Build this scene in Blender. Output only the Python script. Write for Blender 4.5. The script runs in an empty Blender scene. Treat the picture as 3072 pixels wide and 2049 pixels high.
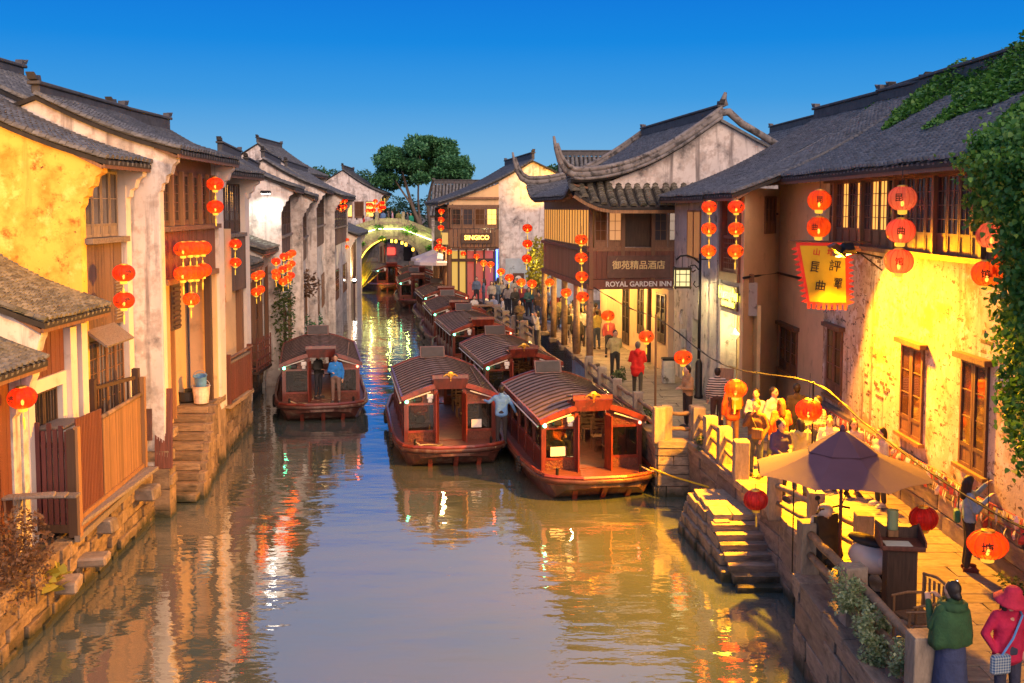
import bpy, bmesh, math, random
import numpy as np
from mathutils import Vector, Matrix, Euler
random.seed(7); RNG = np.random.default_rng(11)
SC = bpy.context.scene; COL = SC.collection
R = math.radians; PI = math.pi

# ------------------------------------------------------------------ camera
cam = bpy.data.cameras.new('camera'); cam.lens = 37.5; cam.sensor_width = 36
cam.shift_y = -0.0555; cam.clip_start = 0.1; cam.clip_end = 3000
camo = bpy.data.objects.new('camera', cam); COL.objects.link(camo)
camo.location = (0, 0, 7.4); camo.rotation_euler = (R(90 - 4.15), 0, 0)
SC.camera = camo

# ------------------------------------------------------------------ sky, dusk
W = bpy.data.worlds.new('World'); SC.world = W; W.use_nodes = True
wn, wl = W.node_tree.nodes, W.node_tree.links
wn.clear()
sky = wn.new('ShaderNodeTexSky'); sky.sky_type = 'NISHITA'; sky.sun_disc = False
sky.sun_elevation = R(28); sky.sun_rotation = R(156); sky.altitude = 0
sky.air_density = 1.6; sky.dust_density = 0.3; sky.ozone_density = 5.0
hs = wn.new('ShaderNodeHueSaturation'); hs.inputs['Saturation'].default_value = 1.3
hs.inputs['Value'].default_value = 1.0
# the dusk air: deep azure overhead, paler towards the horizon, the same all round
tcw = wn.new('ShaderNodeTexCoord'); sepw = wn.new('ShaderNodeSeparateXYZ')
rw = wn.new('ShaderNodeValToRGB'); rw.color_ramp.interpolation = 'LINEAR'
el = rw.color_ramp.elements
el[0].position = 0.0; el[0].color = (.21, .46, .70, 1)
el[1].position = 1.0; el[1].color = (.27, .33, .58, 1)
for p_, c_ in ((.05, (.14, .41, .72)), (.10, (.035, .30, .72)), (.15, (.0, .225, .71)), (.2, (.0, .168, .67)), (.30, (.22, .33, .64)), (.45, (.34, .40, .66))):
    e_ = el.new(p_); e_.color = c_ + (1,)
wl.new(tcw.outputs['Generated'], sepw.inputs[0]); wl.new(sepw.outputs['Z'], rw.inputs[0])
mixw = wn.new('ShaderNodeMix'); mixw.data_type = 'RGBA'; mixw.inputs[0].default_value = .98
sc_ = wn.new('ShaderNodeMix'); sc_.data_type = 'RGBA'; sc_.blend_type = 'MULTIPLY'; sc_.inputs[0].default_value = 1
sc_.inputs[7].default_value = (7.5, 7.5, 7.5, 1)
wl.new(rw.outputs[0], sc_.inputs[6])
bg = wn.new('ShaderNodeBackground'); bg.inputs[1].default_value = 0.07
wo = wn.new('ShaderNodeOutputWorld')
wl.new(sky.outputs[0], hs.inputs['Color']); wl.new(hs.outputs[0], mixw.inputs[6]); wl.new(sc_.outputs[2], mixw.inputs[7])
wl.new(mixw.outputs[2], bg.inputs[0]); wl.new(bg.outputs[0], wo.inputs[0])
sun = bpy.data.lights.new('sun', 'SUN'); sun.energy = 2.2; sun.angle = R(60); sun.color = (1, .64, .40)
suno = bpy.data.objects.new('sun', sun); COL.objects.link(suno)
suno.rotation_euler = (R(62), 0, R(24))      # last glow from behind the camera, shining up the canal
SC.view_settings.view_transform = 'Standard'; SC.view_settings.look = 'None'
SC.view_settings.exposure = 1.0; SC.view_settings.gamma = 1.0
SC.render.engine = 'CYCLES'; SC.cycles.use_denoising = True
SC.cycles.max_bounces = 6; SC.cycles.diffuse_bounces = 3; SC.cycles.glossy_bounces = 3
SC.cycles.transmission_bounces = 4; SC.cycles.transparent_max_bounces = 10
SC.cycles.sample_clamp_indirect = 6; SC.cycles.caustics_reflective = False; SC.cycles.caustics_refractive = False

# ------------------------------------------------------------------ materials
MATS = {}
def newmat(name):
    m = bpy.data.materials.new(name); m.use_nodes = True; MATS[name] = m
    nt = m.node_tree; b = nt.nodes['Principled BSDF']
    return m, nt.nodes, nt.links, b
def mixc(n, l, fac, a, b, blend='MIX'):
    x = n.new('ShaderNodeMix'); x.data_type = 'RGBA'; x.blend_type = blend
    for s, v in ((0, fac), (6, a), (7, b)):
        if hasattr(v, 'is_linked') or hasattr(v, 'links'): l.new(v, x.inputs[s])
        elif s == 0: x.inputs[0].default_value = v
        else: x.inputs[s].default_value = tuple(v)[:3] + (1,)
    return x.outputs[2]
def noise(n, l, co, scale, detail=5, rough=.6, stretch=None, off=None):
    mp = n.new('ShaderNodeMapping')
    if stretch: mp.inputs['Scale'].default_value = stretch
    l.new(co, mp.inputs[0])
    if off is not None: l.new(off, mp.inputs['Location'])
    t = n.new('ShaderNodeTexNoise'); t.inputs['Scale'].default_value = scale
    t.inputs['Detail'].default_value = detail; t.inputs['Roughness'].default_value = rough
    l.new(mp.outputs[0], t.inputs[0]); return t.outputs['Fac']
def ramp(n, l, fac, p0, p1, c0=(0, 0, 0), c1=(1, 1, 1)):
    r = n.new('ShaderNodeValToRGB'); e = r.color_ramp.elements
    e[0].position = p0; e[1].position = p1; e[0].color = tuple(c0) + (1,); e[1].color = tuple(c1) + (1,)
    l.new(fac, r.inputs[0]); return r.outputs[0]
def mk(name, col, rough=.75, metal=0, var=.35, scale=5, bump=.15, stretch=None, rnd=.0, spots=None, streaks=None, coat=0, spec=.5, bscale=None, bdist=.02, tide=False):
    """colour grain + optional stains (spots=(colour, scale, lo, hi)) and vertical streaks; rnd = brightness change piece by piece"""
    m, n, l, b = newmat(name)
    tc = n.new('ShaderNodeTexCoord').outputs['Object']
    oi = n.new('ShaderNodeObjectInfo'); ge = n.new('ShaderNodeNewGeometry')
    vm = n.new('ShaderNodeVectorMath'); vm.operation = 'SCALE'; vm.inputs[0].default_value = (37, 11, 23); l.new(oi.outputs['Random'], vm.inputs['Scale'])
    off = vm.outputs[0]
    f = noise(n, l, tc, scale, stretch=stretch, off=off)
    lo = [c * (1 - var) for c in col]; hi = [min(1, c * (1 + var)) for c in col]
    c = ramp(n, l, f, .3, .7, lo, hi)
    for s in (spots if isinstance(spots, list) else [spots] if spots else []):
        g = noise(n, l, tc, s[1], detail=7, rough=.65, off=off, stretch=s[4] if len(s) > 4 else None)
        c = mixc(n, l, ramp(n, l, g, s[2], s[3]), c, s[0])
    if streaks:
        g = noise(n, l, tc, streaks[1], detail=6, stretch=(1, 1, .09), off=off)
        c = mixc(n, l, ramp(n, l, g, streaks[2], streaks[3]), c, streaks[0])
    if tide:                                   # algae and wet dirt left by the canal just above the water
        sp_ = n.new('ShaderNodeSeparateXYZ'); l.new(ge.outputs['Position'], sp_.inputs[0])
        ad = n.new('ShaderNodeMath'); ad.operation = 'MULTIPLY_ADD'; l.new(noise(n, l, ge.outputs['Position'], 2.5, detail=5), ad.inputs[0]); ad.inputs[1].default_value = .7; l.new(sp_.outputs['Z'], ad.inputs[2])
        c = mixc(n, l, ramp(n, l, ad.outputs[0], .42, .72, (1, 1, 1), (0, 0, 0)), c, (.030, .034, .018))
    if rnd:
        for src in (oi.outputs['Random'], ge.outputs['Random Per Island']):
            mr = n.new('ShaderNodeMapRange'); mr.inputs[3].default_value = 1 - rnd; mr.inputs[4].default_value = 1 + rnd
            l.new(src, mr.inputs[0]); c = mixc(n, l, 1.0, c, (1, 1, 1), 'MULTIPLY')
            l.new(mr.outputs[0], c.node.inputs[7])
    l.new(c, b.inputs['Base Color'])
    b.inputs['Roughness'].default_value = rough; b.inputs['Metallic'].default_value = metal
    b.inputs['Specular IOR Level'].default_value = spec
    if coat: b.inputs['Coat Weight'].default_value = coat; b.inputs['Coat Roughness'].default_value = .12
    if bump:
        g = noise(n, l, tc, bscale or scale * 6, detail=6, stretch=stretch, off=off)
        bp = n.new('ShaderNodeBump'); bp.inputs['Strength'].default_value = bump; bp.inputs['Distance'].default_value = bdist
        l.new(g, bp.inputs['Height']); l.new(bp.outputs[0], b.inputs['Normal'])
    return m
def emit(name, col, strength, base=(.1, .1, .1)):
    m, n, l, b = newmat(name)
    b.inputs['Base Color'].default_value = tuple(base) + (1,); b.inputs['Emission Color'].default_value = tuple(col) + (1,)
    b.inputs['Emission Strength'].default_value = strength; return m
mk('plaster_white', (.66, .62, .60), .9, var=.12, scale=1.2, bump=.12, bscale=14,
   spots=[((.14, .13, .135), .9, .52, .66), ((.46, .40, .37), 3.5, .48, .64)], streaks=((.20, .18, .18), 3.0, .54, .70))
mk('plaster_clean', (.68, .61, .56), .9, var=.10, scale=1.0, bump=.10, bscale=18, spots=[((.45, .38, .33), 2.2, .58, .75)], streaks=((.36, .32, .30), 2.5, .63, .85))
mk('plaster_warm', (.66, .46, .26), .9, var=.10, scale=1.2, bump=.12, bscale=16, spots=[((.36, .25, .15), 2.0, .58, .78)], streaks=((.30, .22, .15), 3, .62, .85))
mk('plaster_sodium_glow', (.80, .50, .09), .9, var=.10, scale=1.0, bump=.25, bscale=20, spots=[((.52, .26, .03), 1.4, .48, .66), ((.34, .15, .02), 3.4, .56, .68), ((.85, .62, .16), 2.2, .56, .66), ((.12, .06, .02), 8, .64, .68)], streaks=((.40, .20, .03), 3, .58, .74))  # sodium lamp's yellow glow put into the colour of a whitish plaster
mk('plaster_old', (.62, .50, .36), .9, var=.16, scale=1.6, bump=.35, bscale=13,
   spots=[((.36, .22, .11), 1.0, .50, .62), ((.68, .62, .54), 2.4, .54, .60), ((.07, .055, .05), 3.8, .60, .63, (1, 1, 2.6)), ((.24, .15, .09), 7, .56, .61)], streaks=((.17, .12, .09), 2.2, .56, .68))
mk('plaster_grey', (.40, .40, .40), .9, var=.2, scale=1.4, bump=.3, bscale=12, spots=[((.10, .09, .08), 2.5, .56, .66), ((.55, .50, .46), 1.5, .5, .6)], streaks=((.12, .11, .10), 3, .58, .74))
mk('plaster_blue', (.42, .52, .60), .85, var=.2, scale=1.6, bump=.2, spots=[((.45, .36, .36), .8, .54, .6), ((.16, .2, .24), 3, .6, .7)])
mk('tile', (.105, .112, .120), .62, var=.4, scale=9, bump=.3, rnd=.28, spots=[((.10, .105, .10), 2.2, .55, .72), ((.035, .04, .028), 1.2, .58, .7)])
mk('tile_moss', (.125, .118, .095), .7, var=.45, scale=9, bump=.35, rnd=.36, spots=[((.12, .115, .09), 3, .55, .70), ((.05, .058, .028), 1.2, .55, .7)])
mk('tile_pan_shaded', (.035, .037, .040), .8, rnd=.4, bump=.2); mk('ridge_dark', (.075, .075, .08), .8, var=.35, scale=4, bump=.3)  # pan tiles darkened to stand for the shade between cap rows
mk('roof_under', (.028, .026, .026), .9)
mk('ridge_plaster', (.20, .19, .185), .85, var=.3, scale=3, bump=.25, spots=[((.05, .05, .05), 3.5, .5, .62)])
mk('wood_dark', (.055, .030, .020), .6, var=.4, scale=5, stretch=(6, 6, .6), bump=.2, rnd=.15)
mk('wood_brown', (.17, .085, .045), .6, var=.4, scale=5, stretch=(6, 6, .6), bump=.2, rnd=.18)
mk('wood_red', (.135, .042, .026), .55, var=.35, scale=4, stretch=(6, 6, .6), bump=.2, rnd=.18)
mk('wood_old', (.135, .085, .066), .8, var=.45, scale=5, stretch=(8, 8, .5), bump=.35, rnd=.22, spots=((.07, .05, .045), 2, .55, .7))
mk('wood_grey', (.20, .165, .145), .85, var=.4, scale=5, stretch=(8, 8, .5), bump=.35, rnd=.2)
mk('wood_honey', (.27, .14, .06), .55, var=.3, scale=4, stretch=(6, 6, .6), bump=.2, rnd=.15)
mk('bamboo', (.23, .12, .055), .5, var=.4, scale=6, stretch=(4, 4, .7), bump=.15, rnd=.3)
mk('log', (.26, .17, .10), .75, var=.4, scale=6, stretch=(1, 1, 1), bump=.35, rnd=.15, spots=((.08, .06, .05), 3, .52, .66))
mk('picket', (.085, .022, .026), .6, var=.3, scale=5, stretch=(6, 6, .6), rnd=.2)
mk('boat_wood', (.11, .018, .012), .38, var=.5, scale=3, stretch=(3, 3, .7), bump=.2, coat=.3, rnd=.22, spots=[((.045, .012, .01), 3, .52, .66), ((.17, .06, .04), 7, .62, .7)])
mk('boat_trim', (.17, .028, .017), .36, var=.45, scale=4, bump=.2, coat=.3, rnd=.22, spots=[((.07, .016, .012), 3, .54, .68), ((.24, .10, .07), 8, .64, .72)])
mk('boat_hull', (.075, .022, .017), .5, var=.5, scale=2.4, bump=.35, spots=[((.20, .13, .10), 2.2, .54, .70), ((.03, .02, .015), 1.2, .52, .64)], streaks=((.16, .11, .09), 5, .56, .70), coat=.1)
mk('boat_deck', (.13, .040, .028), .5, var=.4, scale=5, bump=.15, rnd=.2)
mk('boat_roof', (.25, .165, .135), .6, var=.3, scale=3, bump=.2, bscale=60, rnd=.12)
mk('hatch_grey', (.05, .042, .042), .6, var=.3, bump=.2); mk('boat_rib', (.030, .016, .015), .6)
mk('carved', (.13, .035, .02), .4, var=.6, scale=22, bump=1.0, bscale=26, bdist=.05, coat=.3)
mk('gold', (.75, .42, .07), .35, metal=.7, var=.2, bump=.05)
mk('stone', (.235, .185, .150), .85, var=.3, scale=4, bump=.5, bscale=18, rnd=.2, tide=True, spots=[((.09, .075, .065), 1.6, .52, .68), ((.33, .28, .22), 6, .58, .72)])
mk('stone_bank', (.27, .19, .12), .85, var=.38, scale=4, bump=.8, bscale=12, rnd=.28, tide=True, spots=[((.07, .05, .04), 2.0, .50, .66), ((.36, .27, .17), 5, .58, .70)])
mk('stone_post', (.30, .245, .19), .85, var=.28, scale=5, bump=.6, bscale=20, rnd=.12, spots=[((.12, .10, .085), 2.5, .56, .72)])
mk('paving', (.25, .205, .165), .8, var=.28, scale=5, bump=.35, bscale=22, rnd=.15, spots=[((.12, .10, .085), 1.3, .55, .72)])
mk('mortar', (.07, .058, .05), .95)
mk('ground', (.14, .12, .10), .95, scale=.6, spots=((.08, .10, .05), .2, .5, .6))
mk('iron', (.014, .014, .016), .45, metal=.3, var=.2, bump=.05)
mk('cable', (.012, .012, .012), .6, bump=0)
mk('white_paint', (.72, .70, .68), .5, var=.08, bump=.03)
mk('cream_paint', (.72, .62, .55), .4, var=.06, bump=.03, coat=.3)
mk('black_rubber', (.02, .02, .02), .6, bump=.05)
mk('chrome', (.6, .6, .6), .2, metal=1, bump=0)
mk('blue_plastic', (.10, .26, .55), .4, bump=.02); mk('pale_plastic', (.62, .52, .46), .45, bump=.02)
mk('canvas_plum', (.105, .050, .078), .8, var=.12, scale=1.5, bump=.25, bscale=140)
mk('parasol_pale', (.66, .60, .64), .8, var=.08, bump=.05)
mk('paper', (.62, .60, .50), .8, var=.1, bump=0)
mk('ink', (.02, .015, .01), .8, bump=0, var=.1); mk('red_ink', (.45, .03, .02), .8, bump=0, var=.1)
mk('sign_brown', (.10, .045, .035), .5, var=.25, bump=.05); mk('sign_gold', (.72, .55, .25), .5, bump=0, var=.1)
mk('banner_yellow', (.50, .37, .012), .75, var=.12, scale=3, bump=.1); mk('banner_red', (.55, .03, .02), .75, var=.15, bump=.1)
mk('sign_green', (.02, .16, .10), .6, bump=0)
mk('ribbon_white', (.70, .60, .50), .85, rnd=.2, bump=.1); mk('ribbon_red', (.55, .08, .06), .85, rnd=.3, bump=.1)
mk('straw', (.45, .36, .2), .8)
mk('skin', (.55, .32, .22), .55, var=.08, bump=.03, scale=8); mk('hair', (.018, .013, .011), .5, var=.4, scale=40, stretch=(1, 1, .1), bump=.4, bscale=70)
mk('hair_grey', (.10, .09, .085), .5, var=.4, scale=40, bump=.3); mk('eye', (.02, .015, .012), .2, bump=0); mk('lips', (.40, .15, .12), .5, bump=0)
mk('hair_auburn', (.16, .055, .015), .5, var=.4, scale=40, stretch=(1, 1, .1), bump=.4, bscale=70)
mk('plaster_lemon', (.70, .58, .30), .9, var=.1, scale=2, bump=.1)
CLOTH = {}
def cloth(c, kind='plain'):
    k = 'cloth_%02x%02x%02x' % tuple(int(v * 255) for v in c)
    if k not in CLOTH: CLOTH[k] = mk(k, c, .85, var=.22, scale=7, bump=.9, bscale=8, bdist=.035)
    return CLOTH[k]
def striped(name, ca, cb, freq, both=False):
    m, n, l, b = newmat(name); tc = n.new('ShaderNodeTexCoord').outputs['Object']
    def wave(axis):
        w = n.new('ShaderNodeTexWave'); w.bands_direction = axis; w.inputs['Scale'].default_value = freq; w.inputs['Distortion'].default_value = .6
        l.new(tc, w.inputs[0]); return ramp(n, l, w.outputs['Fac'], .45, .55)
    c = mixc(n, l, wave('Z'), ca, cb)
    if both: c = mixc(n, l, .5, c, mixc(n, l, wave('X'), ca, cb))
    l.new(c, b.inputs['Base Color']); b.inputs['Roughness'].default_value = .85; return m
striped('shirt_stripe', (.05, .035, .04), (.62, .54, .46), 5.0); striped('shirt_plaid', (.62, .52, .36), (.20, .13, .11), 5.5, True)
striped('bag_print', (.03, .09, .22), (.35, .42, .45), 9, True)
def leafmat(name, c0, c1, trans=.3):
    m, n, l, b = newmat(name); ge = n.new('ShaderNodeNewGeometry')
    c = ramp(n, l, ge.outputs['Random Per Island'], 0, 1, c0, c1)
    l.new(c, b.inputs['Base Color']); b.inputs['Roughness'].default_value = .55
    t = n.new('ShaderNodeBsdfTranslucent'); l.new(c, t.inputs[0])
    ms = n.new('ShaderNodeMixShader'); ms.inputs[0].default_value = trans
    l.new(b.outputs[0], ms.inputs[1]); l.new(t.outputs[0], ms.inputs[2]); l.new(ms.outputs[0], n['Material Output'].inputs[0]); return m
leafmat('leaf_tree', (.035, .14, .06), (.12, .33, .14)); leafmat('leaf_ivy', (.04, .16, .025), (.15, .36, .06))
leafmat('leaf_bush', (.05, .09, .025), (.14, .20, .06)); leafmat('leaf_pale', (.16, .26, .10), (.45, .52, .30)); leafmat('leaf_dry', (.10, .055, .03), (.22, .13, .075))
leafmat('leaf_grass', (.10, .12, .02), (.34, .28, .06)); leafmat('leaf_far', (.03, .10, .045), (.08, .20, .08)); leafmat('leaf_yellow', (.30, .26, .03), (.55, .48, .08))
def glassmat(name, tint, rough=.06):
    m, n, l, b = newmat(name)
    b.inputs['Base Color'].default_value = tuple(tint) + (1,); b.inputs['Roughness'].default_value = rough; b.inputs['Specular IOR Level'].default_value = .9
    return m
glassmat('glass_dark', (.02, .02, .024)); glassmat('glass_dusk', (.055, .05, .06)); glassmat('glass_warm', (.10, .045, .02))
def clearglass(name, tint=(.75, .8, .8), op=.25):
    m, n, l, b = newmat(name); b.inputs['Base Color'].default_value = (.02, .02, .02, 1); b.inputs['Roughness'].default_value = .04
    t = n.new('ShaderNodeBsdfTransparent'); t.inputs[0].default_value = tuple(tint) + (1,)
    ms = n.new('ShaderNodeMixShader'); ms.inputs[0].default_value = op
    l.new(t.outputs[0], ms.inputs[1]); l.new(b.outputs[0], ms.inputs[2]); l.new(ms.outputs[0], n['Material Output'].inputs[0]); return m
clearglass('clear_glass')
emit('window_warm', (1, .42, .07), .75); emit('window_yellow', (1, .58, .10), 1.1); emit('window_dim', (1, .40, .12), .35)
emit('bulb_white', (1, .95, .85), 14); emit('bulb_green', (.1, 1, .45), 9); emit('bulb_red', (1, .12, .06), 8); emit('bulb_warm', (1, .72, .30), 16)
emit('neon_yellow', (1, .80, .04), 5); emit('neon_orange', (1, .42, .05), 5); emit('neon_red', (1, .05, .03), 1.6); emit('door_red', (.9, .03, .015), .22); emit('door_yellow', (1, .55, .06), .35); emit('neon_blue', (.08, .2, 1), 3)
emit('lamp_pane', (1, .82, .36), .55); emit('phone_screen', (.85, .92, 1), 1.2); emit('led_strip', (.92, 1, .35), 7); emit('led_gold', (1, .55, .04), 3.5); emit('flood_glass', (1, .55, .10), 22)
emit('menu_light', (1, .86, .25), 1.1)
def silk(name, col, tr, em):
    m, n, l, b = newmat(name)
    b.inputs['Base Color'].default_value = tuple(col) + (1,); b.inputs['Roughness'].default_value = .5
    t = n.new('ShaderNodeBsdfTranslucent'); t.inputs[0].default_value = tuple(tr) + (1,)
    ms = n.new('ShaderNodeMixShader'); ms.inputs[0].default_value = .6
    l.new(b.outputs[0], ms.inputs[1]); l.new(t.outputs[0], ms.inputs[2])
    tp = n.new('ShaderNodeBsdfTransparent'); tp.inputs[0].default_value = (1, .30, .08, 1)
    m2 = n.new('ShaderNodeMixShader'); m2.inputs[0].default_value = .16
    l.new(ms.outputs[0], m2.inputs[1]); l.new(tp.outputs[0], m2.inputs[2]); l.new(m2.outputs[0], n['Material Output'].inputs[0])
    b.inputs['Emission Color'].default_value = tuple(tr) + (1,); b.inputs['Emission Strength'].default_value = em
    return m
silk('silk_red', (.50, .012, .010), (1, .09, .015), .02); silk('silk_orange', (.58, .028, .012), (1, .17, .02), .03); silk('silk_unlit', (.33, .03, .035), (.5, .05, .04), 0)
silk('silk_pale', (.52, .12, .10), (.9, .25, .16), .05)
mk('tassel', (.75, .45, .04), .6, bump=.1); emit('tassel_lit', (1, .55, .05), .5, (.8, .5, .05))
def watermat():
    m, n, l, b = newmat('water'); tc = n.new('ShaderNodeTexCoord').outputs['Object']
    f = noise(n, l, tc, .12, detail=3)
    c = ramp(n, l, f, .35, .65, (.065, .10, .10), (.095, .105, .085))
    l.new(c, b.inputs['Base Color']); b.inputs['Roughness'].default_value = .035
    b.inputs['IOR'].default_value = 1.45; b.inputs['Specular IOR Level'].default_value = 1.0
    b.inputs['Coat Weight'].default_value = 1.0; b.inputs['Coat Roughness'].default_value = .03; b.inputs['Coat IOR'].default_value = 2.4
    g1 = noise(n, l, tc, 1.5, detail=2.5, rough=.5, stretch=(.55, 1.2, 1)); g2 = noise(n, l, tc, .45, detail=2, stretch=(.6, 1.2, 1))
    g3 = noise(n, l, tc, 5.0, detail=2, stretch=(.6, 1.1, 1))
    calm = ramp(n, l, noise(n, l, tc, .10, detail=2), .38, .62, (.25, .25, .25), (1, 1, 1))
    s1 = n.new('ShaderNodeMath'); s1.operation = 'MULTIPLY'; l.new(g1, s1.inputs[0]); l.new(calm, s1.inputs[1])
    s2 = n.new('ShaderNodeMath'); s2.operation = 'MULTIPLY_ADD'; l.new(g3, s2.inputs[0]); s2.inputs[1].default_value = .14; l.new(s1.outputs[0], s2.inputs[2])
    s3 = n.new('ShaderNodeMath'); s3.operation = 'MULTIPLY_ADD'; l.new(g2, s3.inputs[0]); s3.inputs[1].default_value = 1.3; l.new(s2.outputs[0], s3.inputs[2])
    bp = n.new('ShaderNodeBump'); bp.inputs['Strength'].default_value = .55; bp.inputs['Distance'].default_value = .05
    l.new(s3.outputs[0], bp.inputs['Height']); l.new(bp.outputs[0], b.inputs['Normal']); l.new(bp.outputs[0], b.inputs['Coat Normal'])
watermat()
# ------------------------------------------------------------------ helpers
def tag(o, label=None, cat=None, group=None, kind=None):
    if label: o['label'] = label
    if cat: o['category'] = cat
    if group: o['group'] = group
    if kind: o['kind'] = kind
    return o
def link(o, parent=None):
    COL.objects.link(o)
    if parent is not None: o.parent = parent
    return o
def thing(name, label, cat, loc=(0, 0, 0), rz=0, group=None):
    o = bpy.data.objects.new(name, None); o.empty_display_size = .2; o.location = loc; o.rotation_euler = (0, 0, rz)
    link(o); return tag(o, label, cat, group)
def obj(name, mesh, parent=None, loc=None, rot=None, scale=None):
    o = bpy.data.objects.new(name, mesh)
    if loc is not None: o.location = loc
    if rot is not None: o.rotation_euler = rot
    if scale is not None: o.scale = scale
    return link(o, parent)
def children_of(o): return [c for c in COL.objects if c.parent == o]
def copy_tree(o, parent=None, kids=None):
    c = o.copy(); COL.objects.link(c); c.parent = parent
    for ch in list(o.children): copy_tree(ch, c)
    return c
class MB:
    """collects shapes; build() links them as ONE mesh object"""
    def __init__(s): s.v = []; s.f = []; s.m = []
    def add(s, vs, fs, m=0):
        k = len(s.v); s.v += [tuple(p) for p in vs]; s.f += [tuple(i + k for i in f) for f in fs]; s.m += [m] * len(fs); return s
    def box(s, x0, x1, y0, y1, z0, z1, m=0):
        return s.add([(x0, y0, z0), (x1, y0, z0), (x1, y1, z0), (x0, y1, z0), (x0, y0, z1), (x1, y0, z1), (x1, y1, z1), (x0, y1, z1)],
                     [(3, 2, 1, 0), (4, 5, 6, 7), (0, 1, 5, 4), (1, 2, 6, 5), (2, 3, 7, 6), (3, 0, 4, 7)], m)
    def bar(s, a, b, w, h, m=0, up=(0, 0, 1)):
        """a box of width w and height h from a to b"""
        a, b = Vector(a), Vector(b); d = (b - a).normalized(); u = Vector(up)
        if abs(d.dot(u)) > .98: u = Vector((0, 1, 0))
        r = d.cross(u).normalized() * (w / 2); u = r.cross(d).normalized() * (h / 2)
        p = [a - r - u, a + r - u, a + r + u, a - r + u, b - r - u, b + r - u, b + r + u, b - r + u]
        return s.add(p, [(3, 2, 1, 0), (4, 5, 6, 7), (0, 1, 5, 4), (1, 2, 6, 5), (2, 3, 7, 6), (3, 0, 4, 7)], m)
    def cbox(s, cx, cy, cz, sx, sy, sz, c=.02, m=0, jit=0):
        """chamfered block"""
        hx, hy, hz = sx / 2, sy / 2, sz / 2; vs = []; idx = {}
        for X in (-1, 1):
            for Y in (-1, 1):
                for Z in (-1, 1):
                    j = [random.uniform(-jit, jit) for _ in range(3)]
                    for ax in range(3):
                        p = [X * (hx - c), Y * (hy - c), Z * (hz - c)]
                        p[ax] = (X * hx, Y * hy, Z * hz)[ax]
                        idx[(X, Y, Z, ax)] = len(vs); vs.append((cx + p[0] + j[0], cy + p[1] + j[1], cz + p[2] + j[2]))
        F = []
        for ax in range(3):
            o1, o2 = [a for a in range(3) if a != ax]
            for sgn in (-1, 1):
                q = []
                for a, b_ in ((-1, -1), (1, -1), (1, 1), (-1, 1)):
                    k = [0, 0, 0]; k[ax] = sgn; k[o1] = a; k[o2] = b_; q.append(idx[(*k, ax)])
                F.append(tuple(q))
        for ax in range(3):                       # edge chamfers along axis ax
            o1, o2 = [a for a in range(3) if a != ax]
            for a in (-1, 1):
                for b_ in (-1, 1):
                    k0 = [0, 0, 0]; k1 = [0, 0, 0]; k0[ax] = -1; k1[ax] = 1
                    for k in (k0, k1): k[o1] = a; k[o2] = b_
                    F.append((idx[(*k0, o1)], idx[(*k1, o1)], idx[(*k1, o2)], idx[(*k0, o2)]))
        for X in (-1, 1):
            for Y in (-1, 1):
                for Z in (-1, 1): F.append((idx[(X, Y, Z, 0)], idx[(X, Y, Z, 1)], idx[(X, Y, Z, 2)]))
        return s.add(vs, F, m)
    def tube(s, pts, r, n=8, m=0, caps=True):
        pts = [Vector(p) for p in pts]; k = len(pts); rs = r if isinstance(r, (list, tuple)) else [r] * k
        vs = []; fs = []; prev = None
        for i, p in enumerate(pts):
            d = (pts[min(i + 1, k - 1)] - pts[max(i - 1, 0)]).normalized()
            if prev is None:
                prev = Vector((1, 0, 0)) if abs(d.x) < .9 else Vector((0, 1, 0))
            a = (prev - d * prev.dot(d)).normalized(); b = d.cross(a); prev = a
            for j in range(n):
                t = 2 * PI * j / n; vs.append(p + (a * math.cos(t) + b * math.sin(t)) * rs[i])
        for i in range(k - 1):
            for j in range(n):
                fs.append((i * n + j, i * n + (j + 1) % n, (i + 1) * n + (j + 1) % n, (i + 1) * n + j))
        if caps: fs.append(tuple(range(n - 1, -1, -1))); fs.append(tuple((k - 1) * n + j for j in range(n)))
        return s.add(vs, fs, m)
    def lathe(s, prof, n=16, c=(0, 0, 0), m=0, caps=True, rib=0):
        vs = []; fs = []; k = len(prof)
        for (r, z_) in prof:
            for j in range(n):
                t = 2 * PI * j / n; q = r * (1 - (rib if j % 2 else 0)); vs.append((c[0] + q * math.cos(t), c[1] + q * math.sin(t), c[2] + z_))
        for i in range(k - 1):
            for j in range(n): fs.append((i * n + j, i * n + (j + 1) % n, (i + 1) * n + (j + 1) % n, (i + 1) * n + j))
        if caps: fs.append(tuple(range(n - 1, -1, -1))); fs.append(tuple((k - 1) * n + j for j in range(n)))
        return s.add(vs, fs, m)
    def ell(s, c, r, n=10, k=7, m=0):
        rx, ry, rz = r if isinstance(r, (list, tuple)) else (r, r, r)
        vs = [(c[0], c[1], c[2] - rz)]; fs = []
        for i in range(1, k):
            a = PI * i / k
            for j in range(n):
                t = 2 * PI * j / n; vs.append((c[0] + rx * math.sin(a) * math.cos(t), c[1] + ry * math.sin(a) * math.sin(t), c[2] - rz * math.cos(a)))
        vs.append((c[0], c[1], c[2] + rz)); T = len(vs) - 1
        for j in range(n): fs.append((0, 1 + (j + 1) % n, 1 + j)); fs.append((T, 1 + (k - 2) * n + j, 1 + (k - 2) * n + (j + 1) % n))
        for i in range(k - 2):
            for j in range(n): fs.append((1 + i * n + j, 1 + i * n + (j + 1) % n, 1 + (i + 1) * n + (j + 1) % n, 1 + (i + 1) * n + j))
        return s.add(vs, fs, m)
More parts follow.
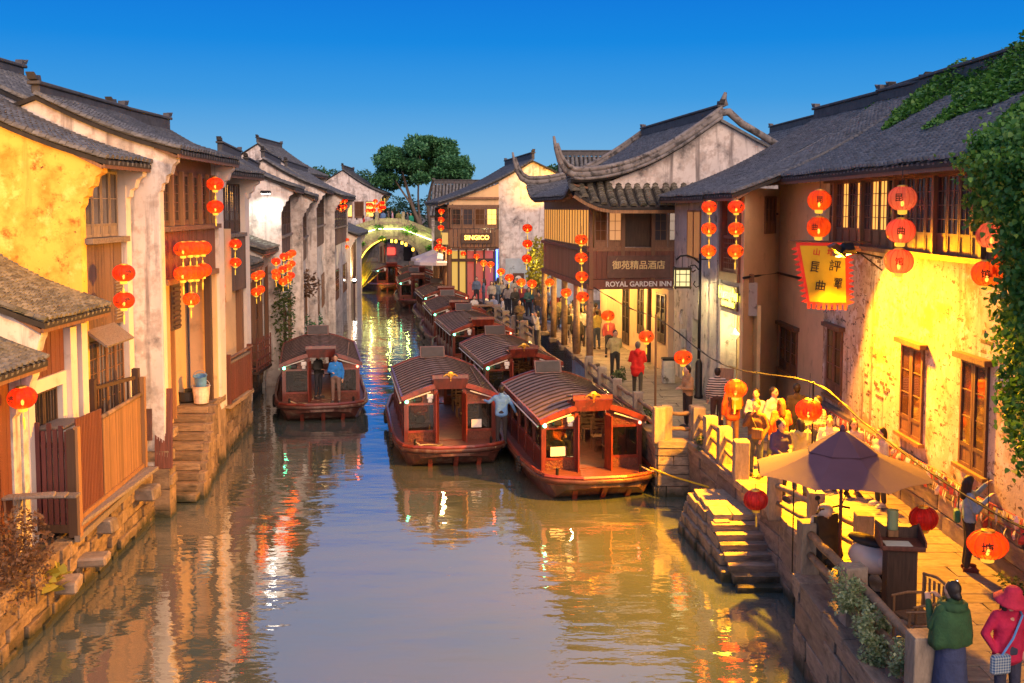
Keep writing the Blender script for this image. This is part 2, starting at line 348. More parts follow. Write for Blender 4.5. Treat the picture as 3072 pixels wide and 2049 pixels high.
    def prism(s, poly, axis, a, b, m=0):
        """polygon extruded along axis ('x': poly is (y,z); 'y': (x,z); 'z': (x,y)) from a to b"""
        n = len(poly)
        def P(p, t): return {'x': (t, p[0], p[1]), 'y': (p[0], t, p[1]), 'z': (p[0], p[1], t)}[axis]
        vs = [P(p, a) for p in poly] + [P(p, b) for p in poly]
        fs = [tuple(range(n - 1, -1, -1)), tuple(range(n, 2 * n))] + [(i, (i + 1) % n, n + (i + 1) % n, n + i) for i in range(n)]
        return s.add(vs, fs, m)
    def mesh(s, name, mats, smooth=False, fixn=True):
        me = bpy.data.meshes.new(name); me.from_pydata(s.v, [], s.f)
        for m in ([mats] if isinstance(mats, str) else mats): me.materials.append(MATS[m])
        if any(s.m): me.polygons.foreach_set('material_index', s.m)
        if smooth: me.polygons.foreach_set('use_smooth', [True] * len(me.polygons))
        if fixn:
            bm = bmesh.new(); bm.from_mesh(me); bmesh.ops.recalc_face_normals(bm, faces=bm.faces); bm.to_mesh(me); bm.free()
        me.update(); return me
    def build(s, name, mats, parent=None, smooth=False, loc=None, rot=None, scale=None, fixn=True):
        return obj(name, s.mesh(name, mats, smooth, fixn), parent, loc, rot, scale)
def np_mesh(name, base_v, base_f, T, mat, smooth=False):
    """many copies of one small shape in one mesh; T is (N,4,4)"""
    V = np.asarray(base_v, float); N = len(T); nv = len(V)
    Vh = np.c_[V, np.ones(nv)]
    A = np.einsum('nij,vj->nvi', np.asarray(T), Vh)[:, :, :3].reshape(-1, 3)
    sizes = np.array([len(f) for f in base_f]); flat = np.concatenate([np.array(f) for f in base_f])
    loops = (flat[None, :] + (np.arange(N) * nv)[:, None]).ravel()
    me = bpy.data.meshes.new(name); me.vertices.add(len(A)); me.vertices.foreach_set('co', A.ravel())
    me.loops.add(len(loops)); me.loops.foreach_set('vertex_index', loops.astype(np.int32))
    st = np.concatenate([[0], np.cumsum(np.tile(sizes, N))[:-1]]).astype(np.int32)
    me.polygons.add(len(st)); me.polygons.foreach_set('loop_start', st)
    me.update(calc_edges=True); me.validate()
    me.materials.append(MATS[mat])
    if smooth: me.polygons.foreach_set('use_smooth', [True] * len(me.polygons))
    return me
def TRS(loc, rot=(0, 0, 0), s=(1, 1, 1)):
    return np.array(Matrix.LocRotScale(Vector(loc), Euler(rot), Vector(s)))
def text_mesh(s, size, depth=.004, mat='ink', align='CENTER', bold=0.0):
    cu = bpy.data.curves.new('lettering', 'FONT'); cu.body = s; cu.size = size; cu.extrude = depth; cu.align_x = align; cu.align_y = 'CENTER'; cu.offset = bold
    cu.resolution_u = 3
    o = bpy.data.objects.new('lettering', cu); COL.objects.link(o)
    dg = bpy.context.evaluated_depsgraph_get(); me = bpy.data.meshes.new_from_object(o.evaluated_get(dg))
    bpy.data.objects.remove(o); bpy.data.curves.remove(cu)
    me.materials.clear(); me.materials.append(MATS[mat]); return me
TXT = {}
def text(name, s, size, parent, loc, rot, mat='ink', depth=.004, bold=0.0, align='CENTER', scale=None):
    k = (s, size, depth, mat, bold, align)
    if k not in TXT: TXT[k] = text_mesh(s, size, depth, mat, align, bold)
    return obj(name, TXT[k], parent, loc, rot, scale)

UNIT = {}
def unit_box(mat):
    """shared chamfered unit box for planks, slats, bars: scaled per piece"""
    if mat not in UNIT:
        b = MB(); b.box(-.5, .5, -.5, .5, -.5, .5); UNIT[mat] = b.mesh('piece', mat)
    return UNIT[mat]
def piece(name, mat, parent, x0, x1, y0, y1, z0, z1, rot=None):
    return obj(name, unit_box(mat), parent, ((x0 + x1) / 2, (y0 + y1) / 2, (z0 + z1) / 2), rot, (x1 - x0, y1 - y0, z1 - z0))
STONES = {}
def stone_variants(mat, n=4):
    if mat not in STONES:
        L = []
        for i in range(n):
            b = MB(); b.cbox(0, 0, 0, 1, 1, 1, .035, jit=.018); L.append(b.mesh('stone', mat))
        STONES[mat] = L
    return STONES[mat]
def block(name, mat, parent, c, s, rz=0, tilt=0):
    return obj(name, random.choice(stone_variants(mat)), parent, c, (random.uniform(-tilt, tilt), random.uniform(-tilt, tilt), rz + random.uniform(-tilt, tilt)), s)
def lerp(a, b, t): return a + (b - a) * t
def mixp(a, b, t): return tuple(lerp(a[i], b[i], t) for i in range(len(a)))
def spot(name, parent, loc, target, energy, col, angle, blend=.6, size=.08):
    L = bpy.data.lights.new(name, 'SPOT'); L.energy = energy; L.color = col; L.spot_size = R(angle); L.spot_blend = blend; L.shadow_soft_size = size
    o = bpy.data.objects.new(name, L); o.location = loc
    o.rotation_euler = (Vector(target) - Vector(loc)).to_track_quat('-Z', 'Y').to_euler(); link(o, parent); return o
def point(name, parent, loc, energy, col, size=.03):
    L = bpy.data.lights.new(name, 'POINT'); L.energy = energy; L.color = col; L.shadow_soft_size = size
    o = bpy.data.objects.new(name, L); o.location = loc; link(o, parent); return o
# ------------------------------------------------------------------ water, ground, banks, quay
WL = MB(); WL.box(-70, 60, -12, 260, -3.0, 0.0); o = WL.build('water', 'water'); tag(o, kind='structure')
QZ = 1.4
# right bank, canal side, near to far
QEDGE = [(4.62, 2), (4.62, 8), (4.62, 12.2), (4.66, 17.0), (5.30, 17.25), (5.27, 20.5), (4.97, 23.05), (4.55, 26.85), (3.72, 26.9), (3.55, 30.7), (3.12, 37.0), (2.75, 40.4), (2.45, 43), (1.55, 53.5), (-.2, 60), (-2.3, 68.6), (-5.4, 89.6), (-7.2, 104), (-14, 150)]
g = MB(); g.prism(QEDGE + [(400, 150), (400, 2)], 'z', -2, QZ - .06); g.prism([(-14, 150), (400, 150), (400, 900), (-100, 900)], 'z', -2, QZ - .06)
tag(g.build('quay_ground', 'ground'), kind='structure')
LEDGE = [(-8.3, 2), (-8.25, 16.6), (-8.55, 24.6), (-8.62, 25.6), (-9.6, 25.7), (-9.6, 30.0), (-8.85, 30.05), (-8.85, 35.6), (-9.7, 36.0), (-10.25, 43), (-11.2, 51), (-13.0, 67.2), (-14.6, 82), (-16.3, 101), (-24, 150)]
g = MB(); g.prism(LEDGE + [(-400, 150), (-400, 2)], 'z', -2, 1.0); g.prism([(-24, 150), (-400, 150), (-400, 900), (-100, 900)], 'z', -2, 1.0)
tag(g.build('bank_ground', 'ground'), kind='structure')
def masonry(name, pts, z0, z1, courses, lmin, lmax, mat, proud=.06, depth=.35, side=1, rough=.02, tilt=.0):
    """a retaining wall of separate blocks along a polyline; side=+1 when the face looks to the left of travel"""
    bk = MB()
    root = None
    for (a, b) in zip(pts[:-1], pts[1:]):
        d = Vector((b[0] - a[0], b[1] - a[1])); n = Vector((-d.y, d.x)).normalized() * side
        bk.prism([a, b, (b[0] - n.x * .5, b[1] - n.y * .5), (a[0] - n.x * .5, a[1] - n.y * .5)], 'z', z0 - .3, z1 - .03)
    root = bk.build(name, 'mortar'); tag(root, kind='structure')
    hs_ = [1 + random.uniform(-.25, .25) for _ in range(courses)]; S = sum(hs_); hs_ = [h / S * (z1 - z0) for h in hs_]
    for (a, b) in zip(pts[:-1], pts[1:]):
        d = Vector((b[0] - a[0], b[1] - a[1])); Ld = d.length; d.normalize(); n = Vector((-d.y, d.x)) * side; ang = math.atan2(d.y, d.x)
        z_ = z0
        for h in hs_:
            t = 0
            while t < Ld - .05:
                w = min(random.uniform(lmin, lmax), Ld - t)
                if Ld - t - w < lmin * .4: w = Ld - t
                pr_ = proud + random.uniform(-rough, rough)
                c = Vector(a) + d * (t + w / 2) + n * (pr_ - depth / 2)
                block('stone', mat, root, (c.x, c.y, z_ + h / 2), (w - .015, depth, h - .012), ang, tilt); t += w
            z_ += h
    return root
masonry('quay_wall_near', [(4.62, 9.0), (4.66, 17.0), (5.30, 17.25)], -.1, QZ - .02, 4, .7, 1.6, 'stone')
masonry('quay_wall_by_steps', [(5.30, 17.25), (5.27, 20.5), (4.97, 23.05), (4.55, 26.85)], -.1, QZ - .02, 4, .7, 1.5, 'stone')
masonry('quay_wall_pier', [(4.55, 26.85), (3.72, 26.9)], -.1, QZ - .02, 5, .4, .84, 'stone')
masonry('quay_wall_middle', [(3.72, 26.9), (3.55, 30.7), (3.12, 37.0), (2.85, 39.3)], -.1, QZ - .02, 4, .7, 1.5, 'stone')
# lime-washed wall under the inn's covered walk
g = MB(); g.prism([(2.85, 39.3), (2.45, 43), (1.55, 53.5), (-.2, 60), (1.2, 60), (2.9, 53.5), (3.4, 39.3)], 'z', -.4, QZ - .05)
o = g.build('quay_wall_inn', 'plaster_blue'); tag(o, kind='structure')
g = MB(); g.prism([(-.2, 60), (-2.3, 68.6), (-5.4, 89.6), (-7.2, 104), (-6, 104), (-4, 89.6), (1.0, 60)], 'z', -.4, QZ - .05)
tag(g.build('quay_wall_far', 'plaster_grey'), kind='structure')
# coping stones along the quay edge, one by one
cop = bpy.data.objects.new('quay_coping', None); link(cop); tag(cop, kind='structure')
def coping(pts, side, w=.42, zt=QZ + .06, mat='stone', lmin=.9, lmax=1.5):
    for (a, b) in zip(pts[:-1], pts[1:]):
        d = Vector((b[0] - a[0], b[1] - a[1])); Ld = d.length; d.normalize(); n = Vector((-d.y, d.x)) * side; ang = math.atan2(d.y, d.x); t = 0
        while t < Ld - .05:
            ww = min(random.uniform(lmin, lmax), Ld - t)
            if Ld - t - ww < .4: ww = Ld - t
            c = Vector(a) + d * (t + ww / 2) + n * (.1 - w / 2)
            block('coping_stone', mat, cop, (c.x, c.y, zt - .09), (ww - .012, w, .18), ang); t += ww
coping([(4.62, 9.0), (4.66, 17.0)], 1); coping([(4.66, 17.0), (5.30, 17.25)], 1); coping([(5.30, 17.25), (5.27, 20.5), (4.97, 23.05)], 1)
coping([(4.97, 23.05), (4.55, 26.85)], 1); coping([(4.55, 26.85), (3.72, 26.9)], 1); coping([(3.72, 26.9), (3.55, 30.7), (3.12, 37.0), (2.8, 39.6)], 1)
coping([(2.8, 39.6), (2.45, 43), (1.55, 53.5), (-.2, 60)], 1, .6, QZ + .16); coping([(-.2, 60), (-2.3, 68.6), (-5.4, 89.6), (-7.2, 104)], 1, .5, QZ + .1, lmin=1.5, lmax=3)
# paving slabs
pav = bpy.data.objects.new('quay_pavement', None); link(pav); tag(pav, kind='structure')
def paved(x_of, ya, yb, rowh, lmin, lmax, inset=(.36, .1)):
    y_ = ya
    while y_ < yb:
        h = rowh * random.uniform(.85, 1.15); xa, xb = x_of(y_ + h / 2); x = xa + inset[0] + random.uniform(-.15, .0) * 0
        while x < xb - inset[1] - .08:
            w = min(random.uniform(lmin, lmax), xb - inset[1] - x)
            block('paving_slab', 'paving', pav, (x + w / 2, y_ + h / 2, QZ - .05 + random.uniform(-.004, .006)), (w - .012, h - .012, .1)); x += w
        y_ += h
def interp(poly, y_):
    for (a, b) in zip(poly[:-1], poly[1:]):
        if min(a[1], b[1]) <= y_ <= max(a[1], b[1]) and a[1] != b[1]: return lerp(a[0], b[0], (y_ - a[1]) / (b[1] - a[1]))
    return poly[-1][0]
EDGE_N = [(4.62, 9.0), (4.66, 17.0)]; EDGE_M = [(5.30, 17.0), (5.27, 20.5), (4.97, 23.05), (4.55, 26.87)]; EDGE_F = [(3.72, 26.87), (3.55, 30.7), (3.12, 37.0), (2.75, 40.4), (2.45, 43), (1.55, 53.5)]
paved(lambda y_: (interp(EDGE_N, y_), 8.2), 9.0, 16.95, .42, .6, 1.2)
paved(lambda y_: (interp(EDGE_M, y_), 8.2), 17.0, 26.8, .42, .6, 1.2)
paved(lambda y_: (interp(EDGE_F, y_), min(8.2, 6.35 if y_ > 30 else 8.2)), 26.95, 39, .6, .7, 1.3)
paved(lambda y_: (interp(EDGE_F, y_), 5.2), 39, 53, .8, 1.0, 1.8)
# landing platform and steps down to the water
st = thing('landing_steps', 'stone landing with a flight of steps going down to the water beside the umbrella', 'steps', (0, 0, 0))
pm = MB(); pm.prism([(4.22, 21.85), (5.22, 21.85), (4.98, 23.05), (4.86, 23.9), (4.1, 23.9)], 'z', -.5, .90)
pm.build('core', 'mortar', st)
y_ = 21.83
rows = [(21.83, 22.5), (22.5, 23.2), (23.2, 23.88)]
for (ya, yb) in rows:
    x0, x1 = lerp(4.20, 4.10, (ya - 21.8) / 2), lerp(5.2, 4.93, (ya - 21.8) / 2)
    xm = lerp(x0, x1, random.uniform(.4, .62))
    for (p, q) in ((x0, xm), (xm, x1)):
        block('paving_slab', 'paving', st, ((p + q) / 2, (ya + yb) / 2, .95), (q - p - .012, yb - ya - .012, .12))
NS = 7
for i in range(NS):
    z_ = 1.0 - .13 * (i + 1); yb = 21.83 - .25 * i; dx = .035 * i
    block('step', 'stone', st, (4.70 + dx, yb - .13, z_ - .075 + .01), (1.12 + random.uniform(-.02, .02), .30, .15), .02)
    if z_ > .2: block('stone', 'stone', st, (4.76 + dx, yb - .06, z_ / 2 - .1), (.96, .18, z_ + .1), .02)
for k, (z0_, z1_, w_) in enumerate(((-.12, .22, .26), (.22, .46, .18), (.46, .68, .10), (.68, .92, .04))):   # battered side wall
    ya, yb = 20.6 + .35 * k, 24.0 - .02 * k
    t = ya
    while t < yb - .05:
        w = min(random.uniform(.6, 1.1), yb - t)
        x = lerp(4.42, 4.05, (t + w / 2 - 20.6) / 3.4) - w_ * .55 + .1
        block('stone', 'stone', st, (x, t + w / 2, (z0_ + z1_) / 2), (.3 + w_ * .5, w - .012, z1_ - z0_ - .01), .06); t += w
for k in range(6): block('stone', 'stone_post', st, (3.93 + .03 * k, 24.1 - .05 * k, .10 + .14 * k), (.16, .16, .10), .3)
# left bank: rough rubble wall, ledge
masonry('bank_wall_near', [(-8.33, 12), (-8.25, 16.6), (-8.55, 24.6), (-8.62, 25.6)], -.15, 1.15, 5, .25, .7, 'stone_bank', side=-1, proud=.08, rough=.05, tilt=.04)
masonry('bank_wall_middle', [(-8.45, 30.2), (-8.65, 31.5), (-8.85, 35.6)], -.15, 1.55, 5, .35, .8, 'stone_bank', side=-1, proud=.08, rough=.05, tilt=.03)
masonry('bank_wall_far', [(-8.85, 35.6), (-9.7, 36.0), (-10.25, 43), (-11.2, 51), (-13.0, 67.2)], -.15, 1.5, 4, .6, 1.4, 'stone_bank', side=-1, proud=.05, rough=.05, tilt=.02)
g = MB(); g.prism([(-13.0, 67.2), (-14.6, 82), (-16.3, 101), (-18, 101), (-15, 67)], 'z', -.4, 1.5); tag(g.build('bank_wall_distant', 'stone_bank'), kind='structure')
# stair on the left bank: ten treads towards the camera, block side wall
bs = thing('bank_steps', 'worn reddish stone steps climbing from the water to the plastered niche with buckets', 'steps')
for i in range(10):
    z_ = 1.92 - .19 * i; yb = 29.4 - .31 * i
    sx = lerp(-8.88, -8.42, i / 9)
    block('step', 'stone_bank', bs, (sx, yb - .15, z_ - .09), (.98, .36, .18), 0, .006)
    block('stone', 'stone_bank', bs, (sx - .02, yb - .05, z_ / 2 - .25), (.92, .3, max(.25, z_ + .1)), 0)
    if z_ > .25:
        nb = max(1, int(z_ / .33)); zz = -.15
        for k in range(nb):
            h = (z_ + .02 - (-.15)) / nb
            block('stone', 'stone_bank', bs, (sx + .56 + random.uniform(-.03, .03), yb - .15, zz + h / 2), (.2, .32, h - .012), 0, .02); zz += h
for (x, y0, y1) in ((-8.95, 29.4, 30.1), (-8.95, 30.1, 30.8)):
    block('paving_slab', 'stone_bank', bs, (x, (y0 + y1) / 2, 1.88), (1.2, y1 - y0 - .01, .16)); block('stone', 'stone_bank', bs, (x, (y0 + y1) / 2, .8), (1.15, y1 - y0, 1.9))
# stone brackets and troughs that carry the decks
for (x, y_, z_, sx, sy, sz, rz_, lb) in ((-8.42, 21.2, .98, .75, .35, .3, .1, 'pale stone bracket under the front end of the fenced deck'), (-8.32, 19.0, .55, .9, .5, .22, .15, 'dark slab bracket low on the rubble wall beside the dry shrub'), (-8.36, 23.6, 1.0, .8, .5, .32, -.05, 'curved stone bracket under the far end of the fenced deck'), (-8.2, 20.1, .62, .8, .5, .2, .1, 'broken pale slab jutting out below the deck corner')):
    b = MB(); b.cbox(0, 0, 0, sx, sy, sz, .04, jit=.03); o = b.build('stone_bracket', 'stone', None, loc=(x, y_, z_), rot=(0, 0, rz_)); tag(o, lb, 'bracket', 'stone brackets on the left bank')
tr = thing('stone_stack', 'stacked square stone troughs standing between the fenced deck and the steps', 'stone stack', (-8.62, 25.2, 0))
for (x, y_, z_, sx, sy, sz) in ((0, .05, .35, .55, .5, .9), (.05, 0, .9, .95, .45, .22), (-.05, .1, 1.18, .6, .4, .25), (.0, .0, 1.48, .95, .42, .26), (-.1, .15, 1.75, .5, .4, .22), (.1, .1, 2.02, .9, .42, .2)):
    block('stone', 'stone_bank', tr, (x, y_, z_), (sx, sy, sz), .05, .03)
# ------------------------------------------------------------------ houses
CAMP = Vector((0, 0, 7.4))
def cap_tile(r, L):
    cs = [(-1, 0), (-.72, .6), (0, .92), (.72, .6), (1, 0)]
    v = [(x * r * 1.06, -.01, z_ * r * 1.06 + .022) for x, z_ in cs] + [(x * r * .94, L, z_ * r * .94) for x, z_ in cs]
    return v, [(i, i + 1, i + 6, i + 5) for i in range(4)] + [(4, 3, 2, 1, 0)]
def pan_tile(p, L, drip=False):
    v = [(-p, 0, .012), (0, 0, -.022), (p, 0, .012), (-p, L, 0), (0, L, -.034), (p, L, 0)]
    f = [(0, 1, 4, 3), (1, 2, 5, 4)]
    if drip: v += [(-p * .8, -.012, -.012), (p * .8, -.012, -.012), (p * .45, -.025, -.075), (0, -.03, -.115), (-p * .45, -.025, -.075)]; f += [(6, 7, 8, 9, 10)]
    return v, f
def tiled(parent, Mw, x0, x1, prof, sp, ex, mat='tile', n_ind=0, dz=None, r=None, pans=True, xclip=None, jit=.012):
    """rows of cap tiles over pan tiles on a slope; the n_ind tiles nearest the viewer are objects of their own, the rest one mesh"""
    P0, P1 = prof(0), prof(1); L = math.dist(P0, P1); nr = max(2, int(L / ex)); nc = max(2, int((x1 - x0) / sp)); sp = (x1 - x0) / nc
    r = r or sp * .37; Ts = []; Tp = []; Td = []
    for j in range(nr):
        t0, t1 = j / nr, (j + 1) / nr
        a, b = prof(t0), prof(t1)
        for i in range(nc + 1):
            for kind in (0, 1):
                x = x0 + i * sp + (sp / 2 if kind else 0)
                if kind and (i == nc or not pans): continue
                if xclip and not (xclip(t0)[0] <= x <= xclip(t0)[1]): continue
                xx = x + random.uniform(-jit, jit) + .015 * math.sin(i * 2.7 + j * .35)
                za = a[1] + (dz(x, t0) if dz else 0); zb = b[1] + (dz(x, t1) if dz else 0)
                u = Vector((0, b[0] - a[0], zb - za)); u.normalize(); X = Vector((1, 0, 0)); nn = X.cross(u)
                if nn.z < 0: nn = -nn; X = -X
                M4 = Matrix(((X.x, u.x, nn.x, xx), (X.y, u.y, nn.y, a[0]), (X.z, u.z, nn.z, za + (.03 if kind == 0 else .008) + random.uniform(-.004, .006) + .010 * math.sin(i * .55 + 1.3 * math.sin(j * .2))), (0, 0, 0, 1)))
                (Ts if kind == 0 else (Td if j == 0 else Tp)).append(M4)
    Lr = L / nr * 1.22
    cv, cf = cap_tile(r, Lr)
    if n_ind:
        Ts.sort(key=lambda m: ((Mw @ m).translation - CAMP).length)
        mb = MB(); mb.add(cv, cf); me = mb.mesh('tile', mat, fixn=False)
        for m4 in Ts[:n_ind]:
            o = bpy.data.objects.new('tile', me); COL.objects.link(o); o.parent = parent; o.matrix_basis = m4
        Ts = Ts[n_ind:]
    if Ts: tag(obj('cap_tiles', np_mesh('cap_tiles', cv, cf, [np.array(m) for m in Ts], mat), parent), kind='stuff')
    if Tp:
        v, f = pan_tile(sp * .3, Lr); tag(obj('pan_tiles', np_mesh('pan_tiles', v, f, [np.array(m) for m in Tp], 'tile_pan_shaded'), parent), kind='stuff')
    if Td:
        v, f = pan_tile(sp * .3, Lr, True); tag(obj('drip_tiles', np_mesh('drip_tiles', v, f, [np.array(m) for m in Td], mat), parent), kind='stuff')
class House:
    def __init__(s, name, label, near, far, side, z0=0.0, group=None):
        s.side = side; n, f = Vector(near), Vector(far); O, E = (f, n) if side == 'L' else (n, f)
        d = E - O; s.W = d.length; s.root = thing(name, label, 'house', (O.x, O.y, z0), math.atan2(d.y, d.x), group)
        s.M = Matrix.Translation((O.x, O.y, z0)) @ Matrix.Rotation(math.atan2(d.y, d.x), 4, 'Z'); s.z0 = z0
    def near_x(s): return s.W if s.side == 'L' else 0
    def roof(s, ze, zr, run, ov=.55, sp=.24, ex=.14, mat='tile', n_ind=0, x0=-.12, x1=None, sag=.05, ridge=True, back=True, dz=None, ridge_h=.35, verge=True, thick=.1):
        x1 = s.W + .12 if x1 is None else x1
        def prof(t): return (lerp(ov, -run, t), lerp(ze, zr, t) - sag * (zr - ze) * 2 * math.sin(PI * t))
        K = 8; m = MB()
        top = [prof(i / K) for i in range(K + 1)]
        if back: top += [(-2 * run - ov, ze)]
        bot = [(p[0], p[1] - thick) for p in top][::-1]
        if dz:
            NX = 14; vs = []; fs = []
            for i in range(NX + 1):
                x = lerp(x0, x1, i / NX)
                for k in range(K + 1):
                    p = prof(k / K); vs.append((x, p[0], p[1] + dz(x, k / K) - .005)); vs.append((x, p[0], p[1] + dz(x, k / K) - thick))
            for i in range(NX):
                for k in range(K):
                    a = (i * (K + 1) + k) * 2; b = ((i + 1) * (K + 1) + k) * 2; fs += [(a, b, b + 2, a + 2), (a + 1, a + 3, b + 3, b + 1)]
                a = i * (K + 1) * 2; b = (i + 1) * (K + 1) * 2; fs.append((a, a + 1, b + 1, b))
            for k in range(K):
                for i in (0, NX): a = (i * (K + 1) + k) * 2; fs.append((a, a + 1, a + 3, a + 2))
            m.add(vs, fs)
        else: m.prism(top + bot, 'x', x0, x1)
        rf = m.build('roof', 'roof_under', s.root)
        tiled(rf, s.M, x0 + .05, x1 - .05, prof, sp, ex, mat, n_ind, dz)
        eb = MB(); eb.box(x0, x1, ov - .06, ov - .02, ze - thick - .07, ze - thick + .01)
        if not dz: eb.build('eave_board', 'wood_brown', rf)
        nra = max(3, int((x1 - x0) / .42)); ra = MB()
        for i in range(nra + 1):
            x = lerp(x0 + .06, x1 - .06, i / nra); zz = dz(x, 0) if dz else 0
            ra.bar((x, ov - .08, ze - thick - .05 + zz), (x, -.05, lerp(ze, zr, (ov + .05) / (ov + run)) - thick - .06), .07, .07)
        tag(ra.build('rafters', 'wood_brown', rf), kind='stuff')
        if ridge:
            rb = MB(); rb.cbox((x0 + x1) / 2, -run, zr + .05 + ridge_h / 2, x1 - x0 - .1, .2, ridge_h, .03)
            rb.cbox((x0 + x1) / 2, -run, zr + .09 + ridge_h, x1 - x0 + .1, .3, .09, .02)
            rb.build('ridge', 'ridge_dark', rf)
            for xe, sg in ((x0, -1), (x1, 1)):
                f_ = MB(); f_.prism([(0, 0), (.30 * sg, .03), (.42 * sg, .18), (.30 * sg, .12), (.06 * sg, .14)], 'y', -.1, .1); f_.build('ridge_end', 'ridge_dark', rf, loc=(xe - sg * .2, -run, zr + ridge_h + .13))
        if verge:
            for xe in (x0 + .04, x1 - .04):
                vb = MB(); pts = [(xe, prof(i / K)[0], prof(i / K)[1] + .07) for i in range(K + 1)]; vb.tube(pts, .06, 6); vb.build('verge', 'tile', rf)
        s.prof = prof; s.ze = ze; s.zr = zr; s.run = run; s.ov = ov; s.rf = rf; return rf
    def gable(s, x, z0, mat, thick=.28, corbel=True, y_front=0, top_gap=.1):
        """end wall under the roof, with the stepped corbel at the eave"""
        ov, ze, zr, run = s.ov, s.ze, s.zr, s.run; K = 8
        pts = [(y_front, z0)]
        if corbel: pts += [(y_front, ze - 1.0), (.06, ze - .92), (.08, ze - .78), (.16, ze - .74), (.19, ze - .58), (.29, ze - .53), (.34, ze - .34), (ov - .12, ze - .26), (ov - .1, ze - top_gap)]
        else: pts += [(y_front, s.prof((ov - y_front) / (ov + run))[1] - top_gap)]
        for i in range(1, K + 1):
            p = s.prof(i / K)
            if p[0] < pts[-1][0]: pts.append((p[0], p[1] - top_gap))
        pts += [(-2 * run, ze - top_gap + .15), (-2 * run, z0)]
        m = MB(); m.prism(pts, 'x', x - thick / 2, x + thick / 2); return m.build('wall', mat, s.root)
    def wall(s, x0, x1, z0, z1, mat, y=-.0, t=.2, name='wall'):
        m = MB(); m.box(x0, x1, y - t, y, z0, z1); return m.build(name, mat, s.root)
    def planks(s, x0, x1, z0, z1, mat, y=0, w=.16, t=.04, gap=.012):
        n = max(1, round((x1 - x0) / w)); w = (x1 - x0) / n
        bk = MB(); bk.box(x0, x1, y - t - .03, y - t + .005, z0, z1); bk.build('backing', 'wood_dark', s.root)
        for i in range(n):
            dy = random.uniform(-.006, .006)
            piece('plank', mat, s.root, x0 + i * w + gap / 2, x0 + (i + 1) * w - gap / 2, y - t + dy, y + dy, z0 + random.uniform(0, .01), z1 - random.uniform(0, .01))
    def windows(s, x0, x1, z0, z1, n, fmat='wood_dark', pane='glass_dusk', y=0, cols=2, rows=4, st=.055, solid=.28):
        w = (x1 - x0) / n
        for i in range(n): window(s.root, x0 + i * w + .01, x0 + (i + 1) * w - .01, z0, z1, y, fmat, pane, cols, rows, st, solid)
    def beam(s, x0, x1, z, mat='wood_brown', y=.02, h=.16, t=.16): return piece('beam', mat, s.root, x0, x1, y - t / 2, y + t / 2, z - h / 2, z + h / 2)
    def post(s, x, z0, z1, mat='wood_brown', y=.0, w=.16): return piece('post', mat, s.root, x - w / 2, x + w / 2, y - w / 2, y + w / 2, z0, z1)
def window(root, x0, x1, z0, z1, y, fmat, pane, cols=2, rows=4, st=.055, solid=.28, open_=0):
    """one leaf of a lattice window: frame, solid lower panel, muntins; the pane is a sub-part"""
    H = z1 - z0; zl = z0 + H * solid; m = MB()
    m.box(x0, x0 + st, y - .05, y, z0, z1); m.box(x1 - st, x1, y - .05, y, z0, z1); m.box(x0 + st, x1 - st, y - .048, y - .002, z1 - st, z1); m.box(x0 + st, x1 - st, y - .048, y - .002, z0, z0 + st)
    if solid > 0:
        m.box(x0 + st, x1 - st, y - .047, y - .003, zl - st, zl); m.box(x0 + st, x1 - st, y - .035, y - .018, z0 + st, zl - st)
    mu = .018
    for i in range(1, cols): xx = lerp(x0 + st, x1 - st, i / cols); m.box(xx - mu / 2, xx + mu / 2, y - .04, y - .008, zl, z1 - st)
    for i in range(1, rows): zz = lerp(zl, z1 - st, i / rows); m.box(x0 + st, x1 - st, y - .039, y - .009, zz - mu / 2, zz + mu / 2)
    w = m.build('window', fmat, root)
    p = MB(); p.box(x0 + st * .5, x1 - st * .5, y - .03, y - .024, zl, z1 - st * .5); p.build('pane', pane, w); return w

# ---- left row, nearest first
H = House('house', 'lowest dark tiled house at the left edge, its eave just above the red lantern', (-8.95, 14.5), (-8.95, 19.15), 'L')
H.roof(4.62, 6.1, 2.4, ov=.5, sp=.2, ex=.12, n_ind=120); H.gable(.12, 0, 'plaster_white')
H.wall(1.2, H.W, 0, 4.4, 'plaster_clean', y=-.1); H.planks(.3, 1.2, 1.2, 4.3, 'wood_red', y=-.02); H.post(1.25, .9, 4.5, 'wood_red', y=.05, w=.22); H.post(2.4, .9, 4.5, 'wood_red', y=.05, w=.2)
H = House('house', 'small house with a yellow-lit tiled roof leaning against the yellow wall', (-8.95, 19.3), (-8.95, 22.25), 'L')
H.roof(5.3, 6.95, 2.7, ov=.5, sp=.2, ex=.12, n_ind=300, mat='tile_moss', ridge=False, back=False); H.gable(H.W - .12, 0, 'plaster_white')
H.wall(.75, 1.05, .9, 5.0, 'plaster_clean', y=.12); H.wall(.05, .35, .9, 5.0, 'plaster_clean', y=.06)
H.planks(1.05, H.W - .3, 4.15, 5.05, 'wood_red', y=-.02, w=.2); H.wall(1.05, H.W - .3, 3.9, 4.15, 'plaster_clean', y=.02)
H.planks(.35, .75, 1.2, 5.05, 'wood_red', y=-.1, w=.14)
H.wall(1.05, 1.25, .9, 3.9, 'plaster_clean', y=.02); H.windows(1.27, 2.5, 1.2, 3.88, 2, 'wood_dark', 'glass_dark', y=-.08, cols=4, rows=1)
H.wall(2.5, H.W - .2, .9, 3.9, 'plaster_clean', y=.02)
H = House('house', 'house with the tall glowing yellow end wall and a grey plank front', (-9.0, 22.3), (-9.0, 24.98), 'L')
H.roof(8.38, 10.15, 3.4, ov=.6, sp=.25, ex=.15, n_ind=250, x0=.0); H.gable(H.W - .12, 0, 'plaster_sodium_glow'); H.gable(.14, 0, 'plaster_clean')
for xx in (.28,): H.wall(0.02, xx + .05, 1, 7.9, 'plaster_clean', y=.1)
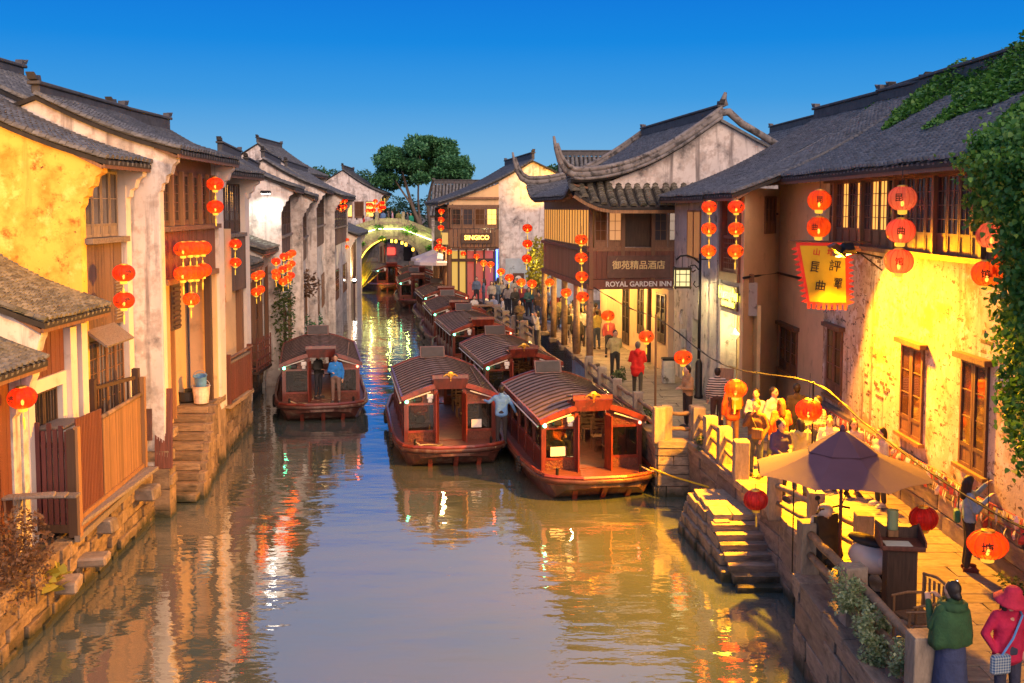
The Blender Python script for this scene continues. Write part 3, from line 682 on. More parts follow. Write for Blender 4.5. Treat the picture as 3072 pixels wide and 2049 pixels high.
H.windows(.42, 2.4, 6.75, 8.2, 4, 'wood_grey', 'glass_dusk', y=-.05, cols=1, rows=2, solid=.2); H.beam(.3, 2.5, 6.68, 'wood_grey', y=.05, h=.12, t=.25)
H.planks(.34, 2.45, 4.75, 6.6, 'wood_old', y=-.02, w=.17)
lv = MB()
for k in range(16): lv.box(.4, .85, -.03, .02, 4.85 + k * .07, 4.89 + k * .07)
lv.build('louvre', 'wood_grey', H.root)
aw = MB(); aw.prism([(-.02, 4.72), (.4, 4.42), (.42, 4.46), (-.02, 4.8)], 'x', .9, 2.5); aw.build('awning', 'wood_grey', H.root)
H.windows(.36, 2.42, 2.2, 4.5, 4, 'wood_brown', 'glass_dusk', y=-.02, cols=2, rows=5); H.planks(.34, 2.45, 1.0, 2.2, 'wood_old', y=-.02, w=.2)
H = House('house', 'large white gabled house with a stained end wall, carved upper windows and a plastered niche', (-8.27, 25.05), (-8.45, 31.0), 'L')
H.roof(8.72, 9.98, 2.75, ov=.55, sp=.25, ex=.15, n_ind=250, ridge_h=.2); H.gable(H.W - .14, 1.25, 'plaster_white'); H.gable(.14, 0, 'plaster_clean')
H.wall(0, .62, 1.6, 8.4, 'plaster_clean', y=.08, t=.5); H.wall(H.W - .3, H.W - .02, 1.3, 8.0, 'plaster_clean', y=.03, t=.3); [piece('base_stone', 'stone_bank', H.root, H.W - .45, H.W + .08, -1.2, .12, -.3 + .5 * q_, .19 + .5 * q_) for q_ in range(3)]
H.wall(.62, H.W - .3, 8.25, 8.75, 'wood_brown', y=-.1, t=.1)
xs = [.68, 1.3, 2.1, 3.0, 3.9, 4.8, H.W - .34]
for a, b in zip(xs[:-1], xs[1:]): window(H.root, a + .1, b - .1, 6.95, 8.25, -.06, 'wood_brown', 'glass_dark', 2, 5, .06, .1); H.post(a + .03, 6.9, 8.3, 'wood_honey', y=-.02, w=.1)
H.beam(.62, H.W - .3, 6.88, 'wood_brown', y=.06, h=.12, t=.22); H.planks(.64, H.W - .32, 5.65, 6.8, 'wood_red', y=-.02, w=.2); H.beam(.62, H.W - .3, 5.6, 'wood_brown', y=-.02, h=.14, t=.2)
H.wall(.62, H.W - .3, -.2, 5.55, 'plaster_warm', y=-.85); H.post(1.05, 1.9, 5.6, 'wood_dark', y=-.15, w=.18); H.post(3.5, 1.9, 5.6, 'wood_honey', y=-.45, w=.1)
H.wall(.62, .8, 1.2, 5.55, 'plaster_warm', y=0, t=.75); sv = MB()
for k in range(9): sv.box(4.2, 4.75, -.06, -.02, 4.4 + k * .12, 4.46 + k * .12)
sv.build('louvre', 'wood_dark', H.root); H.wall(4.1, 4.85, 4.35, 5.5, 'wood_dark', y=-.07, t=.03)
fl = MB(); fl.box(.62, 1.72, -.8, .02, -.1, 1.93); fl.build('sill', 'stone_bank', H.root)
H = House('house', 'narrow timber house with two lantern pairs and a red panelled balcony', (-8.95, 31.1), (-8.85, 35.6), 'L')
H.roof(8.45, 9.9, 2.6, ov=.6, sp=.24, ex=.14); H.gable(H.W - .12, 0, 'plaster_white'); H.gable(.14, 0, 'plaster_clean')
H.wall(.02, .5, .9, 7.9, 'plaster_clean', y=.1, t=.4); H.windows(.55, 3.4, 6.6, 8.15, 5, 'wood_dark', 'glass_dusk', y=-.05, cols=2, rows=4, solid=.25); H.windows(3.45, 4.2, 6.6, 8.15, 1, 'wood_dark', 'window_dim', y=-.05)
H.beam(.5, 4.3, 6.52, 'wood_grey', y=.06, h=.12, t=.2); H.planks(.52, 3.0, 4.75, 6.45, 'wood_old', y=.1, w=.2); H.wall(3.0, 4.2, 1.0, 6.45, 'plaster_warm', y=-.1)
bb = MB(); bb.prism([(3.05, 6.75), (3.75, 6.75), (3.75, 4.7), (3.62, 4.55), (3.18, 4.55), (3.05, 4.7)], 'y', .02, .35); bb.build('bay', 'plaster_warm', H.root)
H.wall(.52, 3.0, .9, 4.75, 'plaster_warm', y=-.1); H.post(1.0, .9, 4.75, 'wood_brown', y=0, w=.2); H.planks(3.1, 3.9, 1.5, 4.5, 'wood_red', y=-.04, w=.16)
# ---- left row, farther on: (near, far, eave, ridge, run, label, extras)
def far_house(label, near, far, ze, zr, run, side='L', front='plaster_white', lit=None, zlow=1.3, wn=3, gmat='plaster_white', ridge_h=.35, sp=.32, ov=.6):
    H = House('house', label, near, far, side); Wd = H.W
    H.roof(ze, zr, run, ov=ov, sp=sp, ex=.24, ridge_h=ridge_h); nx = H.near_x()
    H.gable(nx + (-.12 if nx else .12), 0, gmat); H.gable(Wd - .12 if not nx else .12, 0, gmat)
    H.wall(.2, Wd - .2, 0, ze - .2, front, y=-.12)
    for i in range(wn):
        a = lerp(.35, Wd - .35, i / wn) + .08; b = lerp(.35, Wd - .35, (i + 1) / wn) - .08
        H.windows(a, b, ze - 2.0, ze - .35, 2, 'wood_dark', lit if (lit and i % 2 == 0) else 'glass_dusk', y=-.04, cols=2, rows=4)
        H.planks(a, b, ze - 3.2, ze - 2.08, 'wood_old', y=-.06, w=.3)
        if i % 2 == 0: H.windows(a + .1, b - .1, zlow, zlow + 2.0, 2, 'wood_brown', 'glass_dark', y=-.05, cols=1, rows=3)
    H.beam(.25, Wd - .25, ze - 2.04, 'wood_grey', y=.0, h=.1, t=.14); return H
far_house('white plastered house whose end wall is lit by a cold white lamp', (-9.5, 44.0), (-10.5, 51), 8.2, 9.6, 2.4)
far_house('second white house behind the lamp-lit one, windows under a low eave', (-10.05, 51.3), (-11.1, 58), 7.9, 9.3, 2.6)
far_house('third white house of the receding left row, ivy stems on its end wall', (-10.65, 58.2), (-11.9, 68), 8.35, 10.0, 2.8)
far_house('fourth white house of the left row with bare creeper stems, beside hanging lantern trio', (-11.35, 68.3), (-12.3, 80), 8.1, 9.9, 3.0)
H = far_house('timber house at the bridge foot with glowing yellow upper windows', (-13.6, 109), (-14.0, 119), 8.8, 11.2, 3.6, front='plaster_warm', lit='window_yellow', wn=4, gmat='plaster_white')
for i_ in range(3):
    w_ = window(H.root, 0, .95, 6.3, 8.0, 0, 'wood_brown', 'window_yellow' if i_ != 1 else 'glass_warm', 2, 2, .08, .1); w_.rotation_euler = (0, 0, R(-90)); w_.location = (H.W + .06, -.35 - i_ * 1.15, 0)
far_house('white gabled house behind the left row, ridge standing above the others', (-16.5, 84), (-16.4, 92), 10.0, 12.4, 3.4)
H = House('house', 'low porch house with a floodlit white wall beside the golden grass', (-12.2, 80.5), (-12.9, 91.5), 'L')
H.roof(5.3, 6.8, 2.6, ov=.6, sp=.32, ex=.24, ridge=False); H.gable(H.W - .12, 0, 'plaster_clean'); H.gable(.12, 0, 'plaster_clean'); H.wall(.2, 4.6, 0, 5.1, 'plaster_clean', y=-.05); H.wall(8.2, H.W - .2, 0, 5.1, 'plaster_warm', y=-.05); H.wall(4.6, 8.2, 0, 5.1, 'wood_red', y=-.2)
H.windows(4.8, 8.0, 1.8, 4.6, 4, 'wood_brown', 'glass_dusk', y=-.1); H.windows(8.6, 9.6, 1.8, 4.6, 2, 'wood_brown', 'glass_dusk', y=.0)
# two lean-to porches with lanterns, in front of the far row
for (n_, f_, ze_, zr_, run_, lb) in (((-9.6, 36.2), (-9.85, 39.6), 5.35, 6.2, 1.5, 'nearer mossy lean-to porch roof with lantern strings below it'), ((-9.85, 40.0), (-10.15, 43.6), 5.75, 6.9, 2.0, 'farther mossy lean-to porch roof with a dozen lanterns in front')):
    H = House('porch', lb, n_, f_, 'L'); H.roof(ze_, zr_, run_, ov=.6, sp=.25, ex=.18, mat='tile_moss', ridge=False, back=False); H.gable(H.W - .1, 0, 'plaster_grey'); H.gable(.1, 0, 'plaster_grey')
    H.wall(.2, H.W - .2, 0, ze_ - .2, 'plaster_warm', y=-.3); H.windows(.4, H.W - .5, 2.0, ze_ - .35, 5, 'wood_brown', 'glass_warm', y=-.12, cols=1, rows=3); H.beam(0, H.W, ze_ - .2, 'wood_brown', y=.1)
    for xx in (.15, H.W / 2, H.W - .15): H.post(xx, .8, ze_ - .1, 'wood_brown', y=.1, w=.14)
# tall house behind the yellow wall, ridge seen at the far left
H = House('house', 'house ridge showing at the top left corner behind the white gable', (-11.5, 26.0), (-11.5, 29.6), 'L'); H.roof(9.7, 10.95, 2.0, ov=.5, sp=.24, ex=.16, ridge_h=.22); H.gable(H.W - .12, 4, 'plaster_white')
far_house('plain white house filling the gap behind the porches', (-11.4, 36.2), (-11.6, 43.4), 7.6, 9.2, 2.5, wn=3)
# ------------------------------------------------------------------ right bank buildings
T = House('teahouse', 'long teahouse with a peeling lamp-lit wall, upper window band and ivy on its roof', (8.1, 8.0), (8.1, 32.6), 'R')
def TX(y_): return y_ - 8.0
T.roof(8.2, 10.5, 3.4, ov=.62, sp=.255, ex=.155, n_ind=300, ridge_h=.42, sag=.04)
T.wall(TX(12), TX(27.6), 1.2, 6.42, 'plaster_old', y=0, t=.3); T.wall(0, TX(12), 0, 8.1, 'plaster_old', y=0, t=.3)
T.wall(TX(27.62), TX(32.6), 0, 8.1, 'plaster_warm', y=0, t=.3)  # warm lamplight put into this stretch's plaster colour
sl = MB(); sl.box(TX(12), TX(27.5), -.2, .16, 6.42, 6.52); sl.build('sill', 'wood_brown', T.root)
ys = [12.0 + .53 * i for i in range(30)]
for i, (a, b) in enumerate(zip(ys[:-1], ys[1:])):
    lit = 'window_warm' if i in (21, 22, 24, 26) else 'glass_dusk' if i % 5 else 'glass_dark'
    window(T.root, TX(a) + .015, TX(b) - .015, 6.52, 8.02, -.02, 'wood_brown', lit, 2, 4, .05, .26)
    if i % 4 == 3: T.post(TX(b), 6.5, 8.15, 'wood_honey', y=.0, w=.11)
T.beam(TX(12), TX(27.6), 8.07, 'wood_brown', y=.02, h=.12, t=.12)
for (ya, yb, za, zb, nn) in ((25.9, 27.15, 2.65, 4.38, 2), (20.75, 21.95, 2.75, 4.62, 2), (17.9, 19.0, 2.8, 4.72, 2), (30.0, 31.9, 2.6, 3.9, 3), (14.4, 15.5, 2.8, 4.7, 2)):
    w = (yb - ya) / nn
    for i in range(nn): window(T.root, TX(ya) + i * w + .01, TX(ya) + (i + 1) * w - .01, za, zb, .05, 'wood_brown', 'glass_warm', 1, 3, .07, .22)
    piece('lintel', 'wood_brown', T.root, TX(ya) - .12, TX(yb) + .12, -.02, .16, zb, zb + .1); piece('sill', 'wood_honey', T.root, TX(ya) - .1, TX(yb) + .1, -.02, .13, za - .07, za)
# bricks laid bare where the plaster fell off
BR = MB(); BR.cbox(0, 0, 0, 1, 1, 1, .06, jit=.03); brm = BR.mesh('brick', 'brick_old' if 'brick_old' in MATS else 'stone')
mk('brick_old', (.16, .105, .075), .9, var=.4, scale=3, bump=.5, rnd=.4); brm.materials[0] = MATS['brick_old']
random.seed(21); nb = 0
for k in range(600):
    y_ = random.uniform(14, 25); z_ = random.uniform(2.9, 6.35)
    c = 1.15 * math.sin(y_ * 1.1 + 1.0) + 1.6 * math.sin(z_ * 1.7 + y_ * .35) + (z_ - 5.0) * .55
    if c < 1.25 or nb > 150: continue
    row = round(z_ / .085); zz = row * .085; yy = (round(y_ / .26) + (.5 if row % 2 else 0)) * .26
    if any(a - .25 < yy < b + .25 and za - .2 < zz < zb + .2 for a, b, za, zb in ((20.75, 21.95, 2.75, 4.62), (17.9, 19.0, 2.8, 4.72), (14.4, 15.5, 2.8, 4.7))): continue
    nb += 1; obj('brick', brm, T.root, (TX(yy), -.04 + random.uniform(-.012, .003), zz), None, (random.choice((.25, .25, .12)), .1, .066))
masonry('teahouse_plinth', [(8.02, 12.2), (8.02, 27.3)], QZ - .1, 2.42, 3, 1.0, 2.2, 'stone', proud=.06, side=1)
# small wall lamp hood that floods the wall
fl = thing('flood_lamp', 'hooded sodium flood lamp on a bracket under the teahouse windows', 'lamp', (8.1, 23.3, 6.42))
m = MB(); m.bar((0, 0, -.12), (-.62, .1, .02), .04, .04); m.bar((0, 0, -.4), (-.5, .08, 0), .03, .03); m.build('bracket', 'iron', fl)
m = MB(); m.prism([(-.28, 0), (.3, 0), (.2, .12), (-.05, .2), (-.24, .12)], 'y', -.16, .16); m.build('hood', 'wood_honey', fl, loc=(-.75, .12, -.02), rot=(0, R(-14), 0))
m = MB(); m.box(-.2, .2, -.12, .12, -.012, .0); m.build('lens', 'flood_glass', fl, loc=(-.76, .12, -.05), rot=(0, R(-14), 0))
spot('flood_light', fl, (-1.0, .1, -.2), (-1.5, -2.0, -3.1), 2900, (1, .35, .002), 168, .7, .12)
m = MB(); m.prism([(-.2, 0), (.2, 0), (.14, .14), (-.14, .14)], 'y', -.13, .13); m.build('added_outer_head', 'iron', fl, loc=(-1.12, -.35, .02), rot=(0, R(35), 0)); m = MB(); m.bar((-.5, .05, -.03), (-1.1, -.35, .05), .035, .035); m.build('added_outer_arm', 'iron', fl)  # second head and arm, added to throw amber light on quay and water
spot('added_outer_light', fl, (-1.2, -.36, -.1), (-7.0, -1.6, -5.2), 11000, (1, .37, .003), 116, .5, .12)
m = MB(); m.prism([(-.16, 0), (.16, 0), (.11, .12), (-.11, .12)], 'y', -.12, .12); m.build('added_side_head', 'iron', fl, loc=(-.9, -.45, .06), rot=(R(40), 0, 0))  # third head, added to brighten the near quay paving
spot('added_side_light', fl, (-.95, -.62, -.02), (-2.1, -8.5, -5.2), 3200, (1, .37, .003), 84, .6, .1)
# corner shop with open loggia above
C = House('corner_shop', 'ochre corner shop with a yellow neon sign and a loggia with a lattice parapet above', (6.54, 30.0), (6.29, 32.25), 'R')
C.roof(7.75, 10.55, 5.0, ov=.5, sp=.22, ex=.13, x0=-.35, x1=C.W + .1, ridge_h=.3, back=False)
c_, s_ = math.cos(-C.root.rotation_euler.z), math.sin(-C.root.rotation_euler.z)
def CL(x, y): dx, dy = x - C.root.location.x, y - C.root.location.y; return (dx * c_ - dy * s_, dx * s_ + dy * c_)
m = MB(); m.prism([CL(6.52, 29.98), CL(8.3, 32.65), CL(8.3, 33.0), CL(6.8, 30.75), CL(6.72, 30.35), CL(6.50, 30.30)], 'z', 0, 7.95); m.build('wall', 'plaster_warm', C.root)
C.wall(C.W - .22, C.W, 0, 7.6, 'plaster_grey', y=.02, t=.5); C.wall(.25, C.W - .2, 1.0, 4.6, 'plaster_lemon' if 'plaster_lemon' in MATS else 'plaster_warm', y=-.5, t=.1)
C.wall(.3, C.W - .22, 5.25, 5.5, 'wood_brown', y=.1, t=.5, name='beam'); C.wall(.3, C.W - .22, 4.3, 5.25, 'plaster_grey', y=.0, t=.5)
C.wall(.9, C.W - .2, 5.5, 7.5, 'plaster_warm', y=-.55, t=.08)
m = MB(); m.box(.42, C.W - .3, .02, .07, 4.42, 5.12); m.build('sign_board', 'sign_brown', C.root)
text('lettering', 'HuangAu', .46, C.root, ((.42 + C.W - .3) / 2, .085, 4.86), (R(90), 0, R(180)), 'neon_yellow', .012, .006)
m = MB(); m.box(.62, C.W - .5, .075, .09, 4.50, 4.64); m.build('sign_strip', 'neon_yellow', C.root)
for xx in (.38, C.W - .3): C.post(xx, 5.5, 7.7, 'wood_red', y=0, w=.18)
m = MB(); m.box(.45, C.W - .35, -.03, .03, 6.48, 6.58); m.box(.45, C.W - .35, -.03, .03, 5.52, 5.6); m.build('rail', 'wood_red', C.root)
for i in range(9): xx = lerp(.5, C.W - .4, i / 8); piece('slat', 'wood_red', C.root, xx - .02, xx + .02, -.02, .02, 5.6, 6.48)
for i in range(1, 6): piece('slat', 'wood_red', C.root, .45, C.W - .35, -.012, .016, 5.6 + i * .145, 5.63 + i * .145)
m = MB(); m.tube([(.3, -.08, 4.95), (.3, .08, 4.9)], .03, 6); m.build('bracket', 'iron', C.root)
point('shop_light', C.root, (1.1, -.25, 3.9), 60, (1, .72, .28), .06)
# little hanging lamp in the shop opening
m = thing('hanging_lamp', 'small white lattice lamp hanging in the yellow shop opening', 'lamp', (6.55, 31.2, 3.62))
b = MB(); b.lathe([(.02, .22), (.05, .16), (.16, .05), (.05, -.1), (.02, -.16)], 8, caps=True); b.build('shade', 'lamp_pane', m); b = MB(); b.tube([(0, 0, .2), (0, 0, .68)], .008, 5); b.build('cord', 'cable', m)
pp = thing('wall_pipe', 'black conduit pipe crossing the ochre wall beside the shop', 'pipe', (0, 0, 0))
b = MB(); b.tube([(6.5, 29.9, 5.42), (7.3, 31.2, 5.42), (8.05, 32.3, 5.42), (8.03, 29.3, 5.42)], .035, 6); b.tube([(7.3, 31.2, 5.42), (7.3, 31.2, 7.2), (8.0, 32.2, 7.2)], .03, 6); b.build('pipe', 'iron', pp)
# shutter window and red notice on the ochre wall
mid = ((6.52 + 8.3) / 2 + .32, (29.98 + 32.65) / 2 + .48); an = math.atan2(32.65 - 29.98, 8.3 - 6.52)
def on_ochre(t, z_, off=.03): return (lerp(6.52, 8.3, t) + off * math.sin(an), lerp(29.98, 32.65, t) - off * math.cos(an), z_)
sw = bpy.data.objects.new('shutter_window', None); link(sw, None); sw.location = on_ochre(.62, 0); sw.rotation_euler = (0, 0, an + PI); tag(sw, 'closed brown double shutter high on the ochre corner wall', 'window')
for i in (-1, 0, 1): window(sw, i * .30 - .145, i * .30 + .145, 6.62, 7.72, 0.02, 'wood_brown', 'wood_dark', 1, 2, .05, .35)
pn = bpy.data.objects.new('notice_frame', None); link(pn); pn.location = on_ochre(.32, 2.75); pn.rotation_euler = (0, 0, an + PI); tag(pn, 'red framed paper notice on the ochre wall behind the crowd', 'notice')
b = MB(); b.box(-.26, .26, 0, .03, -.38, .38); b.build('frame', 'banner_red', pn); b = MB(); b.box(-.19, .19, .031, .036, -.31, .31); b.build('sheet', 'paper', pn)
# old plaster house between shop and inn
O = House('old_house', 'weathered plaster house with a lattice window and a doorway hung with menu tablets', (6.24, 32.4), (5.8, 38.4), 'R')
O.roof(7.72, 10.5, 5.2, ov=.5, sp=.22, ex=.13, ridge_h=.35, back=False); O.wall(0, 2.2, 0, 7.6, 'plaster_grey', y=0, t=.4); O.wall(2.2, O.W, 3.7, 7.6, 'plaster_grey', y=-.05, t=.4); O.wall(3.2, O.W, 0, 3.7, 'plaster_grey', y=-.05, t=.4)
O.wall(2.2, 3.2, 1.3, 3.7, 'wood_dark', y=-.3, t=.1); O.windows(2.0, 3.8, 5.7, 7.3, 2, 'wood_honey', 'window_dim', y=.04, cols=6, rows=1, solid=0)
for i in range(9): piece('menu_tablet', 'menu_light', O.root, 2.3, 2.75, -.16, -.14, 1.7 + i * .2, 1.86 + i * .2)
mt = MB(); mt.tube([(4.2, .08, 3.4), (4.2, .14, 3.6), (4.2, .08, 3.9)], .05, 8); mt.box(4.0, 4.35, -.02, .14, 2.6, 3.2); mt.build('meter_box', 'plaster_grey', O.root)
# the inn
I = House('inn', 'timber inn on columns with upturned eaves, lattice windows and gold lettered sign', (2.9, 39.25), (1.5, 50.0), 'R')
def idz(x, t):
    e = min(x + .3, I.W - x + .3); return .62 * max(0, 1 - e / 2.2) ** 2 * (1 - t) ** 3
I.roof(7.78, 10.68, 4.78, ov=.8, sp=.23, ex=.13, x0=-.3, x1=I.W + .3, dz=idz, ridge_h=.35, verge=False, sag=.06)
rf = I.rf
for xe, nm in ((-.3, 0), (I.W + .3, 1)):                      # heavy curved verge mouldings that end in horns
    pts = []
    for i in range(15):
        t = 1 - i / 14 * .94; p = I.prof(t); pts.append((xe, p[0], p[1] + idz(xe, t) + .16))
    e = pts[-1]
    for (dy, dz_) in ((.28, .02), (.55, .18), (.76, .50), (.90, .95), (.98, 1.4)): pts.append((xe, e[1] + dy, e[2] + dz_))
    n_ = len(pts); rr = [.135] * (n_ - 5) + [.13, .12, .10, .075, .045]
    m = MB(); m.tube(pts, rr, 8); m.tube([(p[0], p[1] - .05, p[2] + .2) for p in pts[:-1]], [r_ * .75 for r_ in rr[:-1]], 8); m.tube([(p[0] + (.2 if nm else -.2), p[1], p[2] - .14) for p in pts[:-4]], .06, 6)
    m.build('verge', 'ridge_plaster', rf, smooth=True)
    # curl over the ridge and down the back
    b = MB(); q = I.prof(1); b.tube([(xe, q[0] + .1, q[1] + .17), (xe, q[0] - .3, q[1] + .22), (xe, q[0] - .8, q[1] - .2), (xe, q[0] - 2.4, q[1] - 1.08), (xe, q[0] - 4.8, q[1] - 2.36)], [.14, .15, .14, .13, .12], 8); b.build('verge', 'ridge_plaster', rf, smooth=True)
m = MB(); m.tube([(0, 0, 0), (.0, .1, .25), (.0, .02, .5)], [.1, .12, .06], 7); m.build('ridge_finial', 'ridge_plaster', rf, loc=(-.2, -5.0, 11.12), smooth=True)
m = MB(); K = 8; pts = [(-.6, 7.9)] + [(I.prof(i / K)[0], I.prof(i / K)[1] + .04) for i in range(2, K + 1)] + [(-10.0, 7.98), (-10.0, 7.9)]
m.prism(pts, 'x', -.12, .15); m.build('wall', 'plaster_white', I.root)
m = MB(); m.prism([(-4.78, 10.66), (-10.6, 7.7), (-10.6, 7.6), (-4.78, 10.56)], 'x', -.3, I.W + .3); m.build('rear_slope', 'tile', rf)
# pent roof over the front, each big tile its own piece
PW = 4.55
pr_ = bpy.data.objects.new('pent_roof', None); 
def pprof(t): return (lerp(1.0, -.35, t), lerp(7.42, 8.62, t) - .12 * math.sin(PI * t))
def pdz(x, t): return .55 * max(0, (x - (PW - 1.5)) / 1.5) ** 2 * (1 - t) ** 2
m = MB(); vs = []; fs = []
for i in range(11):
    x = lerp(-.1, PW, i / 10)
    for k in range(6): p = pprof(k / 5); vs += [(x, p[0], p[1] + pdz(x, k / 5) - .01), (x, p[0], p[1] + pdz(x, k / 5) - .12)]
for i in range(10):
    for k in range(5): a = (i * 6 + k) * 2; b = ((i + 1) * 6 + k) * 2; fs += [(a, b, b + 2, a + 2), (a + 1, a + 3, b + 3, b + 1)]
    a = i * 12; b = (i + 1) * 12; fs.append((a, a + 1, b + 1, b))
m.add(vs, fs); bpy.data.objects.remove(pr_)
pent = m.build('pent_roof', 'roof_under', I.root, loc=(0, -3.75, 0), rot=(0, 0, R(90)))     # looks back along the quay
tiled(pent, I.M @ Matrix.Translation((0, -3.75, 0)) @ Matrix.Rotation(R(90), 4, 'Z'), -.05, PW - .05, pprof, .34, .135, 'tile_moss', 250, pdz, r=.13)
m = MB(); pts = [(lerp(-.1, PW, i / 10), .96, 7.28 + pdz(lerp(-.1, PW, i / 10), 0)) for i in range(11)]
for a, b in zip(pts[:-1], pts[1:]): m.bar(a, b, .06, .2)
m.build('eave_board', 'wood_honey', pent)
m = MB(); m.cbox(PW / 2 - .2, -.4, 8.72, PW, .22, .28, .03); m.build('ridge', 'ridge_plaster', pent)
# upper storey: front (looks to the viewer) built in local x-slices, canal side in facade frame
FY0, FY1 = -3.55, 0.0                                        # front wall spans local y
fr = MB(); fr.box(.02, .1, FY0, FY1 - .1, 4.75, 5.82); fr.build('backing', 'wood_dark', I.root)
n = 17
for i in range(n): a = lerp(FY0, FY1, i / n); b = lerp(FY0, FY1, (i + 1) / n); piece('plank', 'wood_red', I.root, -.025, .02, a + .006, b - .006, 4.76, 5.78)
piece('beam', 'wood_red', I.root, -.06, .1, FY0 - .05, FY1 + .08, 4.38, 4.74); piece('beam', 'wood_brown', I.root, -.05, .1, FY0 - .05, FY1 + .08, 5.78, 5.92); piece('beam', 'wood_brown', I.root, -.05, .1, FY0, FY1, 7.3, 7.5)
def fwin(ya, yb, pane, cols=2, rows=3):
    w = window(I.root, 0, yb - ya, 5.92, 7.3, 0, 'wood_brown', pane, cols, rows, .06, .2); w.rotation_euler = (0, 0, R(90)); w.location = (-.02, ya, 0)
fwin(-.62, -.12, 'glass_warm'); fwin(-1.18, -.64, 'window_dim'); fwin(-2.9, -2.36, 'glass_dusk'); fwin(-3.5, -2.92, 'glass_dusk')
piece('shutter', 'wood_dark', I.root, .3, .34, -2.34, -1.2, 5.92, 7.3)
for yy in (.0, -1.2, -2.34, -3.52): piece('post', 'wood_brown', I.root, -.07, .07, yy - .07, yy + .07, 4.4, 7.5)
I.wall(.0, I.W, 7.3, 7.75, 'wood_brown', y=0, t=.1)
I.windows(.15, I.W - .15, 5.9, 7.35, 18, 'wood_honey', 'window_warm', y=.02, cols=2, rows=1, solid=.0); I.beam(0, I.W, 5.82, 'wood_brown', y=.06, h=.14, t=.16); I.planks(.1, I.W, 4.55, 5.74, 'wood_honey', y=.02, w=.24); I.beam(0, I.W, 4.46, 'wood_brown', y=.02, h=.2, t=.2)
m = MB(); m.box(.1, I.W, -3.4, -.08, 4.42, 4.5); m.build('soffit', 'wood_brown', I.root); I.wall(0.12, I.W, 4.5, 7.8, 'wood_dark', y=-.25, t=.06)
for k, xx in enumerate((.1, 2.7, 5.4, 8.1, 10.7)):
    m = MB(); m.tube([(xx, .0, 1.4), (xx, .0, 4.4)], .13, 10); m.build('column', 'log', I.root, smooth=True); m = MB(); m.cbox(xx, 0, 1.5, .42, .42, .22, .04); m.build('column_base', 'stone', I.root)
# ground floor wall of the inn, set back behind the walk
gw = MB(); gw.box(-.9, I.W, -3.0, -2.7, 0, 4.4); gw.build('wall', 'plaster_warm', I.root)
for (a, b, z0_, z1_) in ((-.6, .7, 2.35, 4.2), (2.6, 3.6, 2.3, 4.2), (5.0, 6.2, 1.6, 4.1)): w_ = (b - a) / 2; [window(I.root, a + i * w_ + .01, a + (i + 1) * w_ - .01, z0_, z1_, -2.66, 'wood_dark', 'glass_dark', 1, 3, .07, .2) for i in (0, 1)]
I.post(1.6, 1.4, 4.4, 'wood_dark', y=-2.66, w=.2)
m = MB(); m.box(-.1, -.06, -2.98, -.60, 4.80, 5.62); sg = m.build('sign_board', 'sign_brown', I.root)
text('lettering', '御苑精品酒店', .335, sg, (-.108, -1.79, 5.25), (R(90), 0, R(-90)), 'sign_gold', .006, .004)
text('lettering', 'ROYAL GARDEN INN', .262, I.root, (-.075, -1.80, 4.56), (R(90), 0, R(-90)), 'white_paint', .01, .006)
point('walk_light', I.root, (2.0, -1.3, 4.1), 250, (1, .56, .14), .08); point('walk_light', I.root, (6.0, -1.3, 4.1), 250, (1, .56, .14), .08); point('walk_light', I.root, (9.5, -1.3, 4.1), 250, (1, .56, .14), .08)
# bar house farther along the quay
B = House('bar_house', 'half-timbered bar house with a glowing orange sign and red lit doorway', (-4.0, 68.0), (-5.8, 80.0), 'R')
B.roof(7.65, 10.4, 5.4, ov=.7, sp=.34, ex=.22, ridge_h=.4); B.gable(.25, 0, 'plaster_white', corbel=False, y_front=-3.2)
for xx in (.2, 3, 6, 9, 11.5): m = MB(); m.tube([(xx, 0, 1.4), (xx, 0, 4.9)], .15, 8); m.build('column', 'wood_brown', B.root)
n = 12
for i in range(n): a = lerp(-3.2, 0, i / n); b = lerp(-3.2, 0, (i + 1) / n); piece('plank', 'wood_brown', B.root, -.03, .05, a + .02, b - .02, 4.85, 6.0)
B.planks(0, B.W, 4.85, 6.0, 'wood_honey', y=.02, w=.4); B.windows(.3, B.W - .2, 6.05, 7.4, 10, 'wood_brown', 'glass_warm', y=0); B.wall(0, B.W, 4.8, 7.6, 'wood_dark', y=-.2, t=.05)
for i in range(4):
    w = window(B.root, 0, .72, 6.05, 7.35, 0, 'wood_brown', ('window_yellow', 'glass_warm', 'glass_dusk', 'glass_dark')[i], 2, 3, .08, .2); w.rotation_euler = (0, 0, R(90)); w.location = (0, -3.1 + i * .77, 0)
piece('beam', 'wood_brown', B.root, -.05, .1, -3.2, .1, 7.36, 7.55); piece('beam', 'wood_brown', B.root, -.05, .1, -3.2, -.0, 7.9, 8.05)
m = MB(); m.prism([(-3.2, 7.5), (0, 7.5), (0, 7.7), (-3.2, 8.9)], 'x', .1, .2); m.build('wall', 'plaster_warm', B.root)
m = MB(); m.box(.1, B.W, -3.2, 0, 4.78, 4.86); m.build('soffit', 'wood_brown', B.root)
sg = MB(); sg.box(-.16, -.08, -2.75, -.75, 5.1, 5.75); sg = sg.build('sign_board', 'wood_dark', B.root); text('lettering', 'SINGICO', .40, sg, (-.18, -1.75, 5.46), (R(90), 0, R(-90)), 'neon_orange', .02, .002)
m = MB(); m.box(.6, .7, -2.9, -1.2, 1.5, 4.6); m.build('doorway', 'door_red', B.root); m = MB(); m.box(.2, .3, -3.15, -3.05, 1.5, 4.7); m.build('light_tube', 'neon_blue', B.root); m = MB(); m.box(.6, .7, -1.1, -.2, 1.5, 4.6); m.build('doorway', 'door_yellow', B.root)
m = MB(); m.box(-.5, -.42, .12, .5, 5.05, 5.8); m.build('side_sign', 'door_yellow', B.root)
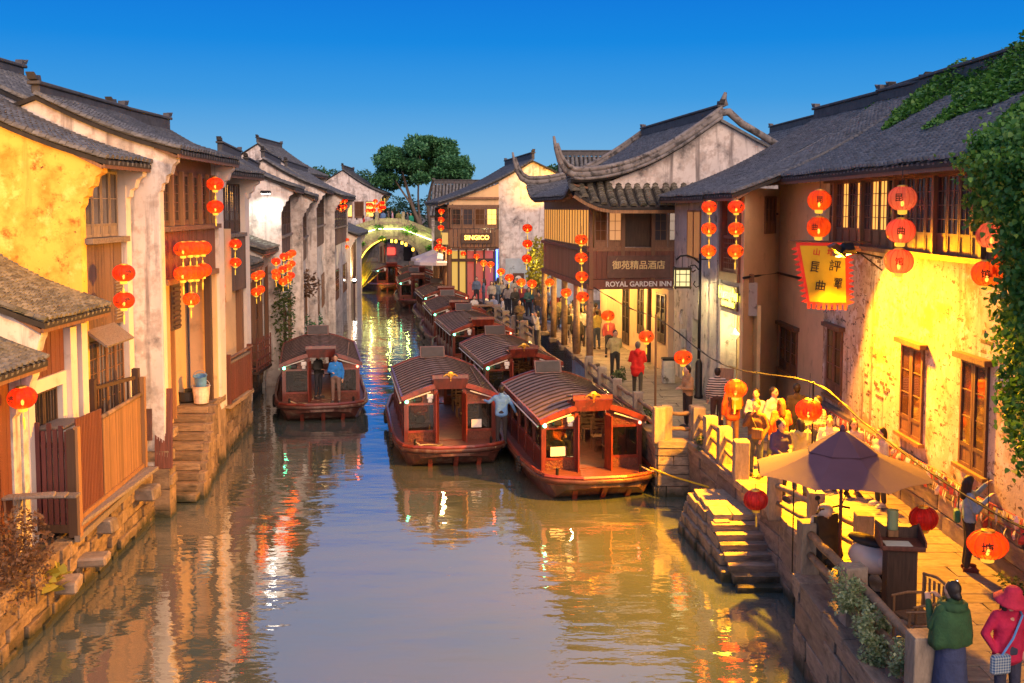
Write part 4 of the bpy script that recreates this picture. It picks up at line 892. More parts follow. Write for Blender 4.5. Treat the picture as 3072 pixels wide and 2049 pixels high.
for q_ in (-3.0, -2.3, -1.7, -1.15, -.65, -.15): piece('door_post', 'wood_dark', B.root, .5, .58, q_ - .06, q_ + .06, 1.4, 4.7)
piece('door_head', 'wood_dark', B.root, .48, .56, -3.1, -.1, 3.9, 4.1)
spot('gable_light', B.root, (-1.4, -6.4, 8.3), (.2, -5.6, 8.9), 420, (1, .42, .02), 110, .8, .15); point('bar_fill_light', B.root, (3, -1.5, 4.3), 700, (1, .7, .3), .1)  # point light in the bar arcade is added fill for the far walkway
# roofs that close the view on the right
far_house('dark tiled roof across the view behind the bar house', (3.0, 100.0), (-7.5, 100.0), 6.6, 9.6, 4.0, side='R', wn=2)
far_house('dark tiled roof with a pale ridge between bar house and inn', (9.0, 78.0), (3.6, 78.0), 9.2, 11.2, 2.6, side='R', wn=2)
far_house('white house end showing beyond the inn gable', (12.5, 52.0), (12.0, 62.0), 9.4, 11.6, 3.0, side='R', wn=2)
W2 = thing('back_wall', 'grey rendered wall with a small roundel sign between bar house and inn', 'wall', (0, 0, 0))
m = MB(); m.box(-.4, 4.0, 66.5, 66.8, 1.0, 4.2); m.build('wall', 'plaster_blue', W2); m = MB(); m.box(.05, .75, 66.42, 66.48, 2.6, 3.3); m.build('plaque', 'sign_brown', W2)
b = MB(); b.lathe([(.2, 0), (.2, .03)], 14); b.build('roundel', 'white_paint', W2, loc=(.4, 66.42, 2.95), rot=(R(90), 0, 0))
# ------------------------------------------------------------------ boats
RW, RE, RR, RY0, RY1 = 1.42, 1.85, 2.28, 1.0, 7.0           # roof half width, eave, crown, front, rear
def arch(x): return RE + (RR - RE) * (1 - (abs(x) / RW) ** 1.6)
def make_boat(label):
    b = thing('tour_boat', label, 'boat', (0, 0, 0), 0, 'wooden canal tour boats')
    St = [(-.22, .55, .60, .35, .38), (.0, 1.15, .60, .95, .30), (.22, 1.42, .60, 1.15, .10), (.9, 1.55, .57, 1.25, -.2), (2.5, 1.62, .52, 1.3, -.4), (6.6, 1.60, .52, 1.3, -.4), (8.2, 1.40, .62, 1.1, -.1), (8.9, 1.0, .74, .8, .35)]
    m = MB(); vs = []; fs = []
    for (y, wt, zt, wb, zb) in St: vs += [(-wt, y, zt), (-wb, y, zb), (wb, y, zb), (wt, y, zt)]
    for i in range(len(St) - 1):
        for k in range(3): a = i * 4 + k; fs.append((a, a + 1, a + 5, a + 4))
    fs += [(0, 3, 2, 1), tuple(28 + k for k in range(4))]; m.add(vs, fs); m.build('hull', 'boat_hull', b)
    rail = [(-w, y, z + .03) for (y, w, z, _, _) in St[::-1]] + [(w, y, z + .03) for (y, w, z, _, _) in St]
    m = MB(); m.tube([(-w * 1.01, y, z - .06) for (y, w, z, _, _) in St[::-1]] + [(w * 1.01, y, z - .06) for (y, w, z, _, _) in St], .075, 7); m.build('rub_rail', 'boat_hull', b, smooth=True)
    m = MB(); m.tube(rail, .06, 6); m.build('gunwale', 'boat_trim', b)
    for x, a in ((-.7, .2), (.05, -.1), (.75, -.3)):
        m = MB(); m.bar((x, -.20 + abs(x) * .22, .46), (x * .93, .42, -.22), .13, .08); m.build('bow_rib', 'boat_trim', b)
    dk = MB(); dk.prism([(-.5, -.15), (-1.1, .04), (-1.35, .22), (-1.52, .9), (-1.58, 2.5), (-1.56, 6.6), (-1.36, 8.2), (-.95, 8.8), (.95, 8.8), (1.36, 8.2), (1.56, 6.6), (1.58, 2.5), (1.52, .9), (1.35, .22), (1.1, .04), (.5, -.15)], 'z', .40, .50); dk.build('deck', 'boat_deck', b)
    for i in range(7):
        y0 = -.08 + i * .17; w = min(1.46, .62 + (y0 + .08) * 4.2, 1.2 + (y0 - .02) * .9); piece('plank', 'boat_deck', b, -w, w, y0, y0 + .16, .502, .545)
    piece('plank', 'boat_trim', b, -1.0, 1.0, 7.2, 8.2, .505, .545)
    # cabin
    CW, Y0, Y1 = 1.30, 1.15, 6.9
    for x in (-CW, CW):
        for i in range(6): y = lerp(Y0, Y1, i / 5); piece('post', 'boat_wood', b, x - .055, x + .055, y - .06, y + .06, .5, RE + .02)
        m = MB(); m.box(x - .03, x + .03, Y0, Y1, .5, .98); m.build('side_panel', 'boat_wood', b)
        m = MB(); m.box(x - .04, x + .04, Y0, Y1, .97, 1.03); m.box(x - .04, x + .04, Y0, Y1, 1.72, 1.86); m.build('side_rail', 'boat_trim', b)
        for i in range(5):
            y0, y1 = lerp(Y0, Y1, i / 5) + .07, lerp(Y0, Y1, (i + 1) / 5) - .07
            f = MB(); f.box(x - .025, x + .025, y0, y0 + .04, 1.03, 1.72); f.box(x - .025, x + .025, y1 - .04, y1, 1.03, 1.72); f.box(x - .02, x + .02, y0, y1, 1.03, 1.07); f.box(x - .02, x + .02, y0, y1, 1.68, 1.72); w = f.build('window', 'boat_wood', b)
            p = MB(); p.box(x - .006, x + .006, y0, y1, 1.05, 1.7); p.build('pane', 'clear_glass', w)
        m = MB(); m.tube([(x * 1.12, RY0 + .1, RE - .14), (x * 1.12, RY1 - .1, RE - .14)], .022, 6); m.build('gutter_rail', 'white_paint', b)
    for y, rear in ((Y0, 0), (Y1, 1)):
        for s in (-1, 1):
            x0, x1 = (.42, CW) if s > 0 else (-CW, -.42)
            m = MB(); m.box(x0, x1, y - .03, y + .03, .5, .80); m.build('carved_panel', 'carved', b)
            f = MB(); f.box(x0, x1, y - .04, y + .04, .80, .87); f.box(x0, x1, y - .04, y + .04, 1.62, 1.68); f.box(x0, x0 + .07, y - .038, y + .038, .87, 1.62); f.box(x1 - .07, x1, y - .038, y + .038, .87, 1.62); w = f.build('front_window' if not rear else 'rear_window', 'boat_trim', b)
            p = MB(); p.box(x0 + .06, x1 - .06, y - .006, y + .006, .86, 1.63); p.build('pane', 'clear_glass', w)
            m = MB(); m.prism([(x0, 1.68), (x1, 1.68), (x1, arch(x1) - .08), (x0, arch(x0) - .08)], 'y', y - .025, y + .025); m.build('carved_panel', 'carved', b)
            piece('post', 'boat_trim', b, s * .42 - .05, s * .42 + .05, y - .06, y + .06, .5, 2.12)
            if not rear:
                o = piece('door', 'boat_trim', b, s * .40 - .02, s * .40 + .02, y - .42, y - .06, .55, 1.98); o.rotation_euler = (0, 0, s * .25)
                m = MB(); m.tube([(s * .58, y - .12, arch(.5) - .18), (s * 1.28, y - .12, arch(1.28) - .12)], .022, 6); m.build('tube_lamp', 'white_paint', b)
    m = MB(); m.box(-CW, CW, Y0, Y1, .505, .56); m.build('cabin_floor', 'boat_deck', b)
    for k in range(4):
        for s in (-1, 1):
            x, y = s * .75, 1.9 + k * 1.25
            m = MB(); m.box(x - .22, x + .22, y - .22, y + .22, .92, .97)
            for (dx, dy) in ((-.19, -.19), (.19, -.19), (-.19, .19), (.19, .19)): m.box(x + dx - .02, x + dx + .02, y + dy - .02, y + dy + .02, .56, .92)
            m.box(x - .22, x - .17, y + .18, y + .22, .97, 1.45); m.box(x + .17, x + .22, y + .18, y + .22, .97, 1.45)
            for q in range(4): m.box(x - .17, x + .17, y + .19, y + .21, 1.02 + q * .11, 1.08 + q * .11)
            m.build('chair', 'wood_brown', b)
    m = MB(); m.cbox(-.85, 1.6, 1.0, .6, .35, .06, .01); m.cbox(-.85, 1.6, .78, .5, .28, .4, .02); m.build('control_desk', 'boat_wood', b)
    m = MB(); m.ell((-.85, 1.48, 1.12), (.14, .03, .14), 12, 6); m.build('wheel', 'iron', b)
    # roof: fourteen bent panels with seams
    NB = 14; NX = 10
    for i in range(NB):
        y0, y1 = lerp(RY0, RY1, i / NB), lerp(RY0, RY1, (i + 1) / NB)
        for seg in ((-RW, -.46), (-.46, .46), (.46, RW)):
            if seg[0] == -.46 and i < 2: continue
            m = MB(); vs = []; fs = []
            for k in range(6):
                x = lerp(seg[0], seg[1], k / 5)
                vs += [(x, y0 + .022, arch(x)), (x, y1 - .022, arch(x)), (x, y0 + .022, arch(x) - .04), (x, y1 - .022, arch(x) - .04)]
            for k in range(5): a = k * 4; fs += [(a, a + 4, a + 5, a + 1), (a + 2, a + 3, a + 7, a + 6), (a, a + 2, a + 6, a + 4), (a + 1, a + 5, a + 7, a + 3)]
            m.add(vs, fs); m.build('roof_panel', 'boat_roof', b)
    for i in range(1, NB):
        y = lerp(RY0, RY1, i / NB); m = MB(); xa_ = [(-RW, -.46), (.46, RW)] if i < 2 else [(-RW, RW)]
        for (xa, xb) in xa_:
            for k in range(8): x0, x1 = lerp(xa, xb, k / 8), lerp(xa, xb, (k + 1) / 8); m.bar((x0, y, arch(x0) + .012), (x1, y, arch(x1) + .012), .05, .05)
        m.build('roof_batten', 'boat_rib', b)
    rb = MB()
    for k in range(12):
        x0, x1 = lerp(-RW, RW, k / 12), lerp(-RW, RW, (k + 1) / 12)
        ys_ = RY0 if abs((x0 + x1) / 2) > .46 else RY0 + .86
        rb.add([(x0, ys_, arch(x0) - .025), (x1, ys_, arch(x1) - .025), (x1, RY1, arch(x1) - .025), (x0, RY1, arch(x0) - .025), (x0, ys_, arch(x0) - .07), (x1, ys_, arch(x1) - .07), (x1, RY1, arch(x1) - .07), (x0, RY1, arch(x0) - .07)], [(3, 2, 1, 0), (4, 5, 6, 7), (0, 1, 5, 4), (1, 2, 6, 5), (2, 3, 7, 6), (3, 0, 4, 7)])
    rb.build('roof_deck', 'boat_rib', b)
    for y in (RY0, RY1):
        for (xa, xb) in ((-RW, -.46), (.46, RW)) if y == RY0 else ((-RW, RW),):
            m = MB(); N_ = 8
            for k in range(N_): x0, x1 = lerp(xa, xb, k / N_), lerp(xa, xb, (k + 1) / N_); m.bar((x0, y, arch(x0) - .02), (x1, y, arch(x1) - .02), .07, .14)
            m.build('fascia', 'boat_trim', b)
    for s in (-1, 1):
        m = MB(); m.bar((s * RW, RY0, RE - .01), (s * RW, RY1, RE - .01), .06, .13); m.build('eave_rail', 'boat_trim', b)
        m = MB(); m.bar((s * .47, RY0 - .02, arch(.47) + .02), (s * .47, RY0 + .88, arch(.47) + .02), .06, .1); m.build('hatch_rail', 'boat_trim', b)
    m = MB(); m.cbox(0, 0, 0, 1.08, .80, .05, .015); m.cbox(0, -.38, -.07, 1.08, .05, .16, .01); m.build('hatch', 'boat_wood', b, loc=(0, RY0 + .42, 2.43), rot=(R(-10), 0, 0))
    m = MB(); m.box(-.5, .5, -.02, .02, -.16, .16); m.build('hatch_flap', 'boat_wood', b, loc=(0, RY0 - .02, 2.25), rot=(R(18), 0, 0))
    m = MB(); m.cbox(0, 0, 0, .86, .05, .44, .012, 0); m.cbox(0, -.014, 0, .76, .05, .35, .012, 1); m.build('rear_hatch', ['boat_wood', 'hatch_grey'], b, loc=(-.05, RY1 - .5, 2.44), rot=(R(-30), 0, 0))
    # small fittings
    m = MB(); m.cbox(-.60, Y0 - .1, 1.88, .19, .1, .15, .02); m.cbox(-.6, Y0 - .1, 1.75, .13, .09, .11, .02); m.build('flood_light', 'white_paint', b)
    m = MB(); m.cbox(-.95, Y0 - .1, 1.80, .24, .12, .15, .03); m.build('loudspeaker', 'iron', b)
    m = MB(); m.ell((-1.28, Y0 - .12, 1.74), .05, 8, 6); m.build('port_lamp', 'bulb_green', b); m = MB(); m.ell((1.28, Y0 - .12, 1.74), .045, 8, 6); m.build('starboard_lamp', 'bulb_red', b)
    for x in (-1.1, 1.1): m = MB(); m.tube([(x, .35, .5), (x, .35, .78)], .04, 7); m.build('bollard', 'iron', b)
    m = MB(); m.tube([(.95, RY0 + .4, arch(.95) + .05), (1.15, RY1 - 1.4, arch(1.15) + .05)], .018, 6); m.build('boat_pole', 'bamboo', b)
    return b
BOATS = [((.72, 27.3), 10.0, 'nearest moored boat, bow lit orange and facing the stone steps'), ((-3.2, 30.7), 9.3, 'boat with a crewman in a pale blue jacket standing on its bow'), ((-8.16, 37.2), 10.8, 'boat under way alone by the left bank, a man in blue leaning from its door'), ((-.98, 37.2), 11, 'boat moored behind the two nearest ones, roof ribbed dark grey'), ((-2.7, 47.2), 11, 'boat with shiny dark roof moored beside the stone railing steps'), ((-4.2, 56.0), 9.5, 'sixth boat of the moored row, reddish roof front'), ((-5.5, 66.0), 10, 'seventh boat of the moored row with its square hatch raised'), ((-8.4, 79.0), 8, 'eighth boat of the moored row, its window end close to the open water'), ((-9.2, 89.0), 9, 'ninth boat of the row lying under the edge of the bridge'), ((-12.1, 95.0), 24, 'farthest boat turning out from under the bridge arch')]
boat0 = make_boat(BOATS[0][2]); BO = []
for i, ((x, y), a, lb) in enumerate(BOATS):
    b = boat0 if i == 0 else copy_tree(boat0)
    t = R(a); c, s = math.cos(t), math.sin(t)
    b.location = (x + RW * c + RY0 * s, y + RW * s - RY0 * c, 0); b.rotation_euler = (0, 0, t); b['label'] = lb; BO.append(b)
def on_boat(i, p):
    t = BO[i].rotation_euler.z; c, s = math.cos(t), math.sin(t); L = BO[i].location
    return (L.x + p[0] * c - p[1] * s, L.y + p[0] * s + p[1] * c, p[2])
for i in (0, 1, 3):
    m = MB(); m.ell((0, 0, .06), (.10, .04, .09), 8, 5); m.tube([(-.22, 0, .0), (-.12, 0, .06), (0, 0, .03), (.12, 0, .06), (.22, 0, .0)], [.012, .03, .03, .03, .012], 6); m.tube([(0, -.05, .1), (0, -.05, -.14)], [.03, .012], 6)
    m.build('emblem', 'gold', BO[i], loc=(0, RY0 - .02, 2.47))
def tyre(i, p):
    m = MB(); N_ = 14
    for k in range(N_): a, b_ = 2 * PI * k / N_, 2 * PI * (k + 1) / N_; m.tube([(0, .19 * math.cos(a), .19 * math.sin(a)), (0, .19 * math.cos(b_), .19 * math.sin(b_))], .06, 6)
    o = m.build('tyre_fender', 'black_rubber', BO[i], loc=p, smooth=True)
for i, ys_ in ((0, (2.6, 5.4)), (1, (2.2, 6.0)), (2, (2.4,)), (3, (3.0, 5.6)), (4, (2.0, 5.0)), (5, (3.4,))):
    for y_ in ys_: tyre(i, (-1.68, y_, .36))
for i, pts_ in ((1, [(-1.1, .35, .72), (-.9, .2, .60), (-.5, .25, .57), (-.3, .5, .56), (-.7, .6, .56), (-1.0, .45, .58)]), (0, [(1.1, .35, .74), (1.3, .1, .66), (1.5, -.1, .7)]), (2, [(-1.1, .35, .7), (-.8, .3, .57), (-.5, .5, .56), (-.8, .7, .56)])):
    m = MB(); m.tube([Vector(q_) for q_ in pts_], .02, 6); m.build('rope', 'straw', BO[i], smooth=True)
for i in (0, 1): piece('notice', 'white_paint', BO[i], -1.12 if i == 0 else .62, -.72 if i == 0 else .92, 1.06, 1.10, .92, 1.16)
for i, e in ((0, 40), (1, 20), (2, 16), (3, 12), (4, 18)): point('cabin_light', BO[i], (0, 3.2, 1.95), e, (1, .58, .22), .06)
# ------------------------------------------------------------------ lanterns
def lantern_r(z, k=.40):                                      # unit lantern: diameter 1
    return .5 * math.sqrt(max(.03, 1 - (z / k) ** 2)) ** .9
LP = {}
def lantern_mesh(mat, k, n=24):
    key = (mat, k)
    if key not in LP:
        m = MB(); zs = [k * .93 * math.sin(a) for a in [(-PI / 2) + PI * i / 11 for i in range(12)]]
        m.lathe([(lantern_r(z, k), z) for z in zs], n, caps=False, rib=.06); LP[key] = m.mesh('shade', mat, smooth=False)
    return LP[key]
def part_mesh(key, fn, mat, smooth=False):
    if key not in LP: m = MB(); fn(m); LP[key] = m.mesh(key, mat, smooth)
    return LP[key]
def lantern(loc, w, label, kind='silk_red', txt=None, k=.40, lit=1.0, tassel=True, group='red lanterns', face=0, cord=.3, small=False, bulb=-.36):
    t = thing('lantern', label, 'lantern', loc, face, group); t.scale = (w, w, w); t.rotation_euler = (random.uniform(-.05, .05), random.uniform(-.05, .05), face + random.uniform(-.25, .25))
    obj('shade', lantern_mesh(kind, k), t)
    cap = 'tassel_lit' if lit else 'tassel'
    obj('ribs', part_mesh('ribs%g' % k, lambda m: [m.tube([((lantern_r(z, k) + .003) * math.cos(a), (lantern_r(z, k) + .003) * math.sin(a), z) for z in [k * .92 * math.sin(-PI / 2 + PI * i / 10) for i in range(11)]], .0075, 4, caps=False) for a in [2 * PI * j / 14 for j in range(14)]], 'banner_red'), t)['kind'] = 'stuff'
    obj('cap', part_mesh('cap' + cap + str(k), lambda m: m.lathe([(.17, k * .88), (.19, k * .92), (.17, k * 1.04), (.1, k * 1.08)], 12), 'gold'), t)
    obj('collar', part_mesh('collar' + cap + str(k), lambda m: m.lathe([(.10, -k * 1.28), (.16, -k * 1.22), (.17, -k * .9)], 12), cap), t)
    if tassel: obj('tassel', part_mesh('tassel' + cap, lambda m: (m.tube([(0, 0, -.5), (0, 0, -.72)], .012, 5), m.lathe([(.035, -.72), (.045, -.78), (.03, -1.15)], 7)), cap), t)
    obj('cord', part_mesh('cord%g' % cord, lambda m: m.tube([(0, 0, .4), (0, 0, .4 + cord / .45)], .010, 5), 'cable'), t)
    if txt:
        key = ('lt', txt, k)
        if key not in LP:
            me = text_mesh(txt[0], .30, .0, 'ink', bold=.004)
            for sg in range(len(txt)):
                pass
            V = np.zeros(len(me.vertices) * 3); me.vertices.foreach_get('co', V); V = V.reshape(-1, 3)
            for i in range(len(V)):
                x, z = V[i, 0], V[i, 1] ; r_ = lantern_r(z, k) + .012; a = x / max(.2, r_)
                V[i] = (r_ * math.sin(a), -r_ * math.cos(a), z)
            me.vertices.foreach_set('co', V.ravel()); me.update(); LP[key] = me
        obj('lettering', LP[key], t, (0, 0, 0), (0, 0, R(-28)))
        if len(txt) > 1:
            key2 = ('lt', txt[1], k)
            if key2 not in LP:
                me = text_mesh(txt[1], .30, .0, 'ink', bold=.004); V = np.zeros(len(me.vertices) * 3); me.vertices.foreach_get('co', V); V = V.reshape(-1, 3)
                for i in range(len(V)):
                    x, z = V[i, 0], V[i, 1]; r_ = lantern_r(z, k) + .012; a = x / max(.2, r_); V[i] = (r_ * math.sin(a), -r_ * math.cos(a), z)
                me.vertices.foreach_set('co', V.ravel()); me.update(); LP[key2] = me
            obj('lettering', LP[key2], t, (0, 0, 0), (0, 0, R(32)))
    if lit: point('candle', t, (0, 0, bulb * .5), 8.5 * w * w * lit * random.uniform(.6, 1.5), (1, .55, .16), .05); obj('bulb', part_mesh('bulb', lambda m: m.ell((0, 0, bulb * .5), (.06, .06, .11), 8, 6), 'bulb_warm'), t)
    return t
G = 'red lanterns along the canal'
def string_of(items, fmt, group, **kw):
    for i, (loc, w) in enumerate(items): lantern(loc, w, fmt(i), group=group, **kw)
ORD = ['topmost', 'second', 'third', 'fourth', 'fifth', 'sixth', 'seventh', 'eighth', 'ninth', 'tenth', 'eleventh', 'twelfth', 'thirteenth']
lantern((-8.54,18.4,4.09), .49, 'big red lantern hanging alone under the lowest eave at the left edge', txt='塘', group=G, kind='silk_red', cord=.5)
lantern((-8.35,22.9,5.99), .47, 'upper red lantern of the pair in front of the grey plank house', txt='山塘', group=G, cord=.35)
lantern((-8.36,22.9,5.4), .45, 'lower red lantern of the pair in front of the grey plank house', txt='山塘', group=G)
lantern((-8.01,28.9,8.03), .45, 'upper lantern of the pair beside the carved upper windows', group=G); lantern((-8.02,28.9,7.41), .45, 'lower lantern of the pair beside the carved upper windows', group=G)
for r_, nm, pts in ((0, 'upper', ((-7.9,25.6,6.4), (-7.91,26.2,6.39), (-7.93,26.8,6.37), (-7.94,27.4,6.36))), (1, 'lower', ((-7.92,25.6,5.81), (-7.92,26.2,5.79), (-7.94,26.8,5.76), (-7.95,27.4,5.79)))):
    for i, p in enumerate(pts): lantern(p, .44, '%s lantern of the %s row of four on the plastered niche house' % (['nearest', 'second', 'third', 'farthest'][i], nm), kind='silk_orange', group='lantern rows on the niche house', txt='山' if i == 0 else None)
lantern((-7.85,26,5.16), .40, 'single lantern with a long tassel hanging below the two rows of four', kind='silk_orange', group=G)
lantern((-8.37,32.3,6.3), .36, 'upper lantern of the pair before the narrow timber house', group=G); lantern((-8.38,32.3,5.74), .34, 'lower lantern of the pair before the narrow timber house', group=G)
for i, p in enumerate(((-8.65,31.4,5.08), (-8.66,31.4,4.49), (-8.66,31.4,3.85))): lantern(p, .36, '%s of three lanterns half hidden behind the white pilaster' % ORD[i].replace('topmost', 'top one').replace('second', 'middle one').replace('third', 'lowest one'), kind='silk_orange', group=G)
for i, p in enumerate(((-8.8,36.6,5.04), (-8.9,37.6,5.04), (-8.81,36.6,4.5), (-8.91,37.6,4.51))): lantern(p, .36, ['nearer upper', 'farther upper', 'nearer lower', 'farther lower'][i] + ' lantern of four below the nearer porch roof', kind='silk_orange', group='lanterns at the porches')
TW = ['leftmost top row', 'rightmost top row', 'middle top row', 'uppermost of the left column, red', 'rightmost of the second row, orange', 'middle of the second row, orange', 'leftmost of the second row, red', 'middle of the left column, orange', 'lowest of the left column, orange', 'rightmost bottom row', 'middle bottom row', 'leftmost bottom row']
for i, p in enumerate(((-8.77,41,5.51), (-8.87,43,5.56), (-8.81,42,5.51), (-8.97,40.5,5.35), (-8.91,43,5.13), (-8.85,42,5.04), (-8.83,41,5.02), (-8.98,40.5,4.93), (-8.92,40.3,4.79), (-8.94,43,4.66), (-8.85,42,4.58), (-8.82,41,4.54))):
    lantern(p, .34, '%s lantern of the cluster of twelve before the farther porch' % TW[i], kind='silk_orange' if i % 3 else 'silk_red', group='cluster at the farther porch', cord=.25)
for i, p in enumerate(((-10.92,55,6.36), (-11.18,55,6.01), (-10.94,55,5.93))): lantern(p, .32, ['top', 'lower left', 'lower right'][i] + ' lantern of the trio on the white houses halfway down the left row', group=G)
for i, p in enumerate(((-11.92,73,7.81), (-11.57,74,7.86), (-11.92,73,7.38), (-11.58,74,7.45), (-11.77,73.5,7.83), (-11.78,73.5,7.38))): lantern(p, .40, '%s lantern of the six bunched on the red front before the bridge' % ['upper left', 'upper right', 'lower left', 'lower right', 'upper middle', 'lower middle'][i], group='six lanterns before the bridge', tassel=False)
BX = [950, 1050, 985, 1040, 1088, 1120, 1146, 945, 990, 1110, 1138, 1162, 1022]; NB_ = ['first', 'second', 'third', 'fourth', 'fifth', 'sixth', 'seventh', 'eighth', 'ninth', 'tenth', 'eleventh', 'twelfth', 'last']
for i, (a, b) in enumerate(((950, 250), (1050, 200), (985, 252), (1040, 272), (1088, 265), (1120, 237), (1146, 225), (945, 330), (990, 335), (1110, 325), (1138, 292), (1162, 290), (1022, 325))):
    px, py = 900 + a / 4.612, 560 + b / 4.612
    lantern(((px - 1536) / 3200 * 97, 97, 7.4 - (py - 622) / 3200 * 97), .44, 'lantern massed above the left end of the bridge, %s from the left' % NB_[sorted(range(13), key=lambda q: BX[q]).index(i)], kind='silk_orange' if i % 2 else 'silk_red', group='lanterns above the bridge', tassel=False)
for i, (a, b, lb) in enumerate(((350, 750, 'upper lantern of the pair on the low porch house window'), (350, 845, 'lower lantern of the pair on the low porch house window'), (240, 850, 'first of two yellow lanterns at the corner of the low porch house'), (262, 876, 'second of two yellow lanterns at the corner of the low porch house'), (268, 768, 'small red lantern above the two yellow ones by the porch house'), (610, 735, 'first small red lantern over the golden grass'), (652, 735, 'second small red lantern over the golden grass'), (602, 830, 'first pale lantern hanging over the golden grass'), (650, 832, 'second pale lantern hanging over the golden grass'))):
    px, py = 900 + a / 4.612, 560 + b / 4.612; Y = 70 if a < 400 else 79
    lantern(((px - 1536) / 3200 * Y, Y, 7.4 - (py - 622) / 3200 * Y), .30, lb, kind='silk_orange' if 'yellow' in lb or 'pale' in lb else 'silk_red', group=G, tassel=False, lit=2.2 if 'yellow' in lb or 'pale' in lb else 1)
for i, p in enumerate(((-4.56,69,7.14), (-4.58,69,6.61), (-4.59,69,6.09))): lantern(p, .42, ['top', 'middle', 'bottom'][i] + ' lantern of the string on the corner post of the bar house', group=G)
for i, (a, b) in enumerate(((1890, 850), (1920, 820), (1985, 860), (2065, 900), (2260, 925), (1930, 748))): px, py = 900 + a / 4.612, 560 + b / 4.612; lantern(((px - 1536) / 3200 * 68, 68, 7.4 - (py - 622) / 3200 * 68), .36, 'small lantern by the pale parasols, %s' % ['leftmost one', 'second from the left', 'fourth from the left', 'fifth from the left', 'rightmost one', 'the high one above the canopy'][i], group='lanterns by the pale parasols', tassel=False)
for i, (p, w) in enumerate((((-2.25,68,4.28), .40), ((-1.68,63,4.12), .42), ((-1.24,62,4.09), .42), ((-0.57,54,4.15), .42), ((-0.13,52,3.97), .44), ((0.42,48,4.03), .42), ((0.88,47,4.04), .42))): lantern(p, w, '%s lantern of the string over the crowd, counted from the bar house' % ['first', 'second', 'third', 'fourth', 'fifth', 'sixth', 'seventh'][i], kind='silk_orange' if i in (1, 3, 5) else 'silk_red', group='lantern string above the crowded quay', lit=2.5)
for i, p in enumerate(((0.72,50,6.43), (0.72,50,5.7), (0.69,50,5))): lantern(p, .47, ['top', 'middle', 'bottom'][i] + ' lantern of the string before the grey wall beside the inn', group=G)
for i, p in enumerate(((2.52,38.8,6.23), (2.52,38.8,5.57), (2.54,38.8,4.89), (2.58,38.8,4.14))): lantern(p, .47, '%s lantern of the string of four at the inn corner' % ['top', 'second', 'third', 'lowest'][i], kind='silk_orange', group=G, txt='山塘')
lantern((1.59,45,4.24), .38, 'smaller lantern hanging between the inn columns, far one', kind='silk_orange', group=G); lantern((2.11,41.5,4.08), .42, 'lantern hanging between the two nearest inn columns', kind='silk_orange', group=G)
for p, w, lb in (((3.39,37.5,3.58), .47, 'lantern on the cable by the lime-washed inn wall'), ((4.31,34,3.26), .49, 'lantern on the cable above the person in red'), ((4.72,29.2,3.27), .5, 'lantern on the cable above the person in the tan sweater'), ((5.21,24.6,3.18), .51, 'lantern on the cable above the orange backpack'), ((5.74,20.4,3.49), .51, 'deep red lantern hanging in front of the crowd by the lit wall')):
    lantern(p, w, lb, kind='silk_orange' if 'deep' not in lb else 'silk_red', group='lanterns on the black quay cable', txt='山塘', cord=.45)
lantern((7.1,15.6,2.38), .585, 'largest glowing lantern at the right edge above the paved quay', kind='silk_orange', txt='塘', group='lanterns on the black quay cable', cord=.6, k=.36, tassel=False)
lantern((3.86,16.6,2.78), .385, 'unlit ribbed plum lantern on the left tip of the big umbrella', kind='silk_unlit', lit=0, k=.42, group='unlit umbrella lanterns', cord=.12); lantern((6.29,16,2.66), .43, 'unlit ribbed plum lantern on the right tip of the big umbrella', kind='silk_unlit', lit=0, k=.42, group='unlit umbrella lanterns', cord=.15)
for x, nm in ((1627, 'left'), (1689, 'right')):
    Yd = 30.3 if nm == 'left' else 28.3
    for i, py in enumerate((475, 525, 576)): lantern(((x - 1175.5) / 2449 * Yd, Yd, 7.4 - (py - 476) / 2449 * Yd), .43, '%s lantern of the string %s' % (['top', 'middle', 'bottom'][i], 'beside the street lamp arm' if nm == 'left' else 'before the loggia of the corner shop'), kind='silk_orange' if i else 'silk_red', txt='山塘', group=G, lit=1.6)
for i, py in enumerate((460, 521)): lantern(((1879 - 1175.5) / 2449 * 25.3, 25.3, 7.4 - (py - 476) / 2449 * 25.3), .56, ['upper', 'lower'][i] + ' glowing ribbed lantern of the pair over the yellow banner', kind='silk_orange', txt=('昆', '曲')[i], k=.44, group='big ribbed teahouse lanterns', tassel=False)
for i, py in enumerate((456, 530, 600)): lantern(((2069 - i * 2 - 1175.5) / 2449 * 19.9, 19.9, 7.4 - (py - 476) / 2449 * 19.9), .53, ['top', 'middle', 'bottom'][i] + ' pale ribbed lantern of the three before the teahouse windows', kind='silk_pale', txt=('昆', '曲', '馆')[i], k=.44, lit=.12, group='big ribbed teahouse lanterns', tassel=False)
for i, (px, py) in enumerate(((2276, 540), (2268, 628), (2318, 585))): lantern(((px - 1175.5) / 2449 * 16.4, 16.4, 7.4 - (py - 476) / 2449 * 16.4), .46, ['pinkish lantern half hidden by the ivy curtain, upper one', 'orange lantern half hidden by the ivy curtain, lower one', 'red lantern behind the ivy curtain at the right edge'][i], kind='silk_orange' if i else 'silk_pale', txt='馆' if i == 1 else None, k=.44, group='lanterns behind the ivy', tassel=False)
